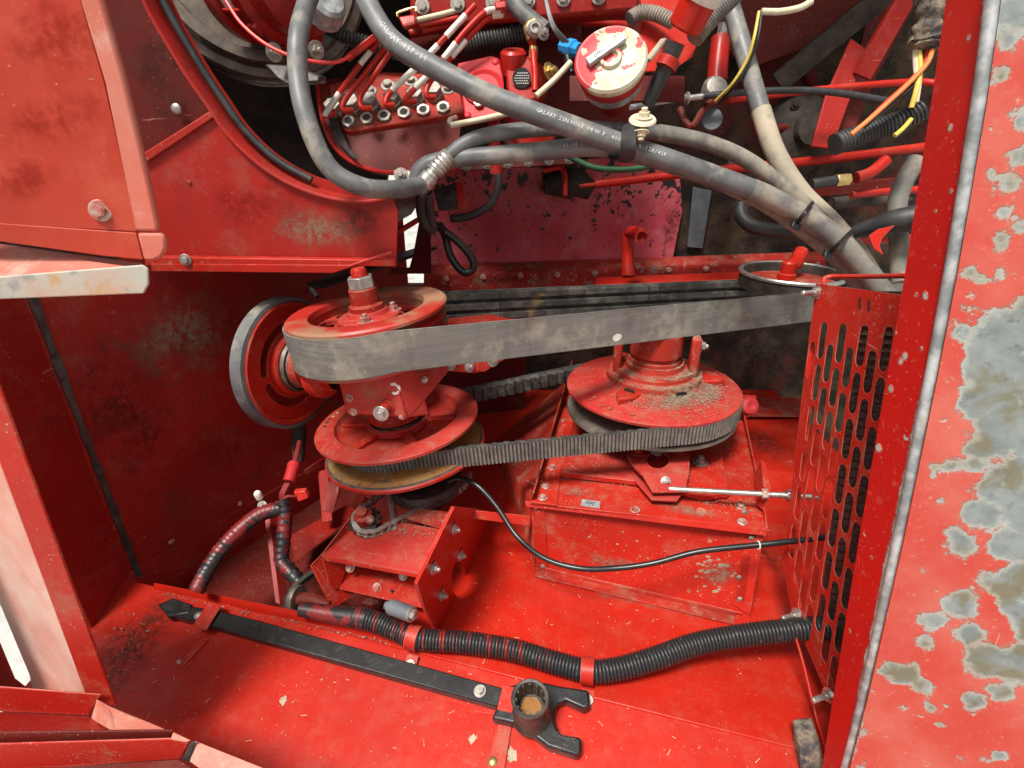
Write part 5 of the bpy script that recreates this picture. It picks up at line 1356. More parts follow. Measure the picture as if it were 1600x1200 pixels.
obj('yoke', MB().tube(px([(462, 936, 1.19), (490, 938, 1.18), (515, 948, 1.17)], .01), lambda q: .017 - .006 * abs(q - .5), 12), M['old'], yk)
obj('sprocket_disc', MB().lathe(frame(U(464, 935, 1.19), (1, -.3, .1)), [(0, .008), (.028, .006), (.03, 0), (.028, -.006), (0, -.008)], 20), M['greymetal'], yk)

# ================================================================== braces in the recess on the left
rec = thing('recess_braces', U(500, 850, 1.5), 'dark red braces in the recess behind the bracket box', 'brace')
for (a, b, w) in [((505, 735, 1.55), (512, 815, 1.5), .03), ((526, 745, 1.45), (512, 800, 1.42), .03)]:
    obj('upright_brace', MB().bar(U(*a), U(*b), w, .006, (0, -1, 0)), M['wall'], rec, bevel=.001)
obj('cross_brace', MB().prism([U(452, 838, 1.45), U(540, 790, 1.60), U(560, 800, 1.60), U(462, 880, 1.42)], (0, 0.01, -.004)), M['wall'], rec, bevel=.001)
obj('corner_plate', MB().prism([U(475, 735, 1.50), U(530, 700, 1.62), U(530, 716, 1.62), U(478, 742, 1.50)], (0, .006, 0)), M['wall'], rec, bevel=.001)
struct('recess_wall', slab([Vector((-.62, 1.62, -.3)), Vector((.05, 1.80, -.3)), Vector((.05, 1.80, .35)), Vector((-.62, 1.62, .35))], .004), M['old'])
struct('recess_floor', slab([Vector((-1.0, .85, -.13)), Vector((.1, .60, -.13)), Vector((.1, 1.9, -.13)), Vector((-.4, 1.9, -.13))], .004), M['old'])
obj('side_gusset', MB().prism([U(412, 800, 1.30), U(420, 800, 1.30), U(438, 945, 1.22), U(430, 942, 1.22)], (0.004, 0.03, 0)), M['wall'], rec, bevel=.001)
hang = thing('hanging_cable', U(420, 440, 1.5), 'black grommet and cable behind the left of the ribbed pulley', 'cable')
obj('grommet', MB().lathe(frame(U(425, 450, 1.50), (.3, -.9, .1)), [(0, .02), (.03, .015), (.035, 0), (.02, -.02)], 16), M['soot'], hang)
obj('cord', MB().tube(px([(470, 432, 1.55), (485, 450, 1.54), (496, 464, 1.52)], .01), .006, 8), M['rubber'], hang)

# ================================================================== taped wiring harness on the left
hn = thing('taped_harness', U(315, 912, 1.17), 'black tape wrapped wiring loom with red overspray arching up the left wall', 'wiring loom')
obj('left_branch', MB().tube(px([(306, 925, 1.16), (322, 895, 1.18), (345, 860, 1.20), (378, 825, 1.22), (410, 802, 1.24), (440, 795, 1.25)], .003), lambda q: .0165 + .0020 * ((q * 24) % 1.0), 14), M['tapewrap'], hn, smooth=60)
obj('right_branch', MB().tube(px([(440, 780, 1.25), (445, 800, 1.25), (443, 840, 1.24), (440, 875, 1.23), (452, 892, 1.22), (470, 912, 1.21)], .003), lambda q: .0155 + .0020 * ((q * 14) % 1.0), 14), M['tapewrap'], hn, smooth=60)
c0_, c1_ = U(452, 752, 1.26), U(461, 722, 1.28)
plug = obj('connector', MB().tube([c0_.lerp(c1_, t) for t in (0, .05, .75, .8, 1)], lambda q: (.0135, .0145, .0145, .016, .012)[int(q * 4 + .5)], 12), M['pumpred'], hn, smooth=40)
for k in range(4):
    obj('wire', MB().tube(px([(440 + k * 1.5, 785, 1.25), (438 + k * 2, 772, 1.25), (446 + k * 2, 755, 1.26)], .006), .0026, 6), M['taped'], hn)
obj('side_plug', MB().prism([U(x, y, 1.26) for x, y in [(458, 769), (476, 767), (482, 778), (466, 785)]], (0, .014, 0)), M['red'], hn, bevel=.002)
obj('side_wire', MB().tube(px([(440, 783, 1.25), (448, 776, 1.25), (462, 776, 1.26)], .006), .004, 6), M['taped'], hn)
obj('top_wire', MB().tube(px([(461, 722, 1.28), (465, 705, 1.30), (468, 690, 1.32)], .006), .006, 8), M['taped'], hn)
wt = thing('white_cap', U(404, 773, 1.25), 'small white plastic cap on a bolt beside the taped loom', 'cap')
obj('cap', MB().lathe(frame(U(405, 776, 1.25), (-.05, -.3, 1)), [(.0085, -.004), (.0085, .012), (.006, .016), (0, .017)], 14), M['white'], wt)
bolt(wt, U(410, 790, 1.25), (0, -.8, .5), .007, 'stud', 'oldnut')

# ================================================================== conduit along the floor with its clamps
cp_ = px([(470, 952, 1.135), (520, 960, 1.125), (575, 968, 1.11), (620, 985, 1.095), (655, 998, 1.08), (730, 1004, 1.07), (800, 1015, 1.055), (860, 1033, 1.035), (918, 1048, 1.015), (960, 1046, 1.012), (1020, 1030, 1.015), (1090, 1006, 1.025), (1170, 992, 1.02), (1255, 983, 1.01), (1310, 980, 1.01)], .005)
cd = thing('ribbed_conduit', cp_[40], 'black ribbed conduit with red overspray lying along the floor', 'conduit')
obj('ribbed_tube', corrugated(cp_[24:], 0.0215, 0.0066, 0.0035, 18), M['conduit'], cd, smooth=60)
obj('taped_end', MB().tube(cp_[:30], lambda q: .015 + .0065 * q, 14), M['tapewrap'], cd, smooth=60)
def clamp_on(i, label, leg):
    p = cp_[i]; t_ = (cp_[i + 2] - cp_[i - 2]).normalized()
    t = thing('conduit_clamp', p - Vector((0, 0, .02)), label, 'clamp', 'clamps on the ribbed conduit')
    m = frame(p, t_, Vector((0, 0, 1)))
    obj('band', MB().lathe(m @ Matrix.Translation((0, 0, -.012)), [(.0225, 0), (.0245, .0005), (.0245, .0235), (.0225, .024)], 28), M['red'], t, smooth=30)
    q = p + Vector((.0, -.022, -.022))
    obj('foot', MB().bar(q, q + leg, .024, .003, (0, -.5, 1)), M['red'], t, bevel=.001)
    bolt(t, q + leg * .55 + Vector((0, -.002, .003)), (0, -.5, 1), .006, 'hex', 'oldnut')
i1 = min(range(len(cp_)), key=lambda i: (cp_[i] - U(647, 996, 1.085)).length)
i2 = min(range(len(cp_)), key=lambda i: (cp_[i] - U(920, 1047, 1.015)).length)
clamp_on(i1, 'red clamp on the conduit beside the bracket box', Vector((-.006, -.03, -.012)))
clamp_on(i2, 'red clamp on the conduit above the black socket tool', Vector((-.005, -.028, -.012)))

# ================================================================== black socket bar tool clipped to the lower floor
tl = thing('socket_bar', Q(520, 1040, LPL), 'long black steel bar with a socket and an open fork end clipped to the floor', 'tool')
H = .022
bar_px = [(262, 944), (292, 953), (795, 1080), (782, 1116), (330, 992), (262, 968)]
obj('bar', MB().prism([Q(x, y, LPL, H) for x, y in [(250, 942), (330, 951), (400, 968), (790, 1076), (777, 1104), (330, 978), (268, 962)]], -LPL[1] * H), M['blackpaint'], tl, bevel=.0025)
obj('pointed_end', MB().prism([Q(x, y, LPL, H + .002) for x, y in [(246, 944), (270, 934), (300, 944), (296, 958), (262, 964)]], -LPL[1] * .02), M['blackpaint'], tl, bevel=.003)
fk_top = [(768, 1122), (792, 1072), (818, 1066), (852, 1066), (872, 1071), (920, 1078), (922, 1104), (912, 1107), (884, 1094), (872, 1099), (866, 1112), (866, 1128), (874, 1146), (908, 1152), (908, 1176), (902, 1181), (856, 1166), (812, 1132)]
obj('fork', MB().prism([Q(x, y, LPL, H + .006) for x, y in fk_top], -LPL[1] * (H + .004)), M['blackpaint'], tl, bevel=.005, seg=3)
so = frame(Q(832, 1118, LPL, H), LPL[1] + Vector((-.02, .0, .1)))
skt = [(.036, 0), (.0345, .006), (.032, .012), (.031, .055), (.0325, .066), (.0325, .070), (.0305, .072), (.026, .071), (.025, .066), (.0235, .03), (0, .03)]
obj('socket', MB().lathe(so, skt, 40), M['castblack'], tl, smooth=35)
obj('socket_bore', MB().hexp(so @ Matrix.Translation((0, 0, .031)), .020, .002), M['rust'], tl)
bs = MB()
for k in range(12):
    a = 2 * math.pi * k / 12
    bs.box(so @ Vector((.0242 * math.cos(a), .0242 * math.sin(a), .050)), so.to_3x3() @ Vector((-.0022 * math.sin(a), .0022 * math.cos(a), 0)), so.to_3x3() @ Vector((.0018 * math.cos(a), .0018 * math.sin(a), 0)), so.to_3x3() @ Vector((0, 0, .018)))
obj('splines', bs, M['castblack'], tl)
fm_ = lambda x, y, x2, y2: frame(Q(x, y, LPL, H + .0064), LPL[1], Q(x2, y2, LPL) - Q(x, y, LPL))
lettering('stamping', '111', fm_(893, 1085, 905, 1088), .011, M['castblack'], tl)
lettering('stamping', '1263137C', fm_(882, 1152, 897, 1157), .0095, M['castblack'], tl)
lettering('stamping', 'R4', fm_(884, 1165, 899, 1169), .009, M['castblack'], tl)
for (pts, nm) in (([(300, 978), (326, 940), (346, 946), (322, 984)], 'upper clip'), ([(776, 1108), (786, 1070), (806, 1074), (800, 1114)], 'lower clip')):
    cl_ = thing('spring_clip', Q(pts[0][0], pts[0][1], LPL), 'red clip strap over the ' + ('pointed end' if 'upper' in nm else 'socket end') + ' of the black bar', 'clip', 'clips on the black bar')
    obj('strap', MB().prism([Q(x, y, LPL, H + .008) for x, y in pts], -LPL[1] * .003), M['red'], cl_, bevel=.001)
    if 'upper' in nm:
        obj('leg', MB().prism([Q(x, y, LPL, .004) for x, y in [(276, 1038), (318, 996), (326, 998), (284, 1042)]], -LPL[1] * .003), M['red'], cl_, bevel=.001)
        bolt(cl_, Q(281, 1033, LPL, .004), LPL[1], .006, 'rivet', 'boltred')
        bolt(cl_, Q(310, 962, LPL, H + .002), LPL[1], .009, 'rivet', 'oldnut', 'stud')
    else:
        obj('leg', MB().prism([Q(x, y, LPL, .005) for x, y in [(778, 1126), (800, 1130), (786, 1215), (757, 1215)]], -LPL[1] * .003), M['red'], cl_, bevel=.001)
        bolt(cl_, Q(770, 1190, LPL, .005), LPL[1], .008, 'rivet', 'brass')
        bolt(cl_, Q(750, 1080, LPL, H + .001), LPL[1], .0075, 'hex', 'oldnut', 'stud')
# straw and chaff scattered over the floor
st = MB()
for i in range(320):
    if rnd.random() < .62:
        x, y = rnd.uniform(230, 1250), rnd.uniform(930, 1190); p = Q(x, y, LPL, .001); n_ = LPL[1]
        if (p - P1).dot(fall) < .0: continue
    else:
        p = G(rnd.uniform(720, 1200), rnd.uniform(820, 1060), .001); n_ = Vector((0, 0, 1))
        if (p - P1).dot(fall) > -.01: continue
    L_ = rnd.choice((.0008, .001, .0012, .0016, .002, .003, .0055)); a = rnd.random() * 6.28
    d = Vector((math.cos(a), math.sin(a), 0)) * L_; d -= n_ * d.dot(n_); e = n_.cross(d).normalized() * rnd.uniform(.0003, .0006)
    st.add([p - d - e, p - d + e, p + d + e, p + d - e, p + n_ * .0008], [(0, 1, 4), (1, 2, 4), (2, 3, 4), (3, 0, 4)])
o = obj('straw_bits', st, M['straw'], None, smooth=0); tag(o, 'tiny straw bits scattered on the red floor', 'straw', kind='stuff')
for (x, y, s, lay) in [(443, 1094, 7, 'L'), (738, 1155, 6, 'L'), (800, 1180, 10, 'L')]:
    mf = frame(Q(x, y, LPL, .0008), LPL[1], RT); sc_ = s * .95 / 850
    pts = [(sc_ * (.5 + .6 * rnd.random()) * math.cos(2 * math.pi * i / 14), sc_ * 1.3 * (.5 + .6 * rnd.random()) * math.sin(2 * math.pi * i / 14)) for i in range(14)]
    obj('paint_scar', MB().sheet(mf, pts, [], .0005), M['tan'], low_o, smooth=0)
# ================================================================== engine at the top
# ---- big fan drive pulley and the red accessory in front of it, upper left
fd = thing('crank_pulley', U(385, -60, 1.22), 'large dark grooved pulley at the top left of the engine', 'pulley')
nF = Vector((0.42, -0.86, 0.15)).normalized(); mF = frame(U(392, -72, 1.25), nF)
RF = 0.262
obj('grooved_rim', MB().lathe(mF, [(0.0, .02), (.16, .02), (.20, .022), (.205, .03), (.228, .03), (.232, .022), (.236, .010), (.236, .002), (RF - .008, .0), (RF - .004, -.004), (RF, -.012), (RF, -.03), (RF - .012, -.036), (RF, -.042), (RF, -.06), (0, -.06)], 96), M['greymetal'], fd, smooth=35)
ac = thing('compressor', U(400, 60, 1.12), 'scuffed red cast compressor body with a paper label, top left', 'compressor')
aax = Vector((0.70, -0.52, -0.10)).normalized(); ma = frame(U(402, -34, 1.20), aax)
prof = [(0, -.04), (.118, -.04), (.126, -.03), (.126, -.005), (.116, .0), (.112, .01), (.112, .075), (.120, .08), (.124, .085), (.124, .105), (.118, .11), (.108, .114), (.104, .16), (.085, .175), (.04, .18), (0, .18)]
obj('case', MB().lathe(ma, prof, 56), M['enginered'], ac, smooth=32)
for k in range(10):
    a = R(36 * k + 8); q = ma @ Vector((.124 * math.cos(a), .124 * math.sin(a), .095))
    out = ma.to_3x3() @ Vector((math.cos(a), math.sin(a), 0))
    obj('cast_lug', MB().box(q, out * .010, aax * .014, out.cross(aax) * .012), M['enginered'], ac, bevel=.004)
for k in range(6):
    a = R(60 * k + 30); out = ma.to_3x3() @ Vector((math.cos(a), math.sin(a), 0))
    obj('cast_rib', MB().box(ma @ Vector((.112 * math.cos(a), .112 * math.sin(a), .04)), out * .006, aax * .036, out.cross(aax) * .005), M['enginered'], ac, bevel=.002)
# label wrapped on the body
lv = []; lf = []
best = min(range(0, 360, 3), key=lambda a: -((ma.to_3x3() @ Vector((math.cos(R(a)), math.sin(R(a)), 0))).dot((CP - ma.translation).normalized())))
for i in range(7):
    a = R(best - 30 + 10 * i)
    for z in (.014, .052): lv.append(ma @ Vector((.1128 * math.cos(a), .1128 * math.sin(a), z)))
for i in range(6): lf.append((2 * i, 2 * i + 1, 2 * i + 3, 2 * i + 2))
lab = obj('paper_label', MB().add(lv, lf), M['label'], ac)
lk = MB()
for i in range(15):
    a = R(best - 24 + rnd.uniform(0, 46)); z = rnd.choice((.020, .026, .032, .040)); da = R(rnd.uniform(1.2, 3.5))
    lk.add([ma @ Vector((.1132 * math.cos(a + s * da), .1132 * math.sin(a + s * da), z + t)) for s, t in ((-1, -.0011), (1, -.0011), (1, .0011), (-1, .0011))], [(0, 1, 2, 3)])
obj('label_print', lk, M['ink'], lab, smooth=0)
for (x, y, d) in [(428, 82, 1.10), (494, 78, 1.12)]:
    bolt(ac, U(x, y, d), (.7, -.6, -.1), .011, 'stud', 'oldnut')
obj('dark_foot', MB().prism([U(x, y, 1.13) for x, y in [(412, 100), (455, 102), (500, 118), (498, 128), (446, 132), (432, 122)]], (.0, .05, .0)), M['darkmetal'], ac, bevel=.004)
obj('silver_cap', MB().lathe(frame(U(512, 8, 1.08), (.5, -.6, .5)), [(.035, -.03), (.035, .008), (.028, .014), (0, .014)], 24), M['silver'], ac)
single('red_lead', MB().tube(px([(352, 0, 1.05), (378, 38, 1.05), (420, 72, 1.05), (470, 92, 1.06), (520, 98, 1.08), (548, 88, 1.10)], .008), .0035, 8), M['redwire'], 'thin red lead running below the compressor to the fuel lines', 'wire')

# ---- engine block mass behind everything
eb = thing('engine_block', V(800, 260, 1.72), 'grimy dark red engine block behind the fuel pump', 'engine')
obj('block', MB().prism([V(x, y, 1.70) for x, y in [(640, -120), (1010, -120), (1010, 205), (905, 222), (660, 240), (640, 200)]], (0, .2, 0)), M['old'], eb, bevel=.01)
obj('side_cover', MB().prism([V(x, y, 1.60) for x, y in [(700, -80), (905, -80), (910, 60), (700, 70)]], (0, .09, 0)), M['old'], eb, bevel=.012)
obj('head_rail', MB().prism([V(x, y, 1.50) for x, y in [(640, -40), (1000, -60), (1000, 18), (640, 46)]], (0, .1, 0)), M['wall'], eb, bevel=.01)
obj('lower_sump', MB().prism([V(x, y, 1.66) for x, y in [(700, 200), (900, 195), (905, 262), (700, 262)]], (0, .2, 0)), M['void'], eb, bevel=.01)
for i in range(6):
    bolt(eb, V(660 + i * 55, 10 - i * 3, 1.497), (0, -1, .1), .011, 'hex', 'oldnut')

# ---- injection pump
ip = thing('injection_pump', U(610, 265, 1.24), 'red fuel injection pump with two rows of nuts and dark hull', 'fuel pump')
NPL = plane(U(520, 132, 1.30), U(720, 150, 1.28), U(545, 203, 1.24))
obj('nut_plate', MB().prism([Q(x, y, NPL) for x, y in [(514, 132), (600, 112), (690, 116), (716, 130), (726, 176), (640, 190), (545, 205), (520, 196)]], -NPL[1] * .03), M['dusty'], ip, bevel=.003)
hull = []
hull_px = [(496, 128, 1.31), (500, 165, 1.28), (508, 200, 1.26), (522, 228, 1.25), (545, 250, 1.25), (575, 264, 1.25), (610, 270, 1.25), (655, 268, 1.26), (712, 262, 1.28)]
hv = [U(*p) for p in hull_px]
top_edge = [Q(x, y, NPL, -.008) for x, y in [(516, 134), (518, 160), (524, 190), (535, 200), (548, 204), (575, 200), (610, 195), (655, 188), (722, 177)]]
vs_ = []; fs_ = []
for a, b in zip(hv, top_edge): vs_ += [a, a.lerp(b, .5) + Vector((0, -.006, -.004)), b]
for i in range(len(hv) - 1):
    for k in range(2): fs_.append((3 * i + k, 3 * i + k + 1, 3 * i + k + 4, 3 * i + k + 3))
nb = len(vs_); vs_ += [p + Vector((.02, .14, .02)) for p in hv]
for i in range(len(hv) - 1): fs_.append((3 * i, 3 * (i + 1), nb + i + 1, nb + i))
obj('hull', MB().add(vs_, fs_), M['hull'], ip, smooth=60)
obj('hull_rim', MB().tube(spline(hv, .01), .0055, 8), M['enginered'], ip)
obj('grey_flaked_edge', MB().prism([U(512, 150, 1.263), U(522, 150, 1.262), U(530, 196, 1.228), U(545, 230, 1.226), U(562, 248, 1.226), U(552, 248, 1.232), U(527, 222, 1.234), U(514, 190, 1.244)], (0, .004, 0)), M['darkmetal'], ip, bevel=.001)
for (x, y) in [(546, 193), (574, 188), (601, 184), (632, 179), (662, 175), (693, 171)]:
    bolt(ip, Q(x, y, NPL, .0), NPL[1] + Vector((0, -.3, 0)), .0160, 'socket', 'oldnut', 'plug_nut')
nuts = [(524, 178), (552, 172), (580, 168), (615, 163), (650, 159), (679, 152)]
for (x, y) in nuts:
    m = frame(Q(x, y, NPL, .0), NPL[1] + Vector((.0, -.1, 0)))
    o = obj('delivery_valve', MB().lathe(m, [(.021, 0), (.021, .012), (.016, .014)], 20).hexp(m @ Matrix.Translation((0, 0, .012)), .0190, .018), M['oldnut'], ip, bevel=.001, smooth=25)
for (x, y) in [(545, 150), (578, 143), (606, 134), (642, 127), (672, 127), (700, 140)]:
    bolt(ip, Q(x, y, NPL, .0), NPL[1], .011, 'hex', 'oldnut')
# ---- fuel lines, red with white bands
lines = [([(524, 176, 1.225), (508, 181, 1.215), (522, 158, 1.21), (560, 104, 1.19), (590, 66, 1.18), (606, 46, 1.18)], [(0.10, .33), (.62, .76)], 'first'),
         ([(552, 172, 1.215), (536, 172, 1.205), (540, 155, 1.205), (570, 116, 1.20), (606, 70, 1.19)], [], 'second'),
         ([(580, 169, 1.205), (565, 168, 1.195), (564, 150, 1.20), (585, 118, 1.195), (616, 72, 1.19)], [], 'third'),
         ([(615, 164, 1.20), (602, 163, 1.19), (612, 142, 1.19), (660, 96, 1.17), (708, 45, 1.16), (742, 8, 1.16)], [(.18, .62), (.70, .90)], 'fourth'),
         ([(650, 158, 1.20), (634, 158, 1.19), (645, 142, 1.19), (690, 95, 1.17), (728, 48, 1.16), (760, 18, 1.16), (785, 16, 1.17)], [(.20, .36), (.46, .58), (.86, .97)], 'fifth'),
         ([(679, 152, 1.20), (666, 150, 1.19), (672, 128, 1.19), (706, 88, 1.175), (738, 52, 1.17), (765, 27, 1.17), (788, 23, 1.18)], [(.44, .60), (.88, .98)], 'sixth')]
for pts, bands, nm in lines:
    p = px(pts, .005)
    t = thing('fuel_line', p[0], nm + ' fuel line from the left on the injection pump, red' + (' with white bands' if bands else ' all along'), 'fuel line', 'fuel lines on the injection pump')
    obj('pipe', MB().tube(p, .0062, 10), M['enginered' if False else 'clean'], t)
    for (a, b) in bands:
        obj('white_band', MB().tube(p[int(a * len(p)):int(b * len(p)) + 1], .0067, 10), M['white'], t)
mnf = thing('line_block', U(640, 70, 1.22), 'red clamp blocks joining the fuel lines above the pump', 'clamp block')
obj('lower_block', MB().bar(U(542, 92, 1.17), U(592, 54, 1.17), .026, .014), M['enginered'], mnf, bevel=.002)
obj('upper_block', MB().prism([U(x, y, 1.19) for x, y in [(622, 26), (648, 22), (650, 38), (630, 44)]], (0, .04, 0)), M['enginered'], mnf, bevel=.003)
obj('brass_clip', MB().tube(px([(622, 26, 1.17), (622, 20, 1.17), (648, 12, 1.17), (650, 18, 1.17)], .004), .0025, 6), M['brass'], mnf)
obj('end_block', MB().prism([U(x, y, 1.14) for x, y in [(772, 2), (790, 0), (792, 12), (774, 14)]], (0, .03, 0)), M['enginered'], mnf, bevel=.003)
for k, (a, b, c) in enumerate([((650, 32, 1.24), (700, 20, 1.25), (745, 6, 1.27)), ((655, 40, 1.25), (720, 27, 1.26), (770, 10, 1.28)), ((660, 48, 1.26), (730, 34, 1.28), (790, 22, 1.30))]):
    obj('cross_pipe', MB().tube(px([a, b, c], .01), .0062, 10), M['cream' if k == 0 else 'clean'], mnf)
# ---- front plate of the pump and its governor body
pp = thing('pump_flange', U(750, 180, 1.2), 'pinkish red square flange with corner screws beside the pump nuts', 'flange')
FP = plane(U(716, 96, 1.22), U(775, 84, 1.22), U(730, 186, 1.185))
obj('plate', MB().prism([Q(x, y, FP) for x, y in [(714, 98), (768, 86), (780, 90), (786, 118), (790, 172), (784, 178), (734, 186), (726, 182)]], -FP[1] * .02), M['pumpred'], pp, bevel=.004)
mfp = frame(Q(755, 138, FP), FP[1])
obj('boss_ring', MB().lathe(mfp, [(.046, 0), (.046, .006), (.040, .009), (.034, .004), (.0, .004)], 36), M['pumpred'], pp, smooth=30)
for (x, y) in [(774, 97), (731, 180), (782, 170)]: bolt(pp, Q(x, y, FP), FP[1], .008, 'rivet', 'pumpred')
bolt(pp, Q(738, 146, FP, .004), FP[1], .008, 'stud', 'brass'); bolt(pp, Q(748, 162, FP, .004), FP[1], .011, 'socket', 'zinc')
gv = thing('governor_body', U(820, 150, 1.24), 'red governor casting with a round black label beside the filter', 'casting')
obj('body', MB().prism([U(x, y, 1.22) for x, y in [(788, 90), (815, 82), (842, 98), (848, 140), (838, 158), (792, 165)]], (.02, .1, .0)), M['enginered'], gv, bevel=.008)
obj('neck', MB().lathe(frame(U(802, 92, 1.23), (0, -.3, 1)), [(.03, -.03), (.03, .012), (.024, .018), (0, .018)], 24), M['enginered'], gv)
ml_ = frame(U(815, 122, 1.207), CP - U(815, 122, 1.207))
lab2 = obj('round_label', MB().lathe(ml_, [(.0205, -.004), (.0205, 0), (0, .0003)], 28), M['ink'], gv)
for i, tx in enumerate(['CAUTION', 'DO NOT REMOVE', 'SEAL OR COVER', 'BEFORE TEST', 'OIL FILL']):
    pass
rows = MB()
for i, w in enumerate((.010, .014, .016, .015, .012)):
    x = -w
    while x < w:
        l_ = rnd.uniform(.002, .005); rows.box(ml_ @ Vector((x + l_ / 2, .010 - i * .005, .0006)), ml_.to_3x3() @ Vector((l_ / 2, 0, 0)), ml_.to_3x3() @ Vector((0, .0011, 0)), ml_.to_3x3() @ Vector((0, 0, .0002))); x += l_ + .001
obj('label_rows', rows, M['print'], lab2, smooth=0)
obj('brass_fitting', MB().hexp(frame(U(833, 92, 1.20), (0.05, .2, 1)), .010, .024), M['brass'], gv, bevel=.001)
obj('riser_pipe', MB().tube(px([(836, 142, 1.19), (836, 115, 1.19), (834, 95, 1.19), (832, 60, 1.20)], .008), .0075, 10), M['clean'], gv)
obj('elbow', MB().tube(px([(832, 62, 1.2), (826, 44, 1.2), (836, 36, 1.2)], .006), .012, 10), M['brass'], gv)
bolt(gv, U(858, 112, 1.2), (.7, -.6, .2), .012, 'stud', 'brass')
obj('lower_drum', MB().lathe(frame(U(830, 200, 1.30), (.2, -.9, .2)), [(.06, -.05), (.06, .01), (.05, .02), (0, .02)], 28), M['enginered'], gv)
obj('drop_pipe', MB().tube(px([(772, 185, 1.22), (772, 215, 1.24), (775, 270, 1.28)], .01), .014, 10), M['enginered'], gv)
cr = thing('cream_rod', U(705, 195, 1.16), 'cream coloured linkage rod crossing in front of the pump flange', 'rod')
obj('long_rod', MB().tube(px([(704, 196, 1.15), (760, 185, 1.15), (815, 172, 1.15)], .01), .0062, 10), M['cream'], cr)
obj('short_rod', MB().tube(px([(838, 150, 1.13), (866, 125, 1.13), (892, 97, 1.13)], .01), .0062, 10), M['cream'], cr)
obj('rod_end', MB().tube(px([(704, 196, 1.15), (703, 188, 1.16), (712, 184, 1.18)], .005), .006, 8), M['zinc'], cr)
bf = thing('blue_connector', U(890, 75, 1.15), 'bright blue plastic connector left of the filter cap', 'connector')
obj('housing', MB().tube([U(878, 72, 1.16).lerp(U(906, 78, 1.13), t) for t in (0, .3, .35, .7, .75, 1)], lambda q: (.013, .013, .017, .017, .013, .013)[int(q * 5 + .5)], 8), M['blue'], bf, smooth=20)
for k in range(3):
    obj('wire', MB().tube(px([(852 + k, 0, 1.1), (862 + k * 2, 40, 1.1), (880 + k * 4, 66, 1.12)], .01), .003, 6), M['hose'], bf)
dh = thing('corrugated_sleeve', U(780, 62, 1.3), 'black corrugated sleeve across the engine behind the grey hose', 'sleeve', 'corrugated sleeves on the engine')
obj('ribbed_tube', corrugated(px([(720, 72, 1.30), (780, 60, 1.30), (826, 48, 1.30)], .005), .024, .0075, .004), M['rubber'], dh, smooth=60)
dh2 = thing('corrugated_sleeve', U(540, 55, 1.3), 'dark corrugated sleeve between the compressor and the fuel lines', 'sleeve', 'corrugated sleeves on the engine')
obj('ribbed_tube', corrugated(px([(512, 44, 1.26), (540, 58, 1.26), (570, 66, 1.27), (625, 84, 1.28)], .005), .016, .0075, .003), M['rubber'], dh2, smooth=60)

# ---- upright filter with flaked cap
ft = thing('fuel_filter', U(965, 190, 1.05), 'upright red filter with a flaked cream round cap and a cross handle', 'filter')
nC = ((CP - U(954, 92, 1.02)).normalized() + UP * .60 - RT * .05).normalized(); mC = frame(U(954, 92, 1.02), nC, RT)
RC = 0.066
capo = obj('cap', MB().lathe(mC, [(RC, -.016), (RC + .002, -.010), (RC + .002, -.002), (RC - .002, .003), (RC - .006, .003), (RC - .009, .001), (.022, .001), (.020, .008), (.014, .009), (.012, .003), (0, .003)], 64), M['cap'], ft, smooth=35)
set_chart(capo, mC)
obj('neck_ring', MB().lathe(mC, [(RC - .006, -.044), (RC - .003, -.04), (RC - .003, -.016)], 48), M['pumpred'], ft)
obj('silver_band', MB().lathe(mC, [(RC - .016, -.072), (RC - .008, -.066), (RC - .008, -.044)], 48), M['silver'], ft)
obj('body', MB().lathe(mC, [(0, -.135), (.032, -.135), (.036, -.128), (.040, -.086), (RC - .016, -.072)], 40), M['dusty'], ft, smooth=35)
hm = frame(mC @ Vector((-.008, .012, .010)), nC, mC.to_3x3() @ Vector((.86, .50, 0)))
obj('cross_handle', MB().box(hm.translation, hm.to_3x3() @ Vector((.040, 0, 0)), hm.to_3x3() @ Vector((0, .0085, 0)), hm.to_3x3() @ Vector((0, 0, .005))), M['silver'], ft, bevel=.002)
lettering('cap_lettering', 'ATTEN', mC @ Matrix.Translation((.006, .044, .0014)), .013, M['brass'], ft)
lettering('handle_lettering', 'OPEN-CLOSE', hm @ Matrix.Translation((0, 0, .0052)), .0085, M['darkmetal'], ft)
# second filler with white cap, top edge
sf = thing('filler_neck', U(1085, 90, 1.05), 'red filler tube with a pale blue white cap at the top edge', 'filler')
t0, t1 = U(1098, -12, .99), U(1060, 62, 1.05)
msf = frame(t0, t0 - t1)
L_ = (t0 - t1).length
obj('tube', MB().lathe(msf, [(.030, -L_ * .75), (.033, -L_ * .7), (.034, 0)], 32), M['clean'], ft if False else sf, smooth=35)
obj('white_cap', MB().lathe(msf, [(.037, -.012), (.040, -.006), (.040, .010), (.034, .014), (0, .014)], 36), M['white'], sf, smooth=35)
obj('black_sleeve', MB().tube(px([(1056, 66, 1.05), (1044, 95, 1.07), (1030, 125, 1.09), (1012, 165, 1.12)], .01), lambda q: .018 - .005 * q, 12), M['rubber'], sf)
obj('red_collar', MB().tube(px([(1047, 92, 1.065), (1040, 106, 1.07)], .006), .021, 14), M['red'], sf)
sb = thing('support_bracket', U(1050, 110, 1.10), 'flat red bracket plate behind the filler tube', 'bracket')
obj('plate', slab([U(x, y, 1.12) for x, y in [(1002, -20), (1070, -20), (1108, 20), (1082, 88), (1050, 110), (1002, 112)]], .005), M['clean'], sb, bevel=.001)
obj('lower_plate', slab([U(x, y, 1.25) for x, y in [(890, 118), (1070, 118), (1070, 158), (890, 158)]], .006), M['old'], sb, bevel=.001)
obj('clip_arm', MB().bar(U(1012, 95, 1.05), U(1038, 62, 1.06), .014, .008), M['tan'], sb, bevel=.002)
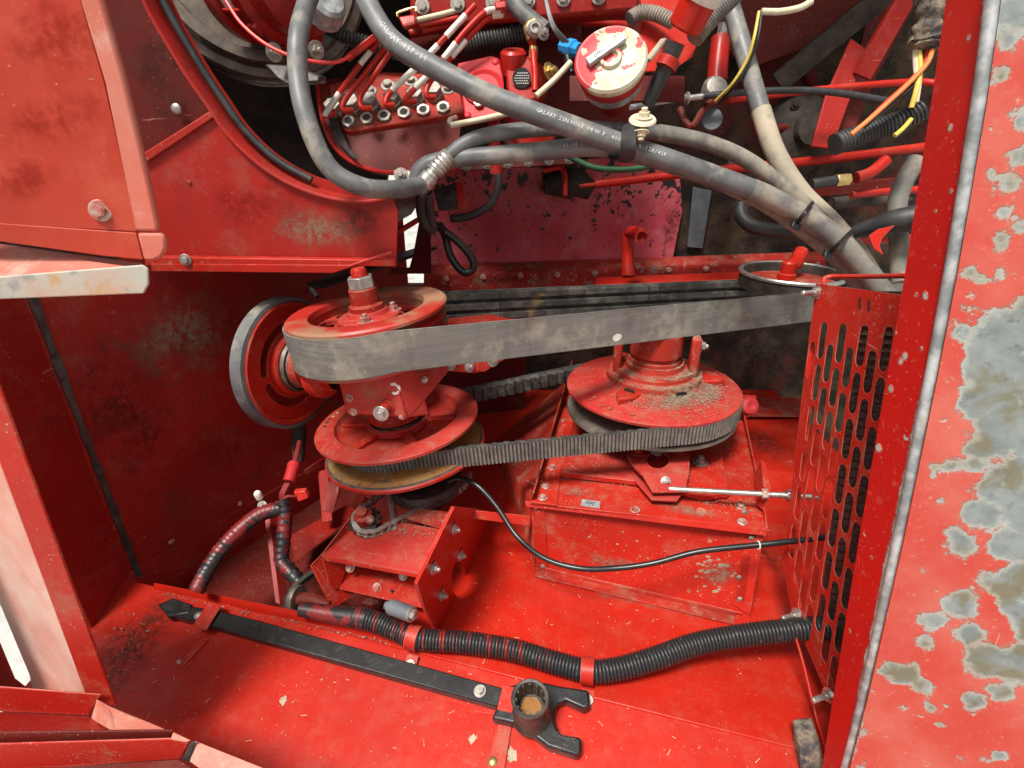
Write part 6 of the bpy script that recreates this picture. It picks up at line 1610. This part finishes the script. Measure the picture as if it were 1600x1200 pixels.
cs = thing('corrugated_hose', U(1010, 25, 1.1), 'grey corrugated hose above the filter cap', 'hose')
obj('ribbed_tube', corrugated(px([(984, 30, 1.10), (1000, 20, 1.10), (1025, 22, 1.09), (1052, 34, 1.08)], .004), .0145, .006, .003), M['tanhose'], cs, smooth=60)
sh = thing('striped_hose', U(1110, 30, 1.1), 'grey ribbed hose slanting behind the filler tube', 'hose')
obj('ribbed_tube', corrugated(px([(1085, 60, 1.08), (1110, 30, 1.08), (1150, -10, 1.08)], .004), .018, .006, .003), M['tanhose'], sh, smooth=60)

# ---- hydraulic hoses
h1, p1 = hose('large_hose', [(560, -30, 1.08), (585, 25, 1.06), (620, 70, 1.05), (690, 112, 1.045), (770, 152, 1.04), (860, 186, 1.04), (960, 222, 1.05), (1090, 266, 1.08), (1200, 308, 1.10), (1290, 360, 1.11), (1350, 420, 1.12), (1395, 480, 1.13)], .0205, M['hose'], 'thick grey hose with pale print crossing the whole engine diagonally', seg=20)
path_text('hose_print', 'GALAXY', p1[::-1], 1.0, .017, .0206, M['print'], h1, flip=True) if False else None
Lp = [0]
for i in range(1, len(p1)): Lp.append(Lp[-1] + (p1[i] - p1[i - 1]).length)
def at_px(path, x, y, d):
    acc = 0; bestd = 9; bs_ = 0
    tgt = U(x, y, d)
    for i in range(1, len(path)):
        acc += (path[i] - path[i - 1]).length
        if (path[i] - tgt).length < bestd: bestd = (path[i] - tgt).length; bs_ = acc
    return bs_
path_text('hose_print', 'GALAXY 4SP-10', p1, at_px(p1, 600, 55, 1.06), .015, .0207, M['print'], h1)
path_text('hose_print', 'GALAXY 2SN HOSE 08 W.P. 4000 PSI R-12A/4SP', p1, at_px(p1, 838, 178, 1.04), .0105, .0207, M['print'], h1)
h2, p2_ = hose('looped_hose', [(492, -30, 1.0), (478, 10, 1.0), (466, 60, .96), (466, 120, .96), (476, 175, .96), (498, 235, .97), (525, 272, .985), (570, 293, 1.0), (620, 296, 1.05), (656, 290, 1.12)], .0172, M['hose'], 'grey hose looping down from the top edge past the compressor', seg=18)
h3, p3 = hose('dusty_hose', [(668, 300, 1.17), (652, 278, 1.16), (668, 258, 1.15), (710, 248, 1.14), (770, 243, 1.12), (850, 236, 1.10), (920, 230, 1.09), (975, 236, 1.09), (1050, 256, 1.11), (1120, 280, 1.13), (1190, 312, 1.14), (1250, 352, 1.15), (1310, 402, 1.16), (1350, 450, 1.17)], .0185, M['hose'], 'dusty grey hose below the thick printed hose', seg=18)
path_text('hose_print', '02 08 1', p3, at_px(p3, 885, 234, 1.10), .010, .0187, M['print'], h3)
h4, p4 = hose('upper_hose', [(664, 286, 1.14), (680, 268, 1.135), (704, 242, 1.13), (740, 218, 1.12), (800, 205, 1.11), (880, 200, 1.12), (960, 203, 1.13), (1040, 209, 1.14), (1110, 225, 1.15), (1170, 252, 1.16), (1230, 298, 1.17), (1290, 350, 1.19)], .0155, M['hose'], 'muddy hose with a crimped silver fitting above the dusty one', seg=16)
for hh, pp_, rr_, q0 in ((h3, p3, .0197, .52), (h4, p4, .0166, .55), (h1, p1, .0217, .70)):
    obj('mud_coat', MB().tube(pp_[int(len(pp_) * q0):], rr_, 20), M['tanhose'], hh, smooth=60)
fi = [U(662, 288, 1.138), U(676, 272, 1.133), U(690, 256, 1.130), U(703, 243, 1.128)]
fs0 = spline(fi, .003)
obj('crimp_fitting', MB().tube(fs0, lambda q: .0185 if q < .3 else (.0150 if q < .42 else (.0195 if int(q * 18) % 2 else .0175)), 16), M['zinc'], h4, smooth=30)
h5, p5 = hose('muddy_hose', [(1130, -30, 1.28), (1148, 30, 1.27), (1168, 100, 1.25), (1188, 170, 1.24), (1212, 240, 1.22), (1250, 300, 1.21), (1300, 350, 1.20), (1345, 405, 1.19), (1375, 460, 1.18)], .0205, M['hose'], 'hose dropping from the top right with its lower half caked in tan mud', seg=18)
k5 = int(len(p5) * .40)
obj('mud_coat', MB().tube(p5[k5:], .0216, 18), M['mudhose'], h5, smooth=60)
# clamp strap round the hoses
ck = thing('hose_clamp', U(990, 220, 1.06), 'black strap clamp holding the hoses under the filter', 'clamp')
sp_p = [U(x, y, d) for x, y, d in [(1002, 196, 1.04), (985, 200, 1.02), (982, 225, 1.01), (980, 245, 1.03), (968, 252, 1.06), (958, 246, 1.09)]]
sp_s = spline(sp_p, .006)
sv = MB(); vs_ = []; fs_ = []
for i, p in enumerate(sp_s):
    w_ = Vector((.014, 0, -.003)); n_ = Vector((0, -.003, .001))
    vs_ += [p - w_ - n_, p + w_ - n_, p + w_ + n_, p - w_ + n_]
for i in range(len(sp_s) - 1):
    for k in range(4): fs_.append((4 * i + k, 4 * i + (k + 1) % 4, 4 * i + 4 + (k + 1) % 4, 4 * i + 4 + k))
obj('strap', sv.add(vs_, fs_), M['rubber'], ck, bevel=.001)
bolt(ck, U(1002, 206, 1.02), (-.05, -.35, -1), .0095, 'stud', 'cream', 'bolt')
obj('washer', MB().lathe(frame(U(1004, 188, 1.03), (-.05, -.5, 1)), [(0, .004), (.024, .003), (.026, 0), (0, -.002)], 20), M['cream'], ck)
bolt(ck, U(1006, 184, 1.03), (-.05, -.3, 1), .0105, 'stud', 'cream', 'bolt')
def zip_tie(name, a, b, label):
    t = thing('cable_tie', a, label, 'cable tie', 'cable ties on the hoses')
    m_ = (a + b) / 2 + (CP - a).normalized() * .035
    obj('strap', MB().tube(spline([a - (CP - a).normalized() * .02, a, m_, b, b - (CP - b).normalized() * .02], .004), .0042, 6), M['cable'], t)
    obj('head', MB().box(a + (CP - a).normalized() * .012, (.008, 0, -.005), (.003, .004, .006), (0, .006, 0)), M['cable'], t, bevel=.001)
zip_tie('t1', U(1243, 352, 1.11), U(1268, 318, 1.09), 'black cable tie round the hoses, the upper left one of two')
zip_tie('t2', U(1293, 398, 1.11), U(1330, 362, 1.10), 'black cable tie round the hoses, the lower right one of two')

# ---- bundled black cable loop under the pump
lp = thing('cable_loop', U(690, 350, 1.2), 'black cable hanging in a loop left of the pinkish sheet', 'cable')
obj('loop', MB().tube(px([(668, 345, 1.30), (690, 358, 1.32), (718, 380, 1.34), (738, 405, 1.36), (738, 422, 1.37), (722, 424, 1.37), (704, 400, 1.36), (696, 370, 1.34), (688, 352, 1.30)], .006), .0095, 10), M['cable'], lp)
obj('strand', MB().tube(px([(660, 296, 1.18), (657, 325, 1.22), (664, 352, 1.26), (676, 360, 1.28), (672, 335, 1.25), (668, 300, 1.2)], .006), .011, 10), M['rubber'], lp)
obj('upper_arc', MB().tube(px([(776, 255, 1.45), (779, 290, 1.46), (765, 320, 1.47), (735, 337, 1.46), (705, 342, 1.44)], .008), .0105, 10), M['rubber'], lp)
gbk = thing('grey_bracket', U(700, 320, 1.4), 'muddy grey sheet bracket with an orange red edge under the hoses', 'bracket')
obj('plate', slab([U(x, y, 1.42) for x, y in [(676, 296), (716, 284), (731, 325), (686, 329)]], .004), M['darkmetal'], gbk, bevel=.001)
obj('orange_edge', slab([U(x, y, 1.415) for x, y in [(712, 286), (722, 284), (732, 325), (715, 327)]], .004), M['clean'], gbk, bevel=.001)
fx_ = thing('fixing_tab', U(625, 270, 1.2), 'small steel fixing tab with a nut under the pump hull', 'bracket')
obj('tab', MB().prism([U(x, y, 1.21) for x, y in [(614, 266), (648, 268), (646, 276), (618, 273)]], (0, .02, 0)), M['oldnut'], fx_, bevel=.001)
bolt(fx_, U(627, 274, 1.19), (0, -.9, .2), .010, 'stud', 'oldnut')

# ---- red pipes and rods at mid height
el = thing('elbow_pipe', V(982, 432, 1.78), 'bright red elbow pipe with an open end standing behind the belt', 'pipe')
ep = px([(981, 432, 1.72), (981, 400, 1.72), (981, 376, 1.70), (985, 364, 1.68), (998, 364, 1.60), (1003, 370, 1.53)], .006)
obj('pipe', MB().tube(ep, .0185, 18, caps=False), M['clean'], el, smooth=60)
obj('bore', MB().tube(ep[-8:], .0145, 14, caps=False), M['void'], el)
obj('end_ring', MB().lathe(frame(ep[-1], ep[-1] - ep[-2]), [(.0185, -.001), (.0185, .001), (.0145, .001), (.0145, -.012), (0, -.02)], 24), M['clean'], el, smooth=30)
obj('sleeve', MB().tube(ep[:6], .0215, 18), M['clean'], el)
lr = thing('linkage_rod', U(910, 290, 1.5), 'long red linkage rod running right below the hoses', 'rod')
obj('rod', MB().tube(px([(930, 288, 1.60), (1100, 268, 1.58), (1280, 250, 1.56), (1460, 228, 1.54)], .03), .0125, 12), M['clean'], lr)
obj('rod_tip', MB().tube(px([(905, 291, 1.60), (932, 288, 1.60)], .01), .006, 10), M['dusty'], lr)
lb = single('bent_rod', MB().tube(px([(850, 266, 1.55), (872, 262, 1.55), (880, 266, 1.55), (883, 280, 1.55), (883, 306, 1.55)], .006), .0075, 10), M['clean'], 'small red bent rod hanging above the pinkish sheet', 'rod')
blob = single('oily_lump', MB().tube(px([(850, 290, 1.80), (895, 285, 1.80), (925, 300, 1.80)], .01), lambda q: .055 * (1 - abs(q - .5)), 12), M['soot'], 'oily black lump on the pinkish sheet behind the bent rod', 'oil residue')
ur = thing('control_rod', U(1010, 165, 1.3), 'slim red control rod with a dark boot at mid right', 'rod')
obj('red_rod', MB().tube(px([(1140, 156, 1.40), (1300, 138, 1.40), (1430, 128, 1.38), (1470, 132, 1.36)], .02), .0085, 10), M['clean'], ur)
obj('steel_end', MB().tube(px([(1070, 154, 1.38), (1105, 150, 1.38)], .01), .0075, 10), M['zinc'], ur)
obj('boot', MB().tube(px([(1100, 150, 1.37), (1200, 142, 1.36), (1290, 143, 1.35), (1390, 158, 1.34)], .02), .0085, 10), M['rubber'], ur)
bolt(ur, U(1074, 154, 1.37), (-.9, -.2, 0), .010, 'hex', 'oldnut')
pr = single('pale_rod', MB().tube(px([(985, 168, 1.25), (1030, 160, 1.27), (1075, 152, 1.30)], .02), .006, 8), M['silver'], 'pale steel rod behind the filter body', 'rod')
vc = thing('red_cylinder', U(1118, 150, 1.45), 'red upright cylinder with a greasy ball joint at upper right', 'cylinder')
obj('tube', MB().tube(px([(1126, 60, 1.45), (1122, 100, 1.45), (1120, 128, 1.45)], .01), .026, 14), M['enginered'], vc)
obj('joint', MB().lathe(frame(U(1118, 138, 1.43), (0, -.8, .4)), [(.032, -.02), (.034, 0), (.026, .012), (.012, .014), (0, .014)], 20), M['oldnut'], vc)
obj('top_nut', MB().hexp(frame(U(1128, 56, 1.45), (0, 0, 1)), .014, .03), M['oldnut'], vc)
obj('dark_disc', MB().lathe(frame(U(1112, 186, 1.42), (-.1, -.9, .3)), [(.027, -.01), (.027, .003), (0, .005)], 20), M['bluegrey'], vc)
rt_ = thing('rusty_arm', U(1085, 190, 1.4), 'rusty greasy arm below the red upright cylinder', 'arm')
obj('arm', MB().tube(px([(1062, 170, 1.42), (1080, 198, 1.40), (1100, 170, 1.40), (1128, 146, 1.40)], .01), .009, 8), M['old'], rt_)

# ---- upper right clutter behind the post
dg = thing('black_brace', U(1240, 120, 1.6), 'wide black diagonal brace in the upper right', 'brace')
obj('brace_bar', MB().bar(U(1215, 130, 1.62), U(1420, -40, 1.45), .06, .02, (0, -1, 0)), M['soot'], dg, bevel=.002)
ra2 = thing('red_upright', U(1290, 200, 1.55), 'dull red upright channel behind the orange wire', 'channel')
obj('face', slab([U(x, y, 1.50) for x, y in [(1330, 60), (1352, 75), (1330, 150), (1300, 232), (1268, 228), (1290, 150)]], .01), M['wall'], ra2, bevel=.002)
obj('side', slab([U(x, y, 1.58) for x, y in [(1352, 40), (1420, -30), (1450, -30), (1370, 120), (1320, 240), (1300, 236)]], .01), M['old'], ra2, bevel=.002)
obj('upper_bar', MB().bar(U(1345, 120, 1.50), U(1430, -30, 1.40), .05, .02, (0, -1, 0)), M['wall'], ra2, bevel=.002)
obj('back_panel', slab([V(x, y, 1.88) for x, y in [(1120, -80), (1420, -80), (1300, 60), (1160, 110), (1130, 60)]], .01), M['old'], ra2)
mudc = thing('mud_clump', U(1450, 40, .95), 'mud plastered cable bundle hanging beside the right post', 'cable bundle')
mp = px([(1462, -30, .96), (1458, 10, .96), (1452, 40, .97), (1448, 66, .98), (1446, 80, .98)], .004)
b = MB().tube(mp, lambda q: .026 + .004 * math.sin(q * 9) + .002 * math.sin(q * 31), 20)
for i, v in enumerate(b.v): b.v[i] = v + Vector((rnd.uniform(-1, 1), rnd.uniform(-1, 1), rnd.uniform(-1, 1))) * .0022
obj('mud', b, M['mud'], mudc, smooth=60)
ow = thing('orange_wires', U(1440, 90, .98), 'orange yellow and cream wires coming out of the mud plastered bundle', 'wires')
obj('orange_wire', MB().tube(px([(1457, 78, .97), (1448, 100, .97), (1420, 130, .98), (1390, 158, .99), (1360, 185, 1.0), (1330, 210, 1.01)], .008), .0042, 8), M['orange'], ow)
obj('red_wire', MB().tube(px([(1450, 78, .98), (1442, 104, .98), (1414, 134, .99), (1385, 160, 1.0), (1350, 194, 1.01)], .008), .004, 8), M['redwire'], ow)
obj('yellow_wire', MB().tube(px([(1436, 80, .98), (1438, 110, .98), (1432, 140, .98), (1424, 168, .99)], .008), .0044, 8), M['yellow'], ow)
obj('cream_wire', MB().tube(px([(1431, 78, .985), (1432, 104, .985), (1434, 130, .985), (1430, 160, .99)], .008), .0058, 8), M['cream'], ow)
obj('black_wire', MB().tube(px([(1444, 115, .99), (1415, 142, 1.0), (1385, 170, 1.01), (1350, 200, 1.02)], .008), .003, 6), M['cable'], ow)
obj('loose_end', MB().tube(px([(1424, 186, .99), (1412, 200, .99), (1398, 212, .99)], .008), .004, 6), M['yellow'], ow)
bt2 = thing('black_boot', U(1310, 225, 1.03), 'muddy black ribbed boot slanting below the orange wire', 'boot')
obj('ribbed_boot', corrugated(px([(1304, 226, 1.05), (1330, 216, 1.05), (1370, 202, 1.05), (1410, 188, 1.04), (1440, 172, 1.03)], .004), .0205, .007, .003), M['rubber'], bt2, smooth=60)
yl = thing('yellow_lead', U(1180, 60, 1.15), 'thin yellow and black leads hanging in front of the muddy hose', 'wires')
obj('yellow_wire', MB().tube(px([(1186, 18, 1.2), (1178, 60, 1.2), (1168, 92, 1.22), (1145, 130, 1.25), (1118, 158, 1.3)], .008), .0034, 6), M['yellow'], yl)
obj('black_wire', MB().tube(px([(1190, 18, 1.2), (1184, 60, 1.2), (1172, 95, 1.22), (1150, 132, 1.25), (1122, 162, 1.3)], .008), .003, 6), M['cable'], yl)
pw = single('pale_hose_end', MB().tube(px([(1190, 18, 1.2), (1220, 18, 1.2), (1250, 12, 1.2), (1268, 2, 1.2)], .008), .007, 10), M['cream'], 'pale hose end curving along the top edge', 'hose')
br = thing('brass_union', U(1330, 280, 1.4), 'red hose union with a brass nut at right', 'union')
obj('red_elbow', MB().tube(px([(1338, 278, 1.42), (1360, 270, 1.42), (1385, 250, 1.42)], .008), .015, 12), M['enginered'], br)
obj('brass_nut', MB().hexp(frame(U(1306, 282, 1.42), U(1335, 279, 1.42) - U(1306, 282, 1.42)), .016, .035), M['brass'], br, bevel=.001)
obj('black_end', MB().tube(px([(1268, 288, 1.42), (1290, 284, 1.42), (1306, 282, 1.42)], .008), .013, 12), M['rubber'], br)
dkh = thing('dark_hose', U(1410, 330, 1.1), 'dark muddy hose running down behind the right post', 'hose')
obj('hose_body', MB().tube(px([(1432, 250, 1.15), (1412, 285, 1.15), (1402, 320, 1.15), (1404, 370, 1.15), (1408, 440, 1.15)], .008), .0185, 14), M['tanhose'], dkh)
bsl = thing('black_sleeve', U(1390, 355, 1.1), 'black rubber sleeve with a torn red flap beside the right post', 'sleeve')
obj('sleeve', MB().tube(px([(1335, 362, 1.16), (1370, 352, 1.13), (1400, 345, 1.10), (1440, 340, 1.08)], .008), lambda q: .014 + .014 * q, 14), M['rubber'], bsl)
obj('torn_flap', slab([U(x, y, 1.08) for x, y in [(1358, 368), (1372, 358), (1398, 352), (1378, 372), (1374, 384), (1380, 398), (1366, 388)]], .002), M['clean'], bsl)
obj('red_bar', MB().tube(px([(1340, 378, 1.25), (1400, 374, 1.25), (1440, 370, 1.25)], .02), .008, 10), M['enginered'], bsl)
mh = single('side_hose', MB().tube(px([(1158, 318, 1.30), (1158, 336, 1.30), (1172, 352, 1.29), (1205, 360, 1.27), (1250, 362, 1.25), (1300, 362, 1.22)], .008), .0165, 14), M['rubber'], 'short black hose curling out under the muddy hoses', 'hose')
dup_r = single('dark_crossbar', MB().bar(U(1180, 305, 1.62), U(1420, 285, 1.55), .05, .03), M['old'], 'grimy red crossbar behind the hoses at right', 'bar')
# ================================================================== more engine clutter
ck1 = single('black_return_hose', MB().tube(px([(790, -20, 1.22), (806, 8, 1.22), (828, 30, 1.22), (852, 48, 1.22)], .008), .019, 14), M['hose'], 'short dark grey hose at the top edge above the governor', 'hose')
vb = thing('banjo_fitting', U(836, 42, 1.18), 'dirty banjo fitting at the end of the short dark hose', 'fitting')
obj('eye', MB().lathe(frame(U(836, 45, 1.17), (.1, -.9, .3)), [(.017, -.01), (.018, 0), (.012, .008), (.008, .008), (.006, .002), (0, .002)], 20), M['oldnut'], vb)
bolt(vb, U(848, 52, 1.16), (.5, -.8, .2), .009, 'stud', 'oldnut')
rl = thing('fuel_rail', U(900, 20, 1.35), 'long dull red fuel rail pipe along the top edge', 'pipe')
obj('pipe', MB().tube(px([(640, 52, 1.42), (760, 32, 1.42), (880, 16, 1.42), (1000, 6, 1.42)], .02), .012, 12), M['enginered'], rl)
obj('second_pipe', MB().tube(px([(700, 62, 1.42), (800, 40, 1.42), (900, 34, 1.42), (990, 40, 1.42)], .02), .009, 12), M['enginered'], rl)
for x in (690, 770, 850, 930):
    obj('saddle', MB().lathe(frame(U(x, 46 - (x - 690) * .12, 1.41), (1, .05, .15)), [(.016, -.010), (.017, -.008), (.017, .008), (.016, .010)], 16), M['oldnut'], rl)
eb2 = thing('oil_pan_flange', U(800, 250, 1.5), 'dark grimy flange with bolts under the pump drum', 'flange')
obj('flange', MB().prism([U(x, y, 1.50) for x, y in [(715, 252), (900, 240), (904, 256), (716, 268)]], (0, .05, 0)), M['old'], eb2, bevel=.003)
for i in range(6): bolt(eb2, U(730 + i * 32, 259 - i * 2.2, 1.498), (0, -1, .1), .009, 'hex', 'oldnut')
gr_ = thing('green_hose', U(985, 255, 1.4), 'dark green hose glimpsed under the strap clamp', 'hose')
M['green'] = simple('dark_green_rubber', (0.012, 0.06, 0.02), (0.02, 0.10, 0.035), 0.45)
obj('hose_body', MB().tube(px([(880, 240, 1.45), (930, 262, 1.45), (990, 264, 1.45), (1040, 252, 1.45)], .01), .008, 10), M['green'], gr_)
# fittings and pipes deep in the upper right
for k, (pts, r, m_, lab) in enumerate([
    ([(1180, 205, 1.65), (1260, 196, 1.65), (1340, 190, 1.65)], .014, 'old', 'dull red pipe deep behind the muddy hose'),
    ([(1330, 305, 1.45), (1380, 300, 1.45), (1440, 296, 1.45)], .010, 'enginered', 'slim red pipe right of the brass union'),
    ([(1300, 318, 1.5), (1360, 312, 1.5), (1420, 318, 1.5)], .016, 'soot', 'greasy black pipe below the brass union'),
    ([(1150, 235, 1.7), (1140, 270, 1.7), (1160, 300, 1.7)], .012, 'soot', 'greasy black pipe bend behind the hoses'),
    ([(1225, 60, 1.7), (1260, 110, 1.7), (1285, 170, 1.7)], .018, 'old', 'dark red strut crossing under the black brace')]):
    single('deep_pipe', MB().tube(px(pts, .012), r, 12), M[m_], lab, 'pipe', 'pipes deep in the upper right')
dc = thing('dark_casting', U(1230, 210, 1.75), 'grimy black casting lump deep in the upper right', 'casting')
b = MB().lathe(frame(V(1250, 210, 1.86), (0, -1, .2)), [(.12, -.02), (.11, .02), (.07, .05), (.05, .055), (.045, .08), (0, .085)], 24)
obj('casting', b, M['soot'], dc, smooth=30)
for a in range(0, 360, 60):
    bolt(dc, V(1250, 210, 1.86) + Vector((.095 * math.cos(R(a)), -.032, .095 * math.sin(R(a)))), (0, -1, .2), .01, 'hex', 'soot')
# short stub and clip on the pump side
cl2 = thing('sensor_plug', U(895, 110, 1.15), 'small black plug with thin leads under the blue connector', 'plug')
obj('plug', MB().tube(px([(886, 88, 1.14), (890, 102, 1.14), (893, 114, 1.14)], .005), .008, 10), M['cable'], cl2)
# weld beads and scuffed joints on the big castings
def bead(parent, a, b, r=.0022, mat='red'):
    n = max(6, int((b - a).length / .004)); m_ = MB()
    pts = [a.lerp(b, i / n) + Vector((rnd.uniform(-1, 1), rnd.uniform(-1, 1), rnd.uniform(-1, 1))) * .0005 for i in range(n + 1)]
    m_.tube(pts, lambda q: r * (1 + .35 * math.sin(q * n * 3.1)), 8)
    return obj('weld_bead', m_, M[mat], parent, smooth=60)
bead(gbx, f4[1] + gn * .001, f4[2] + gn * .001)
bead(bx_, U(656, 898, 1.088), U(694, 829, 1.163))
bead(bx_, U(506, 868, 1.15), U(566, 813, 1.233))
bead(fb_, on_front(842, 888, .002), on_front(1000, 922, .002), .003)
bead(fb_, on_front(1010, 925, .002), on_front(1160, 958, .002), .003)
# chaff packed into corners: grains nobody could count
cg = MB()
def grains(n, fn, s0=.0012, s1=.004, up=Vector((0, 0, 1))):
    for i in range(n):
        p = fn()
        s = rnd.uniform(s0, s1) * rnd.choice((.35, .45, .6)); a = rnd.random() * 6.28
        d = Vector((math.cos(a), math.sin(a), 0)) * s * rnd.choice((1, 1.5, 2.2)); e = Vector((-d.y, d.x, 0)) * .4
        cg.add([p - d, p + e, p + d, p - e, p + Vector((0, 0, s * .8))], [(0, 1, 4), (1, 2, 4), (2, 3, 4), (3, 0, 4)])
def along(a, b, spread):
    t = rnd.random(); return a.lerp(b, t) + Vector((rnd.gauss(0, spread), rnd.gauss(0, spread), .001))
grains(420, lambda: along(G(842, 890), G(1000, 926), .007))
grains(260, lambda: along(G(1000, 926), G(1150, 965), .006))
grains(200, lambda: along(Q(240, 925, LPL, .001), Q(640, 1012, LPL, .001), .004))
grains(320, lambda: along(G(870, 735, ZT + .001), G(990, 752, ZT + .001), .014))
grains(220, lambda: along(G(1090, 780, ZT + .001), G(1180, 790, ZT + .001), .016))
grains(260, lambda: along(tD + Vector((.02, -.05, .004)), G(840, 770, ZT + .004), .012))
grains(160, lambda: along(TP[2], TP[4], .010) + Vector((0, -.02, .002)))
grains(300, lambda: along(Q(215, 960, LPL, .001), Q(190, 1060, LPL, .001), .022))
grains(260, lambda: along(V(690, 421, 1.905), V(1160, 404, 1.905), .012))
o = obj('packed_dirt', cg, M['chaff'], None, smooth=0); tag(o, 'brown chaff packed along the joints of the housing and floor', 'chaff', kind='stuff')

# ================================================================== dirt films on the sheets, and floor shade painted as films
def stain_shade(parent, p, n, rx, ry, mat, x=None, off=.0012):
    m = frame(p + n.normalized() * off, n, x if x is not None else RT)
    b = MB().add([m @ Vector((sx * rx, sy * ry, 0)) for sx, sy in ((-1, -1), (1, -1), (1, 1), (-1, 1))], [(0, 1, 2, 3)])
    o = obj('dirt_shade_film', b, M[mat], parent, smooth=0)
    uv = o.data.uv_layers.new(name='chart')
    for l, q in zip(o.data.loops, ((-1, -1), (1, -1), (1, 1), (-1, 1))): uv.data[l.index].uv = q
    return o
Z = Vector((0, 0, 1))
along_x = (G(1150, 965) - G(838, 890)).normalized()
stain_shade(floor_o, G(1000, 938), Z, .26, .028, 'stain_dust', along_x)
stain_shade(floor_o, G(1205, 880), Z, .05, .16, 'stain_soot_shade', Vector((1, 0, 0)))  # shadow right of the housing painted on the floor, along with grime
stain_shade(floor_o, G(1190, 690), Z, .12, .20, 'stain_soot_shade', Vector((1, 0, 0)), .0016)
stain_shade(floor_o, G(790, 700), Z, .14, .16, 'stain_dust', Vector((1, 0, 0)))
stain_shade(low_o, Q(215, 1000, LPL), LPL[1], .13, .20, 'stain_soot_shade', fall.cross(LPL[1]))  # shading of the floor corner beside the left post, painted as a film
stain_shade(wallo, Q(300, 520, WPL), wn_, .26, .16, 'stain_dust', wd)
stain_shade(wallo, Q(190, 640, WPL), wn_, .16, .26, 'stain_soot_shade', wd, .0016)
stain_shade(wallo, Q(330, 700, WPL), wn_, .24, .12, 'stain_rub', wd, .002)
stain_shade(wallo, Q(440, 560, WPL), wn_, .20, .18, 'stain_soot_shade', wd, .0024)
stain_shade(shroud, Q(272, 165, SPL), SPL[1], .075, .085, 'stain_soot_shade', RT)
stain_shade(shroud, Q(250, 90, SPL, -.011), SPL[1], .09, .09, 'stain_soot_shade', RT)
stain_shade(shroud, Q(500, 360, SPL), SPL[1], .16, .07, 'stain_dust', RT, .0006)
stain_shade(shroud, Q(390, 320, SPL), SPL[1], .18, .08, 'stain_rub', RT, .0009)
stain_shade(shroud, Q(560, 345, SPL), SPL[1], .10, .06, 'stain_soot_shade', RT, .0016)
for (x, y, rx, ry) in [(70, 60, .09, .06), (60, 190, .10, .04), (30, 280, .08, .03)]:
    stain_shade(door, Q(x, y, DPL), DPL[1], rx, ry, 'stain_rub', Vector((1, 0, .25)), .0006 + x * 1e-6)
stain_shade(fb_, G(1090, 800, ZT), Z, .12, .03, 'stain_dust', along_x)
stain_shade(fb_, G(900, 770, ZT), Z, .08, .04, 'stain_dust', along_x, .006)
stain_shade(fb_, on_front(960, 880, .001), FPLN[1], .12, .04, 'stain_dust', along_x, .002)
stain_shade(fb_, on_front(1125, 895, .001), FPL2[1], .055, .05, 'stain_chaff', along_x, .002)
stain_shade(pk, Q(880, 290, PKL), PKL[1], .16, .10, 'stain_soot_shade', RT)
stain_shade(pk, Q(1050, 350, PKL), PKL[1], .05, .14, 'stain_soot_shade', RT, .002)
stain_shade(pk, Q(690, 380, PKL), PKL[1], .06, .10, 'stain_soot_shade', RT, .0024)
stain_shade(rail, V(800, 436, 1.878), Vector((0, -1, 0)), .20, .03, 'stain_soot_shade', RT)
stain_shade(rail, V(1080, 428, 1.878), Vector((0, -1, 0)), .25, .03, 'stain_soot_shade', RT)
# chaff film lying on the cone of the right sheave
cv = []; cf = []; cuv = []
NA, NR = 36, 6
for i in range(NA + 1):
    for j in range(NR + 1):
        a = R(-125 + 150 * i / NA); r_ = .100 + .098 * j / NR
        z_ = .0065 if r_ < .132 else (.003 - (r_ - .132) * .21 if r_ < .175 else -.0065 - (r_ - .175) * .20)
        if r_ < .119: z_ = .0255
        cv.append(ms @ Vector((r_ * math.cos(a), r_ * math.sin(a), z_ + .0022))); cuv.append((2 * i / NA - 1, 1.5 * j / NR - .5))
for i in range(NA):
    for j in range(NR): cf.append((i * (NR + 1) + j, i * (NR + 1) + j + 1, (i + 1) * (NR + 1) + j + 1, (i + 1) * (NR + 1) + j))
o = obj('dirt_shade_film', MB().add(cv, cf), M['stain_chaff'], rs)
uv = o.data.uv_layers.new(name='chart')
for l in o.data.loops: uv.data[l.index].uv = cuv[l.vertex_index]
